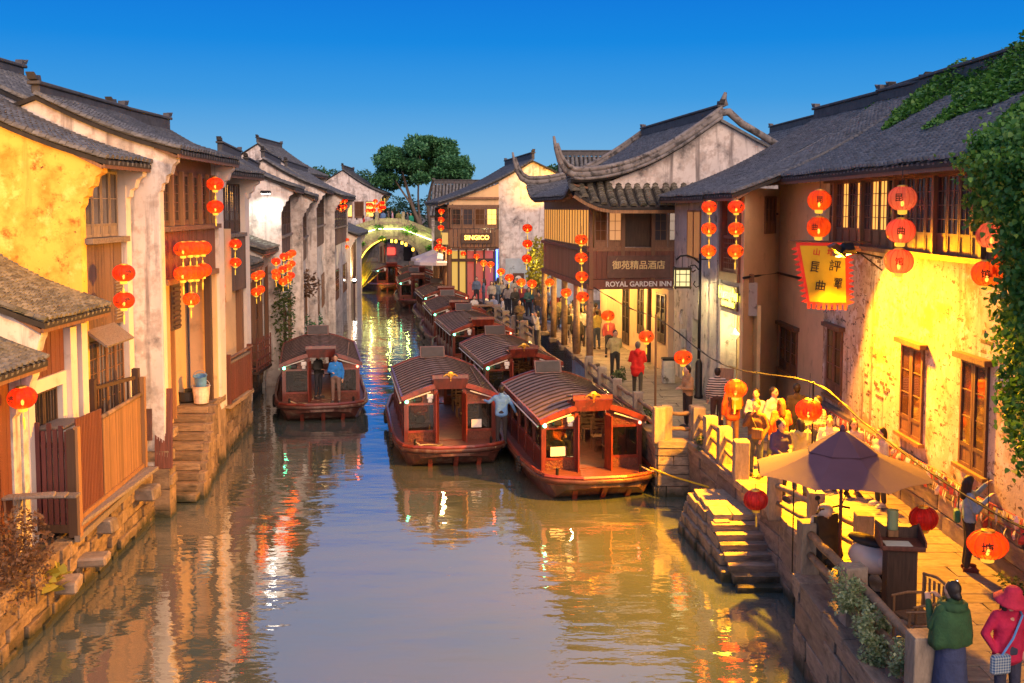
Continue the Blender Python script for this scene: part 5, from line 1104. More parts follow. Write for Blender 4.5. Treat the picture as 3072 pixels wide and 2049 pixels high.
# ------------------------------------------------------------------ people
def caps(m, p0, r0, p1, r1, n=9):
    a, b = Vector(p0), Vector(p1); d = b - a; L = d.length
    if L < 1e-4: m.ell(p0, r0, n, 6); return
    d /= L; pts, rs = [], []
    for t in (-.98, -.8, -.45): pts.append(a + d * r0 * t); rs.append(r0 * math.sqrt(1 - t * t))
    pts.append(a); rs.append(r0); pts.append(b); rs.append(r1)
    for t in (.45, .8, .98): pts.append(b + d * r1 * t); rs.append(r1 * math.sqrt(1 - t * t))
    m.tube(pts, rs, n)
def skin_over(name, m, mat, parent, vox, it=3):
    o = m.build(name, mat, parent, smooth=True)
    r = o.modifiers.new('surface', 'REMESH'); r.mode = 'VOXEL'; r.voxel_size = vox; r.use_smooth_shade = True
    s = o.modifiers.new('soften', 'SMOOTH'); s.iterations = it; s.factor = .5; return o
ARM = {  # elbow, wrist for the +x side (mirror for -x): x is sideways, -y ahead
    'down': ((.26, .03, 1.10), (.25, -.05, .86)), 'relax': ((.25, .05, 1.11), (.20, -.12, .90)), 'pocket': ((.29, .05, 1.12), (.20, -.06, .92)),
    'phone': ((.24, -.08, 1.13), (.10, -.30, 1.36)), 'hold': ((.25, -.02, 1.10), (.08, -.24, 1.10)), 'chin': ((.22, -.12, 1.14), (.03, -.16, 1.40)),
    'camera': ((.26, -.12, 1.18), (.07, -.18, 1.50)), 'out': ((.38, -.02, 1.22), (.55, -.10, 1.08)), 'back': ((.26, .10, 1.12), (.08, .16, .98)), 'wide': ((.40, .03, 1.24), (.62, -.03, 1.16)), 'up': ((.32, -.16, 1.30), (.22, -.30, 1.52)), 'lap': ((.24, -.04, 1.12), (.10, -.26, 1.00)), 'lean': ((.36, -.06, 1.20), (.50, -.24, 1.22)), 'lowout': ((.31, -.02, 1.13), (.42, -.10, .90))}
NP = [0]
def person(label, loc, rz=0, h=1.7, top=(.3, .3, .3), low=(.05, .05, .07), hair='short', arms=('down', 'relax'), near=1, legs='stand', head=(0, 0), topmat=None, skirt=False, hairmat='hair', group='people on the quay and the boats', face=False, sleeve=1.0, coat=0.0, hood=False, shoe=(.06, .05, .05), lean=0.0, build=1.0):
    """one person: continuous body, then clothing, hair and shoes laid over it. Faces -y before rz."""
    t = thing('person', label, 'person', loc, rz, group); k = h / 1.7; t.scale = (k * (1 + (build - 1)), k * (1 + (build - 1) * .6), k)
    vox = {0: .034, 1: .021, 2: .0135}[near]; V = Vector
    if legs == 'sit': Z = -.42
    else: Z = 0
    hipz = .92 + Z
    def up(p): return (p[0], p[1] - lean * max(0, p[2] - .9), p[2] + Z)
    if legs == 'sit': LG = [((s * .09, 0, hipz - .02), (s * .11, -.42, hipz), (s * .11, -.40, .09), (s * .12, -.54, .04)) for s in (-1, 1)]
    elif legs == 'walk': LG = [((s * .09, 0, .90), (s * .10, -.02 - s * .13, .50), (s * .10, .05 - s * .22, .09), (s * .11, -.11 - s * .22, .04)) for s in (-1, 1)]
    else: LG = [((s * .09, 0, .90), (s * .105, -.015, .50), (s * .11, .03, .09), (s * .13, -.11, .04)) for s in (-1, 1)]
    ht, hn = head; hc = V(up((0, -.02 - .05 * math.sin(hn), 1.575)))
    b = MB()
    b.ell(hc, (.078, .096, .118), 12, 9); caps(b, hc + V((0, -.035, -.05)), .055, hc + V((0, -.045, -.075)), .042)
    caps(b, up((0, .015, 1.36)), .062, hc + V((0, .012, -.06)), .055)
    hd = V((math.sin(ht), -math.cos(ht), 0)); sd = V((hd.y, -hd.x, 0))
    caps(b, hc + hd * .092 + V((0, 0, .01)), .012, hc + hd * .108 + V((0, 0, -.028)), .017); 
    for s in (-1, 1): b.ell(hc + sd * s * .08 + V((0, 0, -.01)), (.016, .02, .032), 7, 5)
    caps(b, up((0, 0, .98)), .082, up((0, 0, 1.30)), .085); caps(b, up((-.13, 0, 1.35)), .042, up((.13, 0, 1.35)), .042)
    for hp, kn, an, to in LG: caps(b, hp, .066, kn, .044); caps(b, kn, .044, an, .034); caps(b, an, .036, to, .03)
    wr = []
    for s, nm in ((-1, arms[0]), (1, arms[1])):
        e, w = ARM[nm]; e = V(up((e[0] * s, e[1], e[2]))); w = V(up((w[0] * s, w[1], w[2]))); sh = V(up((s * .175, 0, 1.365)))
        caps(b, sh, .040, e, .031); caps(b, e, .032, w, .025)
        d = (w - e).normalized(); sid = V((0, 0, 1)).cross(d); sid = sid.normalized() if sid.length > .1 else V((1, 0, 0)); nrm = d.cross(sid)
        pc = w + d * .045; caps(b, w + d * .02 - sid * .018, .022, pc + d * .03 - sid * .018, .020); caps(b, w + d * .02 + sid * .018, .022, pc + d * .03 + sid * .018, .020)
        for q in range(4):
            o_ = (q - 1.5) * .021; ln = (.062, .072, .068, .052)[q]; f0 = pc + d * .035 + sid * o_; f1 = f0 + d * ln * .55 - nrm * .010; f2 = f1 + d * ln * .35 - nrm * .026
            caps(b, f0, .0105, f1, .010, 6); caps(b, f1, .010, f2, .009, 6)
        th0 = w + d * .03 - sid * s * .03; caps(b, th0, .013, th0 + d * .04 - sid * s * .025 - nrm * .012, .010, 6)
        wr.append((sh, e, w, d))
    skin_over('body', b, 'skin', t, vox)
    m = MB()                                                   # upper garment
    caps(m, up((-.130, .0, 1.360)), .072, up((.130, .0, 1.360)), .072); caps(m, up((-.080, -.005, 1.22)), .118, up((.080, -.005, 1.22)), .118); caps(m, up((-.065, 0, 1.05)), .112, up((.065, 0, 1.05)), .112)
    zh = .93 - coat; caps(m, up((-.075, 0, zh)), .112 + coat * .1, up((.075, 0, zh)), .112 + coat * .1)
    if coat > .15: caps(m, up((-.09, 0, .88)), .14, up((.09, 0, .88)), .14)
    for s in (-1, 1): caps(m, up((s * .072, 0, 1.24)), .112, up((s * .078, 0, zh + .01)), .110 + coat * .1); caps(m, up((s * .125, 0, 1.355)), .070, up((s * .085, 0, 1.20)), .110)
    for sh, e, w, d in wr:
        if sleeve > .4: caps(m, sh, .066, e, .053); caps(m, e, .054, lerp(e, w, .5 + .5 * sleeve) - d * .01, .042)
        else: caps(m, sh, .075, lerp(sh, e, .6), .068)
    caps(m, up((0, .015, 1.38)), .084, up((0, .012, 1.45)), .074)
    if hood: caps(m, up((-.06, .10, 1.40)), .06, up((.06, .10, 1.40)), .06); caps(m, up((0, .12, 1.32)), .06, up((0, .12, 1.36)), .07)
    o = skin_over('top', m, 'skin', t, vox * 1.15, 4); o.data.materials[0] = topmat and MATS[topmat] or cloth(top)
    m = MB()
    if skirt:
        m.lathe([(.0, 1.0), (.13, 1.0), (.17, .88), (.20, .55), (.235, .16), (.22, .14), (.0, .3)], 18); o = m.build('skirt', 'skin', t, smooth=True); o.data.materials[0] = cloth(low)
    else:
        caps(m, (-.06, 0, hipz), .118, (.06, 0, hipz), .118)
        for hp, kn, an, to in LG: caps(m, hp, .096, kn, .070); caps(m, kn, .070, V(an) + V((0, 0, .02)), .056)
        o = skin_over('trousers', m, 'skin', t, vox * 1.15); o.data.materials[0] = cloth(low)
    for hp, kn, an, to in LG:
        m = MB(); a_, t_ = V(an), V(to); mid = (a_ + t_) / 2; dr = (t_ - a_); yw = math.atan2(dr.x, -dr.y)
        m.ell((0, 0, 0), (.048, .145, .05), 9, 6); m.box(-.045, .045, -.13, .13, -.045, -.02); o = m.build('shoe', 'skin', t, loc=(mid.x, mid.y, .045), rot=(0, 0, yw), smooth=True); o.data.materials[0] = cloth(shoe)
    m = MB(); bk = -hd
    if hair != 'bald':
        m.ell(hc + bk * .02 + V((0, 0, .028)), (.090, .104, .108), 12, 9); m.ell(hc + bk * .045 + V((0, 0, -.02)), (.078, .07, .085), 10, 7)
        cut = []
        if hair == 'long': caps(m, hc + bk * .06 + V((0, 0, .0)), .085, hc + bk * .10 + V((0, 0, -.24)), .075); caps(m, hc + sd * .07 + V((0, 0, 0)), .035, hc + sd * .08 + bk * .02 + V((0, 0, -.2)), .03); caps(m, hc - sd * .07 + V((0, 0, 0)), .035, hc - sd * .08 + bk * .02 + V((0, 0, -.2)), .03)
        if hair == 'bob': caps(m, hc + bk * .05, .09, hc + bk * .06 + V((0, 0, -.10)), .085)
        if hair == 'bun': m.ell(hc + bk * .10 + V((0, 0, -.05)), .05, 9, 6)
        # keep the face clear: hair sits behind the brow line
        ho = skin_over('hair', m, hairmat, t, max(vox * .9, .012), 2)
        ho.location = (-hd.x * .016, -hd.y * .016, .008)
    if face:
        for s in (-1, 1): q = MB(); q.ell(hc + hd * .088 + sd * s * .032 + V((0, 0, .012)), (.013, .010, .008), 8, 5); q.build('eye', 'eye', t); q = MB(); q.bar(hc + hd * .092 + sd * s * .015 + V((0, 0, .036)), hc + hd * .086 + sd * s * .05 + V((0, 0, .036)), .01, .008); q.build('eyebrow', 'hair', t)
        q = MB(); q.ell(hc + hd * .094 + V((0, 0, -.058)), (.024, .010, .007), 8, 5); q.build('mouth', 'lips', t)
    t['wr'] = [list(w[2]) for w in wr]; t['hc'] = list(hc)
    return t
def bag(t, p, s, mat, strap=None, name='bag', smat='black_rubber'):
    m = MB(); m.cbox(p[0], p[1], p[2], s[0], s[1], s[2], min(s) * .28); o = m.build(name, mat, t, smooth=False)
    if strap: q = MB(); q.tube(strap, .014, 6); q.build('strap', smat, t)
    return o
DARK = (.03, .03, .04); JEAN = (.06, .08, .14)
# two women at the bottom right
p = person('woman in a dark green shawl and long blue skirt photographing with her phone', (5.18, 12.25, QZ), R(200), 1.62, (.022, .075, .028), (.035, .05, .12), 'bun', ('phone', 'phone'), 2, skirt=True, head=(0, 0), group='two women in the foreground')
m = MB()
for a_ in range(1): vs_ = []; fs_ = []; NA_ = 36; PR_ = [(.09, 1.455), (.17, 1.425), (.235, 1.33), (.27, 1.18), (.29, 1.02), (.285, .93), (.25, .92)]
for (r_, z_) in PR_:
    for j_ in range(NA_): a_ = 2 * PI * j_ / NA_; q_ = r_ * (1 + .05 * math.sin(a_ * 7 + z_ * 6) * (1.5 - z_) * 2); vs_.append((q_ * math.cos(a_), q_ * .72 * math.sin(a_), z_ - .05 * math.cos(a_ * 2) * (r_ > .26)))
for i_ in range(len(PR_) - 1):
    for j_ in range(NA_): fs_.append((i_ * NA_ + j_, i_ * NA_ + (j_ + 1) % NA_, (i_ + 1) * NA_ + (j_ + 1) % NA_, (i_ + 1) * NA_ + j_))
m.add(vs_, fs_); o = m.build('shawl', 'skin', p, smooth=True); o.data.materials[0] = cloth((.025, .085, .03))
m = MB(); m.lathe([(.10, 1.40), (.15, 1.46), (.17, 1.42), (.19, 1.37)], 14); o = m.build('shawl_collar', 'skin', p, smooth=True); o.data.materials[0] = cloth((.022, .075, .028))
ph = thing('phone', 'phone with a bright screen held up by the woman in green', 'phone', (5.36, 12.62, QZ + 1.43), R(200)); ph.rotation_euler = (R(-8), 0, R(195))
b = MB(); b.cbox(0, 0, 0, .078, .012, .16, .005); b.build('case', 'iron', ph); b = MB(); b.box(-.034, .034, .0065, .008, -.07, .07); b.build('screen', 'phone_screen', ph)
p = person('woman in a crimson jacket and wide pink hat looking down', (5.78, 12.1, QZ), R(12), 1.60, (.46, .012, .065), (.035, .04, .075), 'long', ('pocket', 'pocket'), 2, head=(0, .5), coat=.1, group='two women in the foreground')
hc = p['hc']; m = MB(); m.lathe([(.02, .128), (.075, .122), (.108, .092), (.118, .02), (.165, -.008), (.21, -.04), (.235, -.068), (.228, -.074), (.12, .0)], 24); o = m.build('sun_hat', 'skin', p, loc=(hc[0], hc[1] - .015, hc[2] + .035), rot=(R(14), 0, 0), scale=(.92, .92, .95), smooth=True); o.data.materials[0] = cloth((.50, .02, .06))
m = MB(); m.ell((hc[0], hc[1] - .085, hc[2] - .06), (.05, .03, .045), 9, 6); m.build('face_mask', 'white_paint', p)
bag(p, (-.20, -.14, .80), (.26, .09, .24), 'bag_print', [(-.2, -.15, .9), (-.06, -.17, 1.12), (.1, -.12, 1.38), (.14, .02, 1.44)], 'shoulder_bag', 'blue_plastic')
# along the lit wall
p = person('woman in a denim shirt raising her phone at the ribbon wall', (7.55, 17.3, QZ), R(75), 1.58, (.22, .36, .52), DARK, 'long', ('phone', 'up'), 2, shoe=(.12, .03, .03), group='people by the lit wall'); bag(p, (.0, .20, .98), (.24, .1, .22), 'sign_green', [(0, .18, 1.08), (.1, .16, 1.3), (.12, .04, 1.43)], 'handbag'); p['label'] = 'woman in a denim shirt raising her phone at the ribbon wall'
G2 = 'crowd by the lit wall'
p = person('man in a brown leather jacket with his hand at his chin and a shoulder bag', (5.42, 23.4, QZ), R(-40), 1.74, (.12, .055, .025), JEAN, 'short', ('chin', 'relax'), 1, face=True, group=G2); bag(p, (.12, -.16, 1.0), (.26, .1, .24), 'wood_brown', [(.1, -.15, 1.1), (-.02, -.14, 1.3), (-.12, -.02, 1.42)])
person('woman in a pale lilac jacket and cream scarf beside the ochre corner', (5.85, 25.3, QZ), R(-25), 1.66, (.42, .38, .46), DARK, 'short', ('hold', 'relax'), 1, face=True, group=G2)
person('man in a lavender jacket turned towards the wall', (6.25, 25.2, QZ), R(35), 1.72, (.34, .32, .52), JEAN, 'short', ('relax', 'relax'), 1, face=True, group=G2)
person('woman with long auburn hair in an orange-red top seen from behind', (6.12, 24.0, QZ), R(190), 1.66, (.48, .08, .03), DARK, 'long', ('hold', 'down'), 1, hairmat='hair_auburn', group=G2)
person('young man in a navy jacket looking down at something in his hands', (5.48, 21.5, QZ), R(20), 1.70, (.045, .04, .12), DARK, 'short', ('lap', 'hold'), 1, face=True, head=(.2, .4), group=G2)
p = person('person in a pale green hoodie with a long ponytail seen from behind', (6.0, 21.9, QZ), R(175), 1.64, (.42, .40, .20), JEAN, 'long', ('hold', 'hold'), 1, hood=True, group=G2)
person('man in a plaid shirt standing by the lamp-lit wall', (6.95, 24.0, QZ), R(-60), 1.72, (.5, .4, .3), JEAN, 'short', ('hold', 'hold'), 1, topmat='shirt_plaid', face=True, group=G2)
person('man in a dark jacket facing away at the back of the crowd', (6.9, 25.6, QZ), R(180), 1.74, (.05, .035, .03), DARK, 'short', ('down', 'down'), 1, group=G2)
person('woman with glasses in a white blouse in front of the first lit window', (6.75, 22.4, QZ), R(-15), 1.58, (.62, .56, .48), JEAN, 'bob', ('hold', 'hold'), 1, face=True, group=G2)
person('woman in a pale coat with straight dark hair beside the woman with glasses', (7.1, 21.9, QZ), R(5), 1.62, (.55, .48, .44), DARK, 'long', ('relax', 'relax'), 1, face=True, group=G2)
person('woman in a light jacket and white shoes turned to the left near the umbrella', (7.4, 21.1, QZ), R(-75), 1.60, (.45, .42, .36), DARK, 'bob', ('hold', 'hold'), 1, shoe=(.6, .56, .5), group=G2)
person('man in a black and white striped shirt standing by the shop corner', (5.5, 28.3, QZ), R(170), 1.72, (.3, .3, .3), (.10, .05, .04), 'short', ('down', 'down'), 1, topmat='shirt_stripe', group=G2)
p = person('person in an orange jacket carrying a yellow bag on the back', (5.5, 26.3, QZ), R(185), 1.66, (.55, .10, .02), (.30, .16, .10), 'short', ('hold', 'down'), 1, coat=.12, group=G2); bag(p, (-.05, .2, 1.2), (.26, .13, .36), 'banner_yellow', None, 'backpack'); bag(p, (.1, -.05, 1.2), (.12, .3, .3), 'wood_dark', None)
person('man in a tan sweater with bowed head beside the street lamp', (4.78, 28.7, QZ), R(-70), 1.72, (.42, .24, .11), (.035, .025, .022), 'short', ('hold', 'hold'), 1, head=(0, .5), group=G2)
person('walking person in a bright red jacket and cap seen from behind', (4.0, 33.7, QZ), R(172), 1.74, (.62, .018, .012), (.06, .05, .035), 'short', ('hold', 'hold'), 1, legs='walk', coat=.2, hood=True, hairmat='hair_grey', group=G2)
person('man with glasses in a khaki jacket, hands behind his back, facing the canal', (3.62, 37.2, QZ), R(10), 1.70, (.44, .36, .16), (.03, .03, .03), 'short', ('back', 'back'), 1, face=True, group=G2)
# crew and passengers
G3 = 'people aboard the boats'
person('crewman in a pale blue jacket holding on to two boats from a bow', on_boat(1, (1.42, .45, .55)), R(180), 1.70, (.11, .27, .62), (.025, .022, .03), 'short', ('lowout', 'lean'), 1, coat=.05, group=G3)
person('man in a bright blue jacket leaning out of the boat under way', on_boat(2, (.50, .55, .55)), R(0), 1.70, (.02, .20, .62), (.20, .13, .11), 'short', ('hold', 'down'), 1, face=True, group=G3)
person('dark dressed passenger standing in the doorway of the boat under way', on_boat(2, (-.1, 1.5, .56)), R(60), 1.66, (.02, .02, .02), DARK, 'short', ('hold', 'down'), 0, group=G3)
person('passenger in pink behind the front glass of the boat under way', on_boat(2, (.85, 2.1, .56)), R(0), 1.6, (.55, .25, .35), DARK, 'long', ('lap', 'lap'), 0, legs='sit', group=G3)
person('helmsman in dark red seated behind the front glass of the second boat', on_boat(1, (-.85, 2.15, .60)), R(0), 1.66, (.22, .03, .02), DARK, 'short', ('lap', 'hold'), 1, legs='sit', face=True, group=G3)
person('helmsman in an orange jacket bent over inside the nearest boat', on_boat(0, (-.75, 2.15, .60)), R(40), 1.66, (.50, .10, .02), DARK, 'short', ('lap', 'hold'), 1, legs='sit', lean=.35, group=G3)
# farther along the quay: placed where the heads show, feet on the paving
G4 = 'passers-by under the lanterns'
FAR = [(1600, 575, (.5, .45, .36), DARK, 'bob', ('camera', 'camera'), R(-80), 'woman in a pale jacket raising a camera beside the first inn column'),
       (1525, 355, (.60, .04, .02), DARK, 'short', ('relax', 'relax'), R(180), 'person in a red vest with white sleeves walking away under the lantern string'),
       (1395, 350, (.05, .045, .035), DARK, 'bob', ('hold', 'relax'), R(10), 'woman in an open dark coat and white top coming along the railing'),
       (1620, 375, (.13, .12, .08), DARK, 'short', ('down', 'down'), R(170), 'person in an olive coat carrying a pale bag'),
       (1150, 210, (.07, .075, .08), DARK, 'short', ('phone', 'relax'), R(-30), 'man in a grey jacket with a raised hand by the far railing'),
       (1062, 170, (.03, .03, .03), DARK, 'short', ('hold', 'hold'), R(0), 'person in black under the bar house sign'),
       (1255, 225, (.12, .15, .22), DARK, 'short', ('relax', 'relax'), R(180), 'person in a slate blue jacket in the thick of the crowd'),
       (1310, 250, (.40, .36, .40), JEAN, 'short', ('hold', 'relax'), R(190), 'person in a lilac grey top under the fifth lantern'),
       (1395, 200, (.05, .045, .07), DARK, 'short', ('down', 'down'), R(180), 'tall person in dark clothes before the grey wall'),
       (1450, 195, (.45, .40, .34), DARK, 'bob', ('relax', 'relax'), R(5), 'woman in a cream jacket before the grey wall'),
       (1900, 545, (.46, .36, .24), (.4, .34, .28), 'long', ('down', 'down'), R(185), 'woman in a beige coat with a black backpack between the columns'),
       (1765, 470, (.07, .06, .05), DARK, 'short', ('down', 'relax'), R(170), 'broad man in a dark jacket behind the second column'),
       (2025, 545, (.52, .44, .38), DARK, 'short', ('relax', 'down'), R(190), 'man in a cream hoodie under the inn'),
       (2005, 505, (.15, .02, .03), DARK, 'short', ('down', 'down'), R(180), 'person in a wine red jacket under the inn'),
       (2160, 500, (.12, .06, .04), DARK, 'short', ('hold', 'hold'), R(150), 'person in a patterned brown shirt by the lit inn entrance'),
       (1980, 610, (.06, .05, .04), DARK, 'short', ('down', 'relax'), R(175), 'man in dark brown close to the third column'),
       (900, 130, (.30, .03, .03), DARK, 'short', ('relax', 'relax'), R(170), 'person in dark red between the bar house columns'),
       (970, 60, (.40, .34, .18), DARK, 'short', ('relax', 'relax'), R(180), 'person in pale yellow between the bar house columns'),
       (1435, 470, (.10, .07, .04), DARK, 'long', ('hold', 'hold'), R(20), 'woman in dark brown standing at the yellow lit railing post'),
       (1220, 290, (.10, .14, .20), JEAN, 'short', ('down', 'hold'), R(160), 'person with a teal bag by the far stone railing')]
for (zx, zy, tc_, lc_, hr, ar, rz_, lb) in FAR:
    px, py = 1100 + zx / 3.136, 750 + zy / 3.136; hh = 1.68; Yd = (7.4 - QZ - hh) * 3200 / (py - 622); X = (px - 1536) / 3200 * Yd
    if hr == 'long' and 'beige' not in lb: pass
    q = person(lb, (X, Yd, QZ), rz_, hh, tc_, lc_, hr, ar, 1 if Yd < 46 else 0, group=G4)
    if 'backpack' in lb: bag(q, (0, .2, 1.2), (.28, .14, .38), 'black_rubber', None, 'backpack')
    if 'pale bag' in lb: bag(q, (-.3, 0, .75), (.1, .25, .3), 'ribbon_white')
    if 'teal bag' in lb: bag(q, (.25, -.05, 1.0), (.1, .2, .26), 'blue_plastic')
for (X, Yd, tc_, rz_, lb) in ((-2.05, 57.5, (.6, .58, .55), R(30), 'seated woman in white at the quayside table, long hair'), (-1.0, 57.8, (.30, .34, .46), R(-20), 'seated man in pale blue at the quayside table'), (-.5, 56.6, (.6, .55, .5), R(-80), 'seated person in a white shirt at the end of the quayside table')):
    person(lb, (X, Yd, QZ), rz_, 1.66, tc_, DARK, 'long' if 'woman' in lb else 'short', ('lap', 'lap'), 0, legs='sit', group=G4)
random.seed(31)
XT = [(.35, .30, .26), (.06, .06, .08), (.30, .05, .05), (.10, .14, .22), (.45, .40, .36), (.16, .10, .06), (.05, .12, .10), (.40, .34, .10)]
XN = ['pale stone', 'near black', 'dull red', 'slate blue', 'cream', 'brown', 'dark teal', 'mustard']
XS = [(-1.2, 62.5), (-.3, 61.0), (.6, 59.8), (-2.2, 66.0), (-1.5, 69.5), (-3.2, 72.0), (.9, 57.0), (2.4, 52.0), (1.9, 56.5), (3.3, 47.5), (-2.9, 76.0), (-3.6, 79.0), (.2, 64.0), (1.3, 62.0), (2.9, 50.2), (-.9, 66.8)]
XW = ['by the far railing', 'under the lantern string', 'before the lit bamboo bush', 'by the bar house columns', 'below the glowing bar sign', 'inside the bar arcade', 'at the inn landing', 'under the far end of the inn', 'beside the inn landing steps', 'under the middle of the inn', 'deep in the bar arcade', 'at the end of the bar arcade', 'before the round plaque', 'at the corner of the grey wall', 'by the fourth inn column', 'by the blue light tube']
for i, (x, y) in enumerate(XS): person('passer-by in %s clothes standing %s' % (XN[i % 8], XW[i]), (x, y, QZ), R(random.choice((0, 20, 170, 190, 90))), random.uniform(1.6, 1.76), XT[i % 8], DARK, random.choice(('short', 'long', 'bob')), random.choice((('down', 'relax'), ('hold', 'hold'), ('relax', 'phone'))), 0, group=G4)
XS = [(2.2, 54.2), (1.0, 59.0), (-.2, 58.9), (-1.7, 63.8), (.3, 66.0), (-2.6, 69.0), (2.7, 48.6), (3.6, 45.0), (3.9, 42.6), (1.4, 55.2), (-.6, 63.2), (3.2, 53.0)]
XW = ['with a companion under the far inn eave', 'right at the lit bamboo bush', 'behind the cafe table', 'half way to the bar arcade', 'against the grey wall', 'at the foot of the bar sign', 'close to the inn wall window', 'in the lit part of the inn walk', 'nearest the khaki jacket under the inn', 'at the top of the inn landing', 'in the middle of the crowd', 'in the shade of the inn wall']
for i, (x, y) in enumerate(XS): person('passer-by in %s top seen %s' % (XN[(i * 3 + 2) % 8], XW[i]), (x, y, QZ), R(random.choice((0, -30, 160, 200, -90))), random.uniform(1.58, 1.78), XT[(i * 3 + 2) % 8], JEAN if i % 2 else DARK, random.choice(('short', 'long', 'bob')), random.choice((('down', 'relax'), ('hold', 'hold'), ('phone', 'relax'))), 0, group=G4)
# ------------------------------------------------------------------ railings, furniture, signs
RL = 'stone and log quay railing'
def railing(label, posts, ztop=2.3, w=.27, rails=((1.78, .055), (2.1, .055)), z0=QZ, closed=()):
    t = thing('railing', label, 'railing', (0, 0, 0), 0, RL)
    for (x, y) in posts: block('post', 'stone_post', t, (x, y, (z0 + ztop) / 2 + .0), (w * random.uniform(.94, 1.06), w, ztop - z0 + .02), random.uniform(-.1, .1))
    for i, (a, b) in enumerate(zip(posts[:-1], posts[1:])):
        d = Vector((b[0] - a[0], b[1] - a[1])); L = d.length; d /= L
        for (z_, r_) in rails:
            pts = []
            for k in range(7): q = k / 6; pts.append((lerp(a[0], b[0], q), lerp(a[1], b[1], q), z_ + random.uniform(-.02, .02) * (0 < k < 6)))
            m = MB(); m.tube(pts, [r_ * random.uniform(.85, 1.12) for _ in range(7)], 8); m.build('log_rail', 'log', t, smooth=True)
    return t
def z2(p): return (p[0], p[1])
railing('stone post railing from the inn to the pier', [z2((2.63,36.25,2.3)), z2((2.88,33.81,2.3)), z2((3.14,31.49,2.3)), z2((3.48,29.19,2.3)), z2((3.76,26.97,2.3))])
railing('short log railing across the pier head', [(3.98, 27.15), (4.72, 27.2)], rails=((1.7, .05), (2.1, .055)))
railing('brightly lit stone post railing beside the landing steps', [(4.78, 27.0), z2((4.86,25.8,2.3)), z2((4.94,24.49,2.3)), z2((5.03,23.1,2.3))], w=.31)
railing('railing of three thick posts at the bottom right corner', [(4.83, 17.05), (4.88, 14.9), (4.92, 12.45)], w=.30, rails=((1.78, .06), (2.12, .065)))
railing('inner log railing behind the parked scooter', [(5.08, 20.3), (5.46, 18.85), (5.86, 17.45)], w=.27, rails=((1.72, .05), (2.06, .055)))
railing('grey post railing along the landing below the inn', [(1.05, 45.5), (.55, 47.8), (.15, 50.1), (-.3, 52.5), (-.75, 55), (-1.2, 57.5)], w=.34)
lg = MB(); lg.prism([(1.45, 44.5), (.8, 45), (-1.5, 58.5), (.2, 59)], 'z', -.4, QZ - .02); o = lg.build('inn_landing', 'stone', None); tag(o, kind='structure')
lt = thing('cafe_table', 'low wooden table with cups on the quay below the bar house', 'table', (-1.3, 57.0, QZ)); m = MB(); m.cbox(0, 0, .74, 1.5, .8, .06, .01); m.build('top', 'wood_honey', lt)
for (a, b) in ((-.65, -.3), (.65, -.3), (-.65, .3), (.65, .3)): piece('leg', 'wood_honey', lt, a - .04, a + .04, b - .04, b + .04, 0, .71)
for (x, y, lb) in ((-2.05, 57.62, 'bench under the seated woman in white'), (-1.0, 57.92, 'bench under the seated man in pale blue'), (-.42, 56.62, 'bench under the seated person at the table end')):
    t = thing('bench', lb, 'bench', (x, y, QZ)); m = MB(); m.cbox(0, 0, .42, .6, .4, .06, .01); m.build('seat', 'wood_honey', t); piece('leg', 'wood_honey', t, -.26, -.2, -.16, .16, 0, .39); piece('leg', 'wood_honey', t, .2, .26, -.16, .16, 0, .39)
# the big umbrella
u = thing('umbrella', 'big plum canvas umbrella with a vented top over the quay corner', 'umbrella', (5.24, 16.7, QZ))
m = MB(); m.tube([(0, 0, .05), (0, 0, 2.42)], .028, 10); m.build('pole', 'wood_red', u, smooth=True); m = MB(); m.cbox(0, 0, .05, .5, .5, .1, .02); m.build('base', 'stone', u)
UR, UZ, UA = 1.40, 1.82, 2.42
def uz(f): return lerp(UA, UZ, f) - .10 * math.sin(PI * f) * .6
TH = R(12)
for i in range(8):
    a0, a1 = TH + i * PI / 4, TH + (i + 1) * PI / 4; m = MB(); vs = []; fs = []; NR, NA = 7, 6
    for r_ in range(NR + 1):
        f = .30 + .70 * r_ / NR
        for k in range(NA + 1):
            q = k / NA; a = lerp(a0, a1, q); bow = math.cos(PI / 8) / math.cos((q - .5) * PI / 4); sc = lerp(1, bow, 1) * (1 - .012 * math.sin(PI * q) * f)
            vs.append((math.cos(a) * UR * f * sc, math.sin(a) * UR * f * sc, uz(f) + .03 * math.sin(PI * q) * f))
    for r_ in range(NR):
        for k in range(NA): b0 = r_ * (NA + 1) + k; fs.append((b0, b0 + 1, b0 + NA + 2, b0 + NA + 1))
    m.add(vs, fs); m.build('panel', 'canvas_plum', u, smooth=True)
    m = MB(); vs = []; fs = []
    for r_ in range(4):
        f = .04 + .36 * r_ / 3
        for k in range(NA + 1):
            q = k / NA; a = lerp(a0, a1, q); bow = math.cos(PI / 8) / math.cos((q - .5) * PI / 4) * (1 - .03 * math.sin(PI * q) * f); vs.append((math.cos(a) * UR * f * bow, math.sin(a) * UR * f * bow, uz(f) + .075 - .05 * (f / .4) ** 3))
    for r_ in range(3):
        for k in range(NA): b0 = r_ * (NA + 1) + k; fs.append((b0, b0 + 1, b0 + NA + 2, b0 + NA + 1))
    m.add(vs, fs); m.build('vent_panel', 'canvas_plum', u, smooth=True)
    m = MB(); m.tube([(0, 0, UA - .12), (math.cos(a0) * UR * .5, math.sin(a0) * UR * .5, uz(.5) - .05), (math.cos(a0) * UR * .975, math.sin(a0) * UR * .975, UZ - .025)], .010, 5); m.build('rib', 'iron', u)
m = MB(); m.ell((0, 0, UA + .09), (.04, .04, .06), 8, 5); m.build('finial', 'canvas_plum', u)
m = MB(); m.tube([(-.62, .5, -.0), (-.62, .5, 1.95)], .012, 6); t2 = thing('thin_pole', 'thin dark iron rod standing beside the umbrella pole', 'pole', (5.24, 16.7, QZ)); m.build('rod', 'iron', t2)
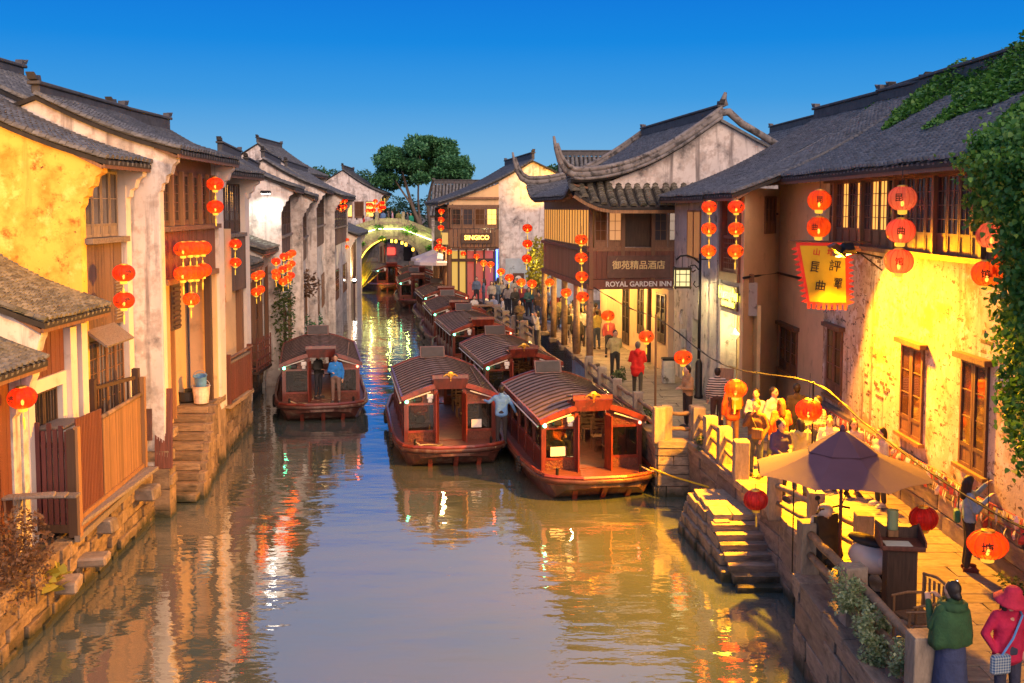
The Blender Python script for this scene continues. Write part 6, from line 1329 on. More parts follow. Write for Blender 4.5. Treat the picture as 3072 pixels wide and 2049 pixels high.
# scooter
sc = thing('scooter', 'parked pale motor scooter under the umbrella, front shield towards the water', 'scooter', (5.36, 16.55, QZ), R(118))
# local: +x is forward
for x, nm in ((.62, 'front'), (-.58, 'rear')):
    w = MB(); w.tube([(x, -.0 + .24 * 0, .24)] * 1 + [(x, .001, .24)], .01, 5)
    w = MB(); NN = 18
    for k in range(NN):
        a, b = 2 * PI * k / NN, 2 * PI * (k + 1) / NN; w.tube([(x + .20 * math.cos(a), 0, .25 + .20 * math.sin(a)), (x + .20 * math.cos(b), 0, .25 + .20 * math.sin(b))], .055, 6)
    wo_ = w.build('wheel', 'black_rubber', sc, smooth=True); r2 = MB(); r2.lathe([(.14, -.05), (.14, .05)], 14); r2.build('rim', 'chrome', wo_, loc=(x, 0, .25), rot=(R(90), 0, 0))
m = MB(); m.prism([(.40, .25), (.52, .35), (.60, .62), (.58, 1.0), (.50, 1.02), (.46, .7), (.36, .36)], 'y', -.22, .22); m.build('front_shield', 'black_rubber', sc); m = MB(); m.prism([(.54, .36), (.64, .62), (.63, .98), (.60, 1.02), (.61, .62)], 'y', -.25, .25); m.build('shield_face', 'cream_paint', sc)
m = MB(); m.cbox(.08, 0, .30, .62, .34, .09, .03); m.build('footboard', 'black_rubber', sc)
m = MB(); m.ell((-.42, 0, .58), (.42, .23, .24), 14, 9); m.ell((-.75, 0, .60), (.2, .17, .15), 12, 8); m.build('rear_body', 'cream_paint', sc, smooth=True); m = MB(); m.ell((-.32, 0, .84), (.36, .16, .085), 12, 8); m.build('saddle', 'black_rubber', sc, smooth=True)
m = MB(); m.cbox(-.80, 0, .96, .28, .34, .28, .08); m.build('top_box', 'cream_paint', sc); m = MB(); m.prism([(.5, .42), (.74, .40), (.8, .5), (.66, .56), (.52, .52)], 'y', -.09, .09); m.build('mudguard', 'cream_paint', sc)
m = MB(); m.tube([(.60, 0, .3), (.5, 0, 1.12)], .03, 7); m.build('fork', 'chrome', sc); m = MB(); m.tube([(.38, -.36, 1.12), (.48, -.2, 1.15), (.52, 0, 1.12), (.48, .2, 1.15), (.38, .36, 1.12)], .018, 7); m.build('handlebar', 'black_rubber', sc); m = MB(); m.ell((.56, 0, 1.08), (.13, .14, .12), 12, 8); m.build('headlamp_cowl', 'cream_paint', sc, smooth=True)
for s in (-1, 1): m = MB(); m.tube([(.44, s * .22, 1.13), (.42, s * .3, 1.32)], .008, 5); m.ell((.42, s * .31, 1.36), (.02, .06, .04), 8, 5); m.build('mirror', 'black_rubber', sc)
# lectern with lamp glass and papers
le = thing('lectern', 'dark wooden lectern with raised edges on the quay beside the scooter', 'lectern', (5.72, 15.4, QZ), R(-8))
m = MB(); m.box(-.21, .21, -.18, .18, .05, 1.02); m.build('column', 'wood_dark', le); m = MB(); m.cbox(0, 0, .04, .5, .44, .08, .01); m.build('foot', 'wood_dark', le); m = MB(); m.cbox(0, -.01, 1.05, .62, .48, .07, .012); m.build('top', 'wood_red', le)
m = MB(); m.prism([(-.32, 1.08), (.32, 1.08), (.32, 1.30), (.18, 1.24), (-.18, 1.24), (-.32, 1.34)], 'y', .22, .25); m.build('back_board', 'wood_dark', le)
for s in (-1, 1): m = MB(); m.prism([(-.25, 1.08), (.25, 1.08), (.25, 1.3), (-.1, 1.2), (-.25, 1.16)], 'x', s * .31 - .012, s * .31 + .012); m.build('side_board', 'wood_red', le)
m = MB(); m.box(-.26, .12, -.22, .02, 1.0, 1.006); pb = thing('papers', 'loose printed papers lying on the lectern top', 'papers', (5.72, 15.4, QZ + .087), R(-4)); m.build('sheet', 'paper', pb)
vg = thing('glass_lamp', 'pale green glass lamp standing on the back of the lectern', 'lamp', (5.68, 15.62, QZ + 1.09)); m = MB(); m.cbox(0, 0, .06, .16, .1, .11, .01); m.build('stand', 'wood_honey', vg); m = MB(); m.lathe([(.075, .12), (.08, .14), (.08, .40), (.076, .41)], 16, caps=False); m.build('glass', 'leaf_pale', vg)
# bamboo armchairs
def chair(loc, rz, lb):
    c = thing('bamboo_chair', lb, 'chair', loc, rz, 'bamboo chairs by the railing')
    for (x, y, h) in ((-.24, -.22, .66), (.24, -.22, .66), (-.24, .22, .92), (.24, .22, .92)): m = MB(); m.tube([(x, y, 0), (x, y * (1.0 if y < 0 else 1.12), h)], .018, 7); m.build('leg', 'bamboo', c)
    m = MB(); m.cbox(0, 0, .42, .5, .46, .03, .008); m.build('seat', 'bamboo', c)
    for s in (-1, 1): m = MB(); m.tube([(s * .24, -.26, .66), (s * .25, 0, .68), (s * .24, .24, .66)], .018, 7); m.build('armrest', 'bamboo', c); m = MB(); m.tube([(s * .24, -.22, .2), (s * .24, .22, .2)], .013, 6); m.build('stretcher', 'bamboo', c)
    for k in range(5): x = -.2 + k * .1; piece('slat', 'bamboo', c, x - .02, x + .02, .232, .246, .46, .9)
    m = MB(); m.tube([(-.25, .245, .92), (0, .27, .95), (.25, .245, .92)], .02, 7); m.build('top_rail', 'bamboo', c)
chair((5.55, 14.2, QZ), R(-75), 'bamboo armchair with slatted back between railing and lectern'); chair((5.42, 13.45, QZ), R(-100), 'second bamboo armchair half hidden by the woman in green')
# street lamp with box lantern on a scrolled arm
sl = thing('street_lamp', 'black iron street lamp with a glowing box lantern on a scrolled arm', 'street lamp', (5.88, 33.3, QZ))
m = MB(); m.tube([(0, 0, .3), (0, 0, 4.55)], [.055, .04], 10); m.build('post', 'iron', sl, smooth=True); m = MB(); m.lathe([(.14, 0), (.15, .06), (.11, .12), (.11, 1.1), (.07, 1.2), (.055, 1.25)], 12); m.build('base', 'iron', sl, smooth=True)
m = MB(); m.tube([(0, 0, 4.25), (-.2, 0, 4.42), (-.42, 0, 4.5), (-.62, 0, 4.48), (-.75, 0, 4.36)], .03, 7); m.tube([(-.04, 0, 4.05), (-.16, 0, 4.2), (-.3, 0, 4.18), (-.32, 0, 4.05), (-.22, 0, 3.98), (-.14, 0, 4.05)], .022, 6); m.tube([(0, 0, 4.38), (.28, 0, 4.38)], .02, 6); m.tube([(0, 0, 3.55), (-.12, 0, 3.5), (-.2, 0, 3.6), (-.15, 0, 3.7)], .02, 6); m.build('arm', 'iron', sl, smooth=True)
m = MB(); m.box(-.78, -.34, -.16, .16, 3.55, 4.05); m.build('lantern_glass', 'lamp_pane', sl); m = MB()
for x in (-.79, -.33):
    for y in (-.17, .17): m.box(x - .02, x + .02, y - .02, y + .02, 3.45, 4.15)
for z_ in (3.53, 3.68, 3.92, 4.06): m.box(-.8, -.32, -.185, -.165, z_ - .012, z_ + .012); m.box(-.8, -.32, .165, .185, z_ - .012, z_ + .012)
for x in (-.66, -.46): m.box(x - .01, x + .01, -.186, -.166, 3.55, 4.05)
m.box(-.83, -.29, -.2, .2, 4.06, 4.12); m.box(-.83, -.29, -.2, .2, 3.48, 3.54); m.build('lantern_frame', 'iron', sl); m = MB(); m.tube([(-.56, 0, 4.12), (-.56, 0, 4.5)], .012, 5); m.build('chain', 'iron', sl)
point('lamp_light', sl, (-.56, -.05, 3.38), 70, (1, .72, .28), .06)
bp_ = thing('bamboo_pole', 'upright pale bamboo pole at the quay edge holding the cable', 'pole', (4.25, 31.3, QZ)); m = MB(); m.tube([(0, 0, -.1), (0, 0, 2.85)], .035, 8); m.build('stem', 'wood_honey', bp_)
bn = thing('waste_bin', 'tall grey waste bin against the inn wall', 'bin', (5.35, 36.2, QZ)); m = MB(); m.cbox(0, 0, .4, .42, .4, .8, .03); m.build('body', 'plaster_grey', bn); m = MB(); m.cbox(0, 0, .83, .46, .44, .07, .02); m.build('lid', 'iron', bn)
ob = thing('menu_stand', 'small wooden menu stand with an orange sheet at the shop entrance', 'stand', (5.95, 29.6, QZ), R(-20)); piece('leg', 'wood_dark', ob, -.2, -.16, -.02, .02, 0, 1.25); piece('leg', 'wood_dark', ob, .16, .2, -.02, .02, 0, 1.25); m = MB(); m.cbox(0, 0, 0, .5, .03, .36, .008); m.build('board', 'silk_orange' if 0 else 'wood_honey', ob, loc=(0, -.02, 1.35), rot=(R(-35), 0, 0))
# banner on a pole
bn = thing('banner', 'yellow banner with red edges and black characters hung from a pole over the quay', 'banner', (7.05, 24.2, 0), R(-22))
m = MB(); m.tube([(-.75, 0, 6.63), (1.05, 0, 6.62)], .02, 7); m.build('pole', 'wood_dark', bn)
def bx(u_, v_): return (lerp(-.60 + .30 * v_, .56 + .04 * v_, u_), .05 * math.sin(u_ * 7 + v_ * 2) * (.3 + v_), 6.6 - 1.5 * v_)
def sheet(u0, u1, v0, v1, off, nu=12, nv=14):
    vs = [(lambda p: (p[0], p[1] - off, p[2]))(bx(lerp(u0, u1, i / nu), lerp(v0, v1, j / nv))) for j in range(nv + 1) for i in range(nu + 1)]; fs = [(j * (nu + 1) + i, j * (nu + 1) + i + 1, (j + 1) * (nu + 1) + i + 1, (j + 1) * (nu + 1) + i) for j in range(nv) for i in range(nu)]
    q = MB(); q.add(vs, fs); return q
sheet(0, 1, 0, .93, 0).build('border', 'banner_red', bn, smooth=True); sheet(.07, .93, .05, .90, .006).build('cloth', 'banner_yellow', bn, smooth=True)
m = MB()
for j in range(11):
    v_ = .06 + j * .08; p0 = bx(0, v_); p1 = bx(1, v_); m.add([p0, (p0[0] - .12, p0[1], p0[2] - .07), (p0[0] + .012, p0[1], p0[2] - .10)], [(0, 1, 2)]); m.add([p1, (p1[0] + .12, p1[1], p1[2] - .05), (p1[0], p1[1], p1[2] - .1)], [(0, 1, 2)])
for i in range(8): p0 = bx(i / 8, .93); p1 = bx((i + .6) / 8, .93); m.add([p0, p1, (p1[0], p1[1], p1[2] - .12), (p0[0], p0[1], p0[2] - .12)], [(0, 1, 2, 3)])
tag(m.build('fringe', 'banner_red', bn), kind='stuff')
for ch, u_, v_, sz, mt_ in (('山', .38, .15, .17, 'red_ink'), ('塘', .66, .15, .17, 'red_ink'), ('昆', .32, .38, .27, 'ink'), ('評', .72, .36, .27, 'ink'), ('曲', .38, .66, .25, 'ink'), ('彈', .73, .62, .27, 'ink')): p0 = bx(u_, v_); text('lettering', ch, sz, bn, (p0[0], p0[1] - .02, p0[2]), (R(90), R(6), 0), mt_, .002, .003)
# ribbons tied along two lines on the wall
rbn = thing('ribbon_line', 'two lines crowded with white and red wish ribbons along the teahouse wall', 'ribbons', (7.93, 0, 0))
rm = []
for v_ in range(4):
    m = MB(); sh = .02 * (v_ - 1.5); m.add([(0, -.025, 0), (0, .025, 0), (-.02 + sh, .03, -.1), (-.015, -.03 + sh, -.1), (.0 + sh, .025, -.2), (.01, -.02, -.19)], [(0, 1, 2, 3), (3, 2, 4, 5)]); rm.append([m.mesh('ribbon', q) for q in ('ribbon_white', 'ribbon_red')])
random.seed(5)
for row, (n_, za, zb) in enumerate(((160, 2.62, 2.30), (120, 2.38, 2.05))):
    m = MB(); m.tube([(0, lerp(13.0, 27.6, k / 12), lerp(za, zb, k / 12) - .03 * math.sin(k * 2)) for k in range(13)], .008, 5); m.build('line', 'ribbon_red', rbn)
    for i in range(n_):
        q = i / n_; o = obj('ribbon', rm[random.randrange(4)][0 if random.random() < .72 else 1], rbn, (-.02 - .03 * random.random(), lerp(13.0, 27.6, q) + random.uniform(-.03, .03), lerp(za, zb, q) - .03 * math.sin(q * 24) + random.uniform(-.01, .02)), (random.uniform(-.3, .3), random.uniform(-.2, .2), random.uniform(-.5, .5)), (1, 1, random.uniform(.7, 1.2)))
# black cable from the inn along the quay, carried by poles
cb = thing('lantern_cable', 'sagging black cable carrying the lanterns along the quay', 'cable', (0, 0, 0))
PTS = [(2.94,38.5,4.51), (3.9,36,4.03), (4.43,31.3,4.04), (5.03,27.5,3.58), (5.23,24.2,3.68), (5.82,20.4,4.01), (6.19,18.4,3.61), (6.63,16.4,3.2), (7.15,14.6,2.92), (7.51,13.6,2.97)]
def crom(P, n=8):
    P = [Vector(p) for p in P]; out = []
    for i in range(len(P) - 1):
        p0, p1, p2, p3 = P[max(i - 1, 0)], P[i], P[i + 1], P[min(i + 2, len(P) - 1)]
        for k in range(n): t = k / n; out.append(.5 * ((2 * p1) + (p2 - p0) * t + (2 * p0 - 5 * p1 + 4 * p2 - p3) * t * t + (3 * p1 - p0 - 3 * p2 + p3) * t ** 3))
    return out + [P[-1]]
cp = crom(PTS); m = MB(); m.tube(cp, .014, 5); m.tube([p + Vector((.02, .02, .02 * math.sin(i * 1.7))) for i, p in enumerate(cp)], .010, 5); m.build('wire', 'cable', cb)
m = MB(); m.tube([(PTS[5][0], PTS[5][1], QZ), (PTS[5][0], PTS[5][1], PTS[5][2] + .03)], .018, 6); m.build('pole', 'iron', cb)
rp = thing('mooring_rope', 'orange and yellow mooring rope from the nearest bow to the quay wall', 'rope', (0, 0, 0)); m = MB(); m.tube([(3.55, 27.0, .72), (4.0, 26.2, .70), (4.9, 24.75, .74)], .022, 6); m.build('rope', 'banner_yellow', rp); m = MB(); m.tube([(4.88, 24.8, .76), (4.9, 24.8, .2), (4.92, 24.7, .05)], .015, 5); m.build('rope_tail', 'wood_honey', rp)
sg = thing('green_sign', 'green round-emblem sign fixed to the quay wall beside the steps', 'sign', (5.16, 18.0, .95), R(-88)); m = MB(); m.box(-.34, .34, -.02, .0, -.38, .38); m.build('board', 'sign_green', sg); m = MB(); m.lathe([(.22, 0), (.22, .012), (.16, .014)], 18); m.build('emblem', 'white_paint', sg, loc=(0, -.02, .06), rot=(R(90), 0, 0)); m = MB(); m.ell((0, -.036, .04), (.09, .012, .14), 10, 6); m.build('emblem_mark', 'sign_green', sg)
# ---- left bank: fenced deck
dk = thing('fenced_deck', 'timber deck with maroon picket front and bamboo side fence over the left bank', 'deck', (0, 0, 0))
A, Bq = (-8.22, 19.75), (-8.45, 24.05)
for i in range(9): x = -9.0 + i * .1; piece('deck_board', 'wood_grey', dk, x, x + .09, 19.75, 24.1, 1.40, 1.47)
m = MB(); m.bar((A[0], A[1], 1.36), (Bq[0], Bq[1], 1.36), .12, .16); m.build('beam', 'wood_brown', dk); m = MB(); m.bar((-9.3, 19.75, 1.36), (A[0], A[1], 1.36), .12, .16); m.build('beam', 'wood_dark', dk)
m = MB(); m.bar((A[0] + .05, A[1] - .1, 1.18), (Bq[0], Bq[1], 1.2), .1, .12); m.build('beam', 'wood_grey', dk)
for i in range(9):
    x = lerp(-9.22, -8.34, i / 8); zt = 3.25 + .12 * (i % 2) + random.uniform(-.05, .05); o = piece('picket', 'picket', dk, x - .04, x + .04, 19.70, 19.735, 1.42, zt)
for zz in (1.55, 2.9): m = MB(); m.box(-9.3, -8.25, 19.735, 19.78, zz, zz + .09); m.build('rail', 'wood_dark', dk)
piece('post', 'wood_dark', dk, -8.33, -8.17, 19.66, 19.82, 1.2, 3.25); piece('post', 'wood_honey', dk, -8.20, -8.12, 19.68, 19.82, 1.2, 3.3); piece('post', 'wood_dark', dk, -9.42, -9.28, 19.66, 19.8, 1.2, 3.2); piece('post', 'wood_honey', dk, -8.46, -8.36, 24.0, 24.12, 1.3, 3.55); piece('post', 'wood_dark', dk, -8.62, -8.48, 23.95, 24.1, 1.4, 3.75); piece('post', 'wood_dark', dk, -9.0, -8.86, 22.4, 22.54, 1.4, 3.75)
def fx(q): return (lerp(A[0], Bq[0], q), lerp(A[1], Bq[1], q))
ns = 17
for i in range(ns): x, y = fx(.03 + .34 * i / ns); o = piece('slat', 'wood_red', dk, x - .012, x + .012, y - .030, y + .030, 1.46, 3.42 - .004 * i)
nb_ = 42
BM = MB(); BM.tube([(0, 0, -.5), (0, 0, -.2), (0, 0, .1), (0, 0, .5)], [.5, .52, .5, .49], 7); bmm = BM.mesh('bamboo', 'bamboo', True)
for i in range(nb_): x, y = fx(.38 + .60 * i / nb_); zt = 3.12 + random.uniform(-.02, .02); obj('bamboo_stick', bmm, dk, (x, y, (1.46 + zt) / 2), (random.uniform(-.01, .01), 0, 0), (.045, .045, zt - 1.46))
m = MB(); x0, y0 = fx(.37); m.tube([(x0, y0, 3.16), (Bq[0], Bq[1], 3.16)], .05, 8); m.build('top_rail', 'log', dk, smooth=True); m = MB(); m.bar((A[0], A[1], 1.52), (Bq[0], Bq[1], 1.52), .1, .09); m.build('bottom_rail', 'wood_honey', dk)
m = MB(); m.bar((-8.93, 22.45, 3.55), (-8.55, 24.0, 3.55), .06, .08); m.build('back_rail', 'wood_dark', dk)
m = MB(); m.bar((-8.93, 22.45, 2.6), (-8.55, 24.0, 2.6), .05, .06); m.build('back_rail', 'wood_dark', dk)
for i in range(8): q = (i + .5) / 8; x, y = lerp(-8.93, -8.55, q), lerp(22.45, 24.0, q); piece('baluster', 'wood_dark', dk, x - .02, x + .02, y - .02, y + .02, 2.6, 3.52)
ac = thing('grey_cabinet', 'grey metal cabinet with a sloping lid on the fenced deck', 'cabinet', (-8.68, 20.45, 1.47)); m = MB(); m.cbox(0, 0, .85, .55, .9, 1.7, .02); m.build('body', 'plaster_grey', ac); m = MB(); m.cbox(0, 0, 1.74, .62, .98, .05, .01); m.build('lid', 'wood_grey', ac, rot=(0, R(-4), 0))
for i in range(3): pk = MB(); pk.cbox(0, 0, 0, 1.2, .26, .05, .008); o = pk.build('loose_board', 'wood_grey', None, loc=(-8.75 + .12 * i, 18.6 + .25 * i, 2.28 - .06 * i), rot=(0, 0, .25 - .1 * i)); tag(o, ['weathered board lying outermost on the shelf before the pickets', 'middle weathered board on the shelf before the pickets', 'weathered board nearest the maroon pickets'][i], 'board', 'loose boards at the left edge')
# buckets by the niche
def bucket(loc, mat, s, lb, rim='white_paint', inner=True):
    b = thing('bucket', lb, 'bucket', loc); m = MB(); m.lathe([(.13 * s, 0), (.17 * s, .02), (.21 * s, .42 * s), (.23 * s, .43 * s), (.20 * s, .43 * s), (.16 * s, .05)], 16); m.build('body', mat, b, smooth=False); m = MB(); m.tube([(.21 * s * math.cos(a), .21 * s * math.sin(a) * .2, .43 * s + .16 * s * math.sin(a)) for a in [PI * k / 8 for k in range(9)]], .008, 5); m.build('handle', mat, b); return b
bucket((-8.62, 29.3, 1.97), 'pale_plastic', 1.15, 'cream ribbed bucket on the landing at the top of the bank steps'); b2 = bucket((-8.62, 29.3, 2.40), 'blue_plastic', .85, 'blue bucket stacked in the cream bucket'); b2.rotation_euler = (R(12), 0, 0)
bs2 = thing('basin', 'wide black basin standing beside the cream bucket', 'basin', (-9.12, 29.6, 1.97)); m = MB(); m.lathe([(.22, 0), (.32, .05), (.34, .30), (.36, .31), (.30, .31), (.28, .06)], 18); m.build('body', 'black_rubber', bs2)
for (x, y, z0_, z1_, rz_, mt_, lb) in ((-8.28, 25.0, 1.2, 3.1, .1, 'wood_red', 'red corrugated panel leaning against the tall white pier'), (-8.7, 24.85, 1.9, 2.65, .2, 'sign_brown', 'dark square board leaning at the foot of the white pier')):
    pn_ = MB()
    for k in range(7): pn_.box(-.21 + .06 * k, -.165 + .06 * k, -.02, .02, 0, z1_ - z0_)
    pn_.box(-.21, .2, -.012, .012, 0, z1_ - z0_); o = pn_.build('leaning_panel', mt_, None, loc=(x, y, z0_), rot=(R(-6), 0, rz_)); tag(o, lb, 'panel')
# balcony of the narrow timber house
bl = thing('balcony', 'red panelled balcony railing with a bundle of canes on top', 'balcony', (0, 0, 0))
for i in range(9): y = 31.35 + i * .27; piece('panel', 'wood_red', bl, -8.42, -8.38, y, y + .25, 1.62, 2.75)
for i in range(4): x = -8.9 + i * .13; piece('panel', 'wood_dark', bl, x, x + .11, 31.28, 31.32, 1.62, 2.7)
piece('post', 'wood_red', bl, -8.46, -8.32, 31.2, 31.36, 1.5, 3.05); piece('post', 'wood_red', bl, -8.46, -8.32, 33.76, 33.9, 1.5, 3.05); piece('rail', 'wood_grey', bl, -8.46, -8.34, 31.3, 33.9, 2.76, 2.84); piece('floor', 'stone_bank', bl, -8.95, -8.3, 31.2, 34.0, 1.46, 1.58)
for i in range(6): m = MB(); m.tube([(-8.5 + .03 * i, 31.3, 2.88 + .02 * (i % 3)), (-8.42 + .02 * i, 34.0, 2.95 + .03 * (i % 2))], .02, 6); m.build('cane', 'bamboo', bl)
bl = thing('lattice_balcony', 'open wooden lattice balcony below the porches on the left bank', 'balcony', (0, 0, 0))
for (y0, y1, x) in ((38.6, 40.8, -9.3),):
    piece('floor', 'wood_dark', bl, -9.9, x + .05, y0, y1, 1.3, 1.4)
    for k in range(4): zz = 1.5 + k * .3; piece('rail', 'wood_red', bl, x - .03, x + .03, y0, y1, zz, zz + .05); piece('rail', 'wood_red', bl, -9.9, x, y0 - .03, y0 + .03, zz, zz + .05)
    for k in range(7): y = lerp(y0, y1, k / 6); piece('baluster', 'wood_red', bl, x - .025, x + .025, y - .025, y + .025, 1.4, 2.6)
    for k in range(4): xx = lerp(-9.85, x, k / 3); piece('baluster', 'wood_red', bl, xx - .03, xx + .03, y0 - .03, y0 + .03, 1.4, 2.65)
# lamps that wash the walls
yl = thing('flood_lamp', 'sodium flood lamp on a pole lighting the tall yellow end wall', 'lamp', (-11.4, 15.2, 1.0)); m = MB(); m.tube([(0, 0, 0), (0, 0, 8.6)], .05, 8); m.build('pole', 'iron', yl); m = MB(); m.cbox(0, .1, 8.65, .5, .25, .3, .04); m.build('housing', 'iron', yl); spot('flood_light', yl, (.1, .35, 8.6), (1.3, 7.1, 5.4), 1450, (1, .38, .001), 95, .6, .15)
wlp = thing('flood_lamp', 'cold white lamp fixed high on the white end wall in the left row', 'lamp', (-9.95, 43.55, 7.95)); m = MB(); m.bar((0, .3, 0), (0, -.25, .1), .05, .05); m.build('bracket', 'iron', wlp); m = MB(); m.cbox(0, -.3, .06, .4, .25, .12, .03); m.build('housing', 'iron', wlp); m = MB(); m.box(-.16, .16, -.4, -.2, -.012, .0); m.build('lens', 'bulb_white', wlp); spot('flood_light', wlp, (0, -.32, -.05), (.1, .3, -2.2), 80, (.95, 1, .86), 150, .6, .1)
wl2 = thing('flood_lamp', 'white ground lamp shining up the low porch house wall', 'lamp', (-12.05, 81.3, 1.6)); m = MB(); m.cbox(0, 0, .1, .3, .3, .2, .03); m.build('housing', 'iron', wl2); m = MB(); m.ell((.0, 0, .26), (.16, .16, .08), 10, 6); m.build('lens', 'bulb_white', wl2); spot('flood_light', wl2, (0.15, -.1, .35), (-.35, .3, 2.4), 500, (1, .84, .5), 140, .7, .1)
# ------------------------------------------------------------------ bridge, trees, plants
br = thing('stone_bridge', 'arched stone bridge hung with creepers and lit by a pale light line', 'bridge', (0, 0, 0))
def bt(x): 
    P = [(-17.5, 4.1), (-16.15, 4.75), (-13.0, 5.75), (-10.5, 5.75), (-7.2, 4.45), (-4.5, 3.3)]
    for (a, b) in zip(P[:-1], P[1:]):
        if a[0] <= x <= b[0]: return lerp(a[1], b[1], (x - a[0]) / (b[0] - a[0]))
    return P[0][1] if x < P[0][0] else P[-1][1]
AC, ARX, AZ0, ARZ = -11.6, 3.35, .6, 3.75
xs = [lerp(-17.5, -4.5, i / 52) for i in range(53)]
def ab(x): return AZ0 + ARZ * math.sqrt(max(0, 1 - ((x - AC) / ARX) ** 2)) if abs(x - AC) < ARX else -.5
m = MB()
for y0, y1 in ((103.0, 103.5), (107.0, 107.5)):
    for a, b in zip(xs[:-1], xs[1:]): m.add([(a, y0, ab(a)), (b, y0, ab(b)), (b, y0, bt(b)), (a, y0, bt(a)), (a, y1, ab(a)), (b, y1, ab(b)), (b, y1, bt(b)), (a, y1, bt(a))], [(0, 1, 2, 3), (7, 6, 5, 4), (0, 4, 5, 1), (3, 2, 6, 7)])
for a, b in zip(xs[:-1], xs[1:]): m.add([(a, 103.4, ab(a) + .02), (b, 103.4, ab(b) + .02), (b, 107.1, ab(b) + .02), (a, 107.1, ab(a) + .02)], [(0, 1, 2, 3)]); m.add([(a, 103.4, bt(a) - .35), (b, 103.4, bt(b) - .35), (b, 107.1, bt(b) - .35), (a, 107.1, bt(a) - .35)], [(0, 1, 2, 3)])
m.build('spandrel', 'stone', br)
NV = 25
for k in range(NV):
    a0, a1 = PI * k / NV, PI * (k + 1) / NV; m = MB()
    P = [(AC + (ARX + d) * math.cos(a), AZ0 + (ARZ + d) * math.sin(a)) for (a, d) in ((a0 + .006, 0), (a1 - .006, 0), (a1 - .006, .32), (a0 + .006, .32))]; m.prism(P, 'y', 102.93, 103.1); m.build('voussoir', 'stone', br)
for i in range(14):
    a, b = lerp(-17.3, -4.7, i / 14), lerp(-17.3, -4.7, (i + 1) / 14); m = MB(); m.bar((a + .01, 103.1, bt(a) + .02), (b - .01, 103.1, bt(b) + .02), .42, .16); m.build('coping_stone', 'stone', br)
    m = MB(); m.bar((a + .01, 103.15, bt(a) + .35), (b - .01, 103.15, bt(b) + .35), .16, .5); m.build('parapet_slab', 'stone_post', br)
for x in (-13.05, -10.5): m = MB(); m.cbox(x, 103.15, 6.35, .3, .3, 1.25, .04); m.build('post', 'stone_post', br)
m = MB()
for a, b in zip((-15.8, -12.9, -10.6), (-13.0, -10.6, -7.3)): m.bar((a, 102.86, bt(a) - .42), (b, 102.86, bt(b) - .42), .06, .07)
m.build('light_line', 'led_strip', br)
for x_ in (-15.2, -13.6, -11.8, -10.0, -8.4): point('line_glow', br, (x_, 102.3, bt(x_) - .25), 20, (.75, 1, .22), .1)
m = MB(); m.tube([(AC + (ARX + .05) * math.cos(a), 102.86, AZ0 + (ARZ + .05) * math.sin(a)) for a in [lerp(PI * .98, PI * .56, k / 14) for k in range(15)]], .05, 6); m.build('arch_light', 'led_gold', br)
for a in (.50, .46, .40, .36, .28): x, z_ = AC + (ARX - .15) * math.cos(PI * a), AZ0 + (ARZ - .2) * math.sin(PI * a); m = MB(); m.cbox(x, 102.9, z_, .22, .12, .3, .03); m.build('arch_lamp', 'led_gold', br)
random.seed(3)
BP = [((.5, .5, .5), 'person in white climbing the left ramp of the bridge', -15.2), ((.45, .03, .03), 'person in red on the left ramp of the bridge', -14.5), ((.5, .45, .45), 'person in pale grey behind the one in red on the bridge', -14.1), ((.02, .02, .025), 'person in black leaning at the bridge parapet', -13.5), ((.10, .2, .4), 'person in blue just right of the first bridge post', -12.6), ((.15, .12, .08), 'person in brown at the crown of the bridge', -12.1), ((.55, .35, .45), 'person in pink at the crown of the bridge', -11.7), ((.20, .22, .06), 'person in olive with a backpack at the bridge crown', -11.1), ((.12, .12, .14), 'person in grey beside the second bridge post', -10.2), ((.02, .3, .2), 'person in a green top right of the second bridge post', -9.9)]
for c, lb, x in BP: person(lb, (x, 104.6, bt(x) - .35), R(random.choice((0, 180, 90, -90))), 1.68, c, DARK, random.choice(('short', 'long')), ('relax', 'down'), 0, group='people on the bridge')
# far bank beyond the arch: dark wall with a lit boat house window
bw = thing('back_wall', 'dark creeper-grown wall seen through the bridge arch', 'wall', (0, 0, 0)); m = MB(); m.box(-17, -4, 124, 124.5, -.4, 5); m.build('wall', 'plaster_grey', bw); m = MB(); m.box(-12.6, -10.9, 123.85, 123.95, 1.2, 2.8); m.build('window', 'phone_screen' if 0 else 'glass_dusk', bw); m = MB(); m.box(-14.9, -13.6, 123.85, 123.95, 1.9, 2.7); m.build('red_sign', 'neon_red', bw)

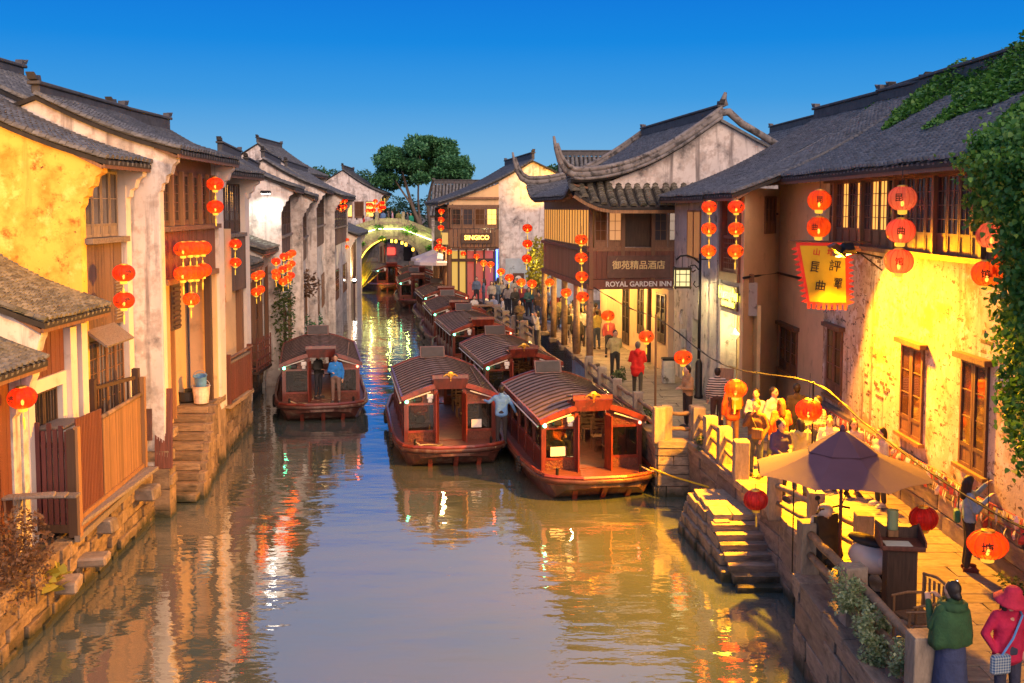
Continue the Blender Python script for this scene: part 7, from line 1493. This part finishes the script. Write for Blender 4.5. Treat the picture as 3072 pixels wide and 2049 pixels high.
LEAF = ([(0, 0, 0), (.32, .35, .04), (0, 1, 0), (-.32, .35, .04)], [(0, 1, 2), (0, 2, 3)])
LOBE = ([(0, 0, 0), (.42, .12, .02), (.34, .55, .0), (0, 1, -.04), (-.34, .55, .0), (-.42, .12, .02)], [(0, 1, 2, 3), (0, 3, 4, 5)])
def rotm(n, up=None):
    """random rotations whose leaf normal leans towards up"""
    out = []
    for i in range(n): out.append(Euler((RNG.uniform(-1, 1), RNG.uniform(-.8, .8), RNG.uniform(0, 2 * PI))).to_matrix())
    return out
def leaves(name, pts, size, mat, parent, shape=LEAF, spread=1.0, droop=0.0):
    T = np.zeros((len(pts), 4, 4)); T[:, 3, 3] = 1
    a = RNG.uniform(0, 2 * PI, len(pts)); b = RNG.normal(0, .6 * spread, len(pts)) - droop; c = RNG.normal(0, .5 * spread, len(pts)); s = size * RNG.uniform(.6, 1.35, len(pts))
    ca, sa, cb_, sb, cc, sc_ = np.cos(a), np.sin(a), np.cos(b), np.sin(b), np.cos(c), np.sin(c)
    Rz = np.zeros((len(pts), 3, 3)); Rz[:, 0, 0] = ca; Rz[:, 0, 1] = -sa; Rz[:, 1, 0] = sa; Rz[:, 1, 1] = ca; Rz[:, 2, 2] = 1
    Rx = np.zeros_like(Rz); Rx[:, 0, 0] = 1; Rx[:, 1, 1] = cb_; Rx[:, 1, 2] = -sb; Rx[:, 2, 1] = sb; Rx[:, 2, 2] = cb_
    Ry = np.zeros_like(Rz); Ry[:, 1, 1] = 1; Ry[:, 0, 0] = cc; Ry[:, 0, 2] = sc_; Ry[:, 2, 0] = -sc_; Ry[:, 2, 2] = cc
    T[:, :3, :3] = (Rz @ Rx @ Ry) * s[:, None, None]; T[:, :3, 3] = np.asarray(pts)
    o = obj(name, np_mesh(name, shape[0], shape[1], T, mat), parent); return o
def blob_pts(c, r, n, shell=.55):
    d = RNG.normal(size=(n, 3)); d /= np.linalg.norm(d, axis=1)[:, None]; q = RNG.uniform(shell ** 3, 1, n) ** (1 / 3)
    return np.asarray(c) + d * q[:, None] * np.asarray(r)
def tree(label, base, trunks, clumps, mat, size, n, group='trees', tmat='wood_grey'):
    t = thing('tree', label, 'tree', base, 0, group); m = MB()
    for pts, r0 in trunks: k = len(pts); m.tube(crom(pts, 5), [lerp(r0, r0 * .35, i / ((k - 1) * 5)) for i in range((k - 1) * 5 + 1)], 8)
    m.build('trunk', tmat, t, smooth=True)
    P = np.concatenate([blob_pts(c, r, n) for c, r in clumps]); leaves('crown', P, size, mat, t, spread=1.0); return t
random.seed(12); cl = []
for k in range(64):
    a = random.uniform(0, 2 * PI); q = math.sqrt(random.random()); x, y = 5.0 * q * math.cos(a), 4.2 * q * math.sin(a)
    zc = 12.6 + 2.2 * (1 - q * q) - random.uniform(0, 3.6) * (.35 + .65 * q); cl.append(((x, y, zc - 1), (random.uniform(.9, 1.5), random.uniform(.9, 1.4), random.uniform(.45, .75))))
tree('large spreading green tree rising behind the bridge', (-9.6, 114, 1.0), [([(.3, 0, 0), (.1, 0, 3.5), (-1.0, 0, 6.5), (-2.2, .2, 10.5)], .32), ([(.5, 0, 0), (.9, 0, 4), (.7, -.1, 7), (1.8, .3, 11.5)], .30), ([(.7, .1, 0), (1.3, 0, 5), (2.6, 0, 9), (3.4, 0, 11)], .22), ([(.1, 0, 3.5), (-.4, .1, 7), (-.2, .2, 12)], .16), ([(-1, 0, 6.5), (-2.8, 0, 9.2), (-3.8, 0, 11.2)], .12), ([(.9, 0, 4), (2.0, .2, 7.5), (3.6, .1, 10.5)], .14)], cl, 'leaf_tree', .36, 520)
for (x, y, lb, r_, zc, seed) in ((-14.2, 119, 'dark bushy tree filling the gap between left houses and bridge', 1.9, 5.6, 1), (-11.2, 122, 'dark tree below the spreading crown behind the bridge', 3.0, 7.0, 2), (-6.3, 118, 'dark shrubby tree right of the trunks behind the bridge', 2.2, 5.6, 3), (-25.5, 128, 'treetop peeping over the left row ridges, larger one', 2.6, 10.2, 4), (-20.5, 135, 'treetop peeping over the left row ridges, smaller one', 2.0, 10.4, 5), (5.2, 112, 'pointed treetop behind the bar house ridge', 1.7, 10.5, 6)):
    random.seed(seed); tree(lb, (x, y, 1.0), [([(0, 0, 0), (.1, 0, zc * .5), (0, .1, zc)], .25)], [((random.uniform(-1, 1) * r_, random.uniform(-1, 1) * r_, zc - 1 + random.uniform(-1.3, 1.0) * r_ * .6), (r_ * .5, r_ * .5, r_ * .38)) for _ in range(14)], 'leaf_far', .34, 260)
# golden reeds by the bridge foot
rd = thing('reed_clump', 'tall reed clump glowing gold beside the left bridge foot', 'reeds', (-14.3, 93, 0)); T = []
for k in range(1500):
    a = random.uniform(0, 2 * PI); q = random.random() ** .5; h = random.uniform(1.6, 4.3) * (1.1 - .4 * q); T.append(np.array(Matrix.Translation((q * 1.1 * math.cos(a), q * 1.0 * math.sin(a), .2)) @ Euler((random.gauss(0, .22) - .2 * math.sin(a), random.gauss(0, .22) + .3 * q * math.cos(a), a)).to_matrix().to_4x4() @ Matrix.Diagonal((.09, .09, h, 1))))
tag(obj('blades', np_mesh('blades', [(-.3, 0, 0), (.3, 0, 0), (.5, .3, .55), (-.1, .3, .6), (.6, 1.6, 1.0)], [(0, 1, 2, 3), (3, 2, 4)], T, 'leaf_grass'), rd), kind='stuff')
point('ground_lamp', rd, (1.0, -1.2, .7), 420, (1, .55, .04), .12)
# creeper tufts on the bridge, small shrubs on the left bank
for (x, z_, n_, r_, lb) in ((-9.9, 5.2, 420, (.9, .25, .5), 'bright creeper tuft hanging over the bridge light line'), (-12.8, 5.45, 160, (.5, .2, .25), 'small creeper tuft at the first bridge post'), (-12.5, 4.35, 160, (.45, .2, .3), 'creeper tuft above the arch crown'), (-14.6, 3.9, 140, (.5, .2, .2), 'creeper tuft on the left spandrel of the bridge'), (-7.9, 3.5, 160, (.5, .2, .3), 'creeper tuft on the right spandrel of the bridge')):
    t = thing('creeper', lb, 'plant', (x, 102.8, z_), 0, 'creepers on the bridge'); leaves('foliage', blob_pts((0, 0, 0), r_, n_, .2), .17, 'leaf_ivy', t)
for (loc, r_, n_, mt_, sz, lb) in (((-9.4, 43.9, 3.2), (.45, .8, 1.9), 900, 'leaf_bush', .16, 'tall green shrub growing up beside the lantern cluster'), ((-9.9, 44.6, 1.3), (.6, .8, .9), 500, 'leaf_bush', .14, 'low green creeper at the waterline below the porches'), ((-10.4, 52.5, 3.6), (1.0, 1.0, .7), 450, 'leaf_dry', .22, 'reddish brown leafed bush overhanging the far left bank'), ((-10.6, 53.5, 1.2), (.7, .9, .9), 500, 'leaf_far', .18, 'dark green bush on the stone ledge of the far left bank'), ((-11.6, 61, 1.0), (.7, 1.4, .8), 450, 'leaf_far', .2, 'dark creeper on the bank before the receding white houses')):
    t = thing('shrub', lb, 'shrub', (loc[0], loc[1], loc[2] - r_[2]), 0, 'shrubs on the left bank'); leaves('foliage', blob_pts((0, 0, r_[2]), r_, n_, .2), sz, mt_, t); m = MB(); m.tube([(0, 0, -.3), (.05, 0, r_[2])], .04, 6); m.build('stem', 'wood_dark', t)
t = thing('shrub', 'dry brown shrub in the bottom left corner beside the pickets', 'shrub', (-8.5, 17.6, .9)); m = MB()
for k in range(30): a = random.uniform(0, 2 * PI); q = random.uniform(.1, .6); m.tube([(0, 0, 0), (q * .4 * math.cos(a), q * 1.2 * math.sin(a), .6), (q * math.cos(a), q * 2.0 * math.sin(a), random.uniform(1.0, 1.7))], [.018, .010, .004], 4)
m.build('twigs', 'wood_old', t); leaves('foliage', blob_pts((0.05, -.1, .55), (.55, 1.3, .9), 2600, .05), .085, 'leaf_dry', t)
t = thing('plant', 'yellow-green broad-leaved sprig on the rubble wall', 'plant', (-8.15, 18.55, .62)); leaves('leaf_cluster', blob_pts((0, 0, .2), (.22, .3, .25), 34, .1), .26, 'leaf_yellow', t, LOBE); 
# variegated plants on the near railing, shrubs in the railing planters
for (loc, r_, n_, mt_, lb) in (((4.72, 14.35, 2.0), (.2, .45, .32), 1800, 'leaf_pale', 'variegated creeper spilling over the second railing post'), ((4.75, 13.35, 1.75), (.28, .75, .30), 3200, 'leaf_pale', 'variegated plants hanging over the near quay wall'), ((3.55, 35.2, 1.75), (.22, .6, .3), 500, 'leaf_bush', 'green shrub in the railing planter by the inn'), ((3.72, 29.3, 1.72), (.2, .9, .26), 600, 'leaf_bush', 'green shrub in the railing planter by the nearest boat'), ((4.72, 26.2, 1.68), (.15, .4, .18), 220, 'leaf_bush', 'small green plant at the foot of the lit railing'), ((6.1, 34.0, 1.5), (.2, .5, .15), 200, 'leaf_bush', 'weeds at the foot of the old plaster wall'), ((7.88, 15.5, 1.5), (.1, 1.2, .14), 260, 'leaf_bush', 'weeds along the foot of the teahouse plinth')):
    t = thing('plant', lb, 'plant', (loc[0], loc[1], QZ), 0, 'quay plants'); random.seed(n_); NC = 14 if 'variegated' in lb else 6; leaves('foliage', np.concatenate([blob_pts((random.uniform(-.9, .8) * r_[0], random.uniform(-1, 1) * r_[1], loc[2] - QZ + random.uniform(-1.2, .8) * r_[2]), (random.uniform(.06, .16), random.uniform(.08, .2), random.uniform(.06, .2)), n_ // NC, .0) for _ in range(NC)]), (.055 if 'variegated' in lb else .08), mt_, t)
t = thing('bamboo_plant', 'lamp-lit yellow bamboo bush between bar house and inn', 'bush', (1.5, 62.5, QZ)); leaves('foliage', blob_pts((0, 0, 2.4), (.7, .9, 1.9), 1500, .1), .22, 'leaf_yellow', t); m = MB(); [m.tube([(.1 * k - .3, 0, 0), (.15 * k - .45, .1, 3.6)], .025, 5) for k in range(6)]; m.build('stems', 'bamboo', t); point('ground_lamp', t, (-.5, -1.3, 2.9), 60, (1, .8, .2), .1)
for (x, y, lb) in ((-3.8, 72, 'nearer pale pink parasol by the bar house'), (-4.5, 77, 'farther pale pink parasol by the bar house')):
    t = thing('parasol', lb, 'parasol', (x - 1.2, y, QZ), 0, 'pale parasols'); m = MB(); m.tube([(0, 0, 0), (0, 0, 2.7)], .03, 6); m.build('pole', 'wood_honey', t); m = MB(); m.lathe([(.03, 2.95), (1.6, 2.35), (1.62, 2.15), (1.58, 2.15), (1.5, 2.32)], 8, caps=False); m.build('canopy', 'parasol_pale', t)
# ivy on the teahouse roof and hanging over its eave
iv = thing('ivy', 'thick green ivy spread over the teahouse ridge and roof', 'ivy', (0, 0, 0)); n_ = 60000
Yv = RNG.uniform(9, 33.5, n_); tv = RNG.uniform(.0, 1.08, n_)
lim = .90 - (33.5 - Yv) * .029 + .16 * np.sin(Yv * 1.25 + .6) + .07 * np.sin(Yv * 3.1) - np.clip((20.5 - Yv) * .10, 0, .9) * (np.sin(Yv * 1.9 + 2.2) > .15)
keep = tv > lim; Yv, tv = Yv[keep], tv[keep]; Xv = 7.48 + 4.02 * tv; dep = np.clip((tv - lim[keep]) * 1.3, 0, .6); Zv = 8.2 + 2.3 * np.clip(tv, 0, 1.02) - .10 * np.sin(PI * np.clip(tv, 0, 1)) + .09 + dep * RNG.uniform(.1, 1.0, len(tv)) + np.where(tv > .95, .45 * np.clip((24 - Yv) * .12 + .5, 0, 1), 0)
leaves('foliage', np.c_[Xv, Yv, Zv], .105, 'leaf_ivy', iv, LOBE, spread=.9)
iv2 = thing('ivy', 'ivy curtain hanging from the eave at the right edge, long strands down the wall', 'ivy', (0, 0, 0)); P = []
random.seed(9)
for s in range(150):
    y = random.uniform(11.5, 17.35); base = 8.25
    if y > 16.9: L = random.uniform(.5, 1.6)
    elif y > 16.2: L = random.uniform(.7, 1.9)
    elif y > 15.5: L = random.uniform(1.5, 5.0)
    else: L = random.uniform(2.5, 5.2)
    x = random.uniform(7.25, 7.75); n = int(L * 190)
    for k in range(n): q = k / n; w = .16 * (1 - .6 * q); P.append((x + .25 * q + random.gauss(0, w), y + random.gauss(0, w * 1.2) + .2 * math.sin(q * 4 + s), base - L * q + random.gauss(0, .05)))
for k in range(14000): y = random.uniform(10.5, 17.35); t_ = random.random() ** 1.6 * .28 * min(1, (17.8 - y) / 1.5); P.append((7.45 + 4 * t_ + random.gauss(0, .08), y + random.gauss(0, .1), 8.25 + 2.3 * t_ + abs(random.gauss(0, .16))))
leaves('foliage', np.array(P), .085, 'leaf_ivy', iv2, LOBE, droop=.9)
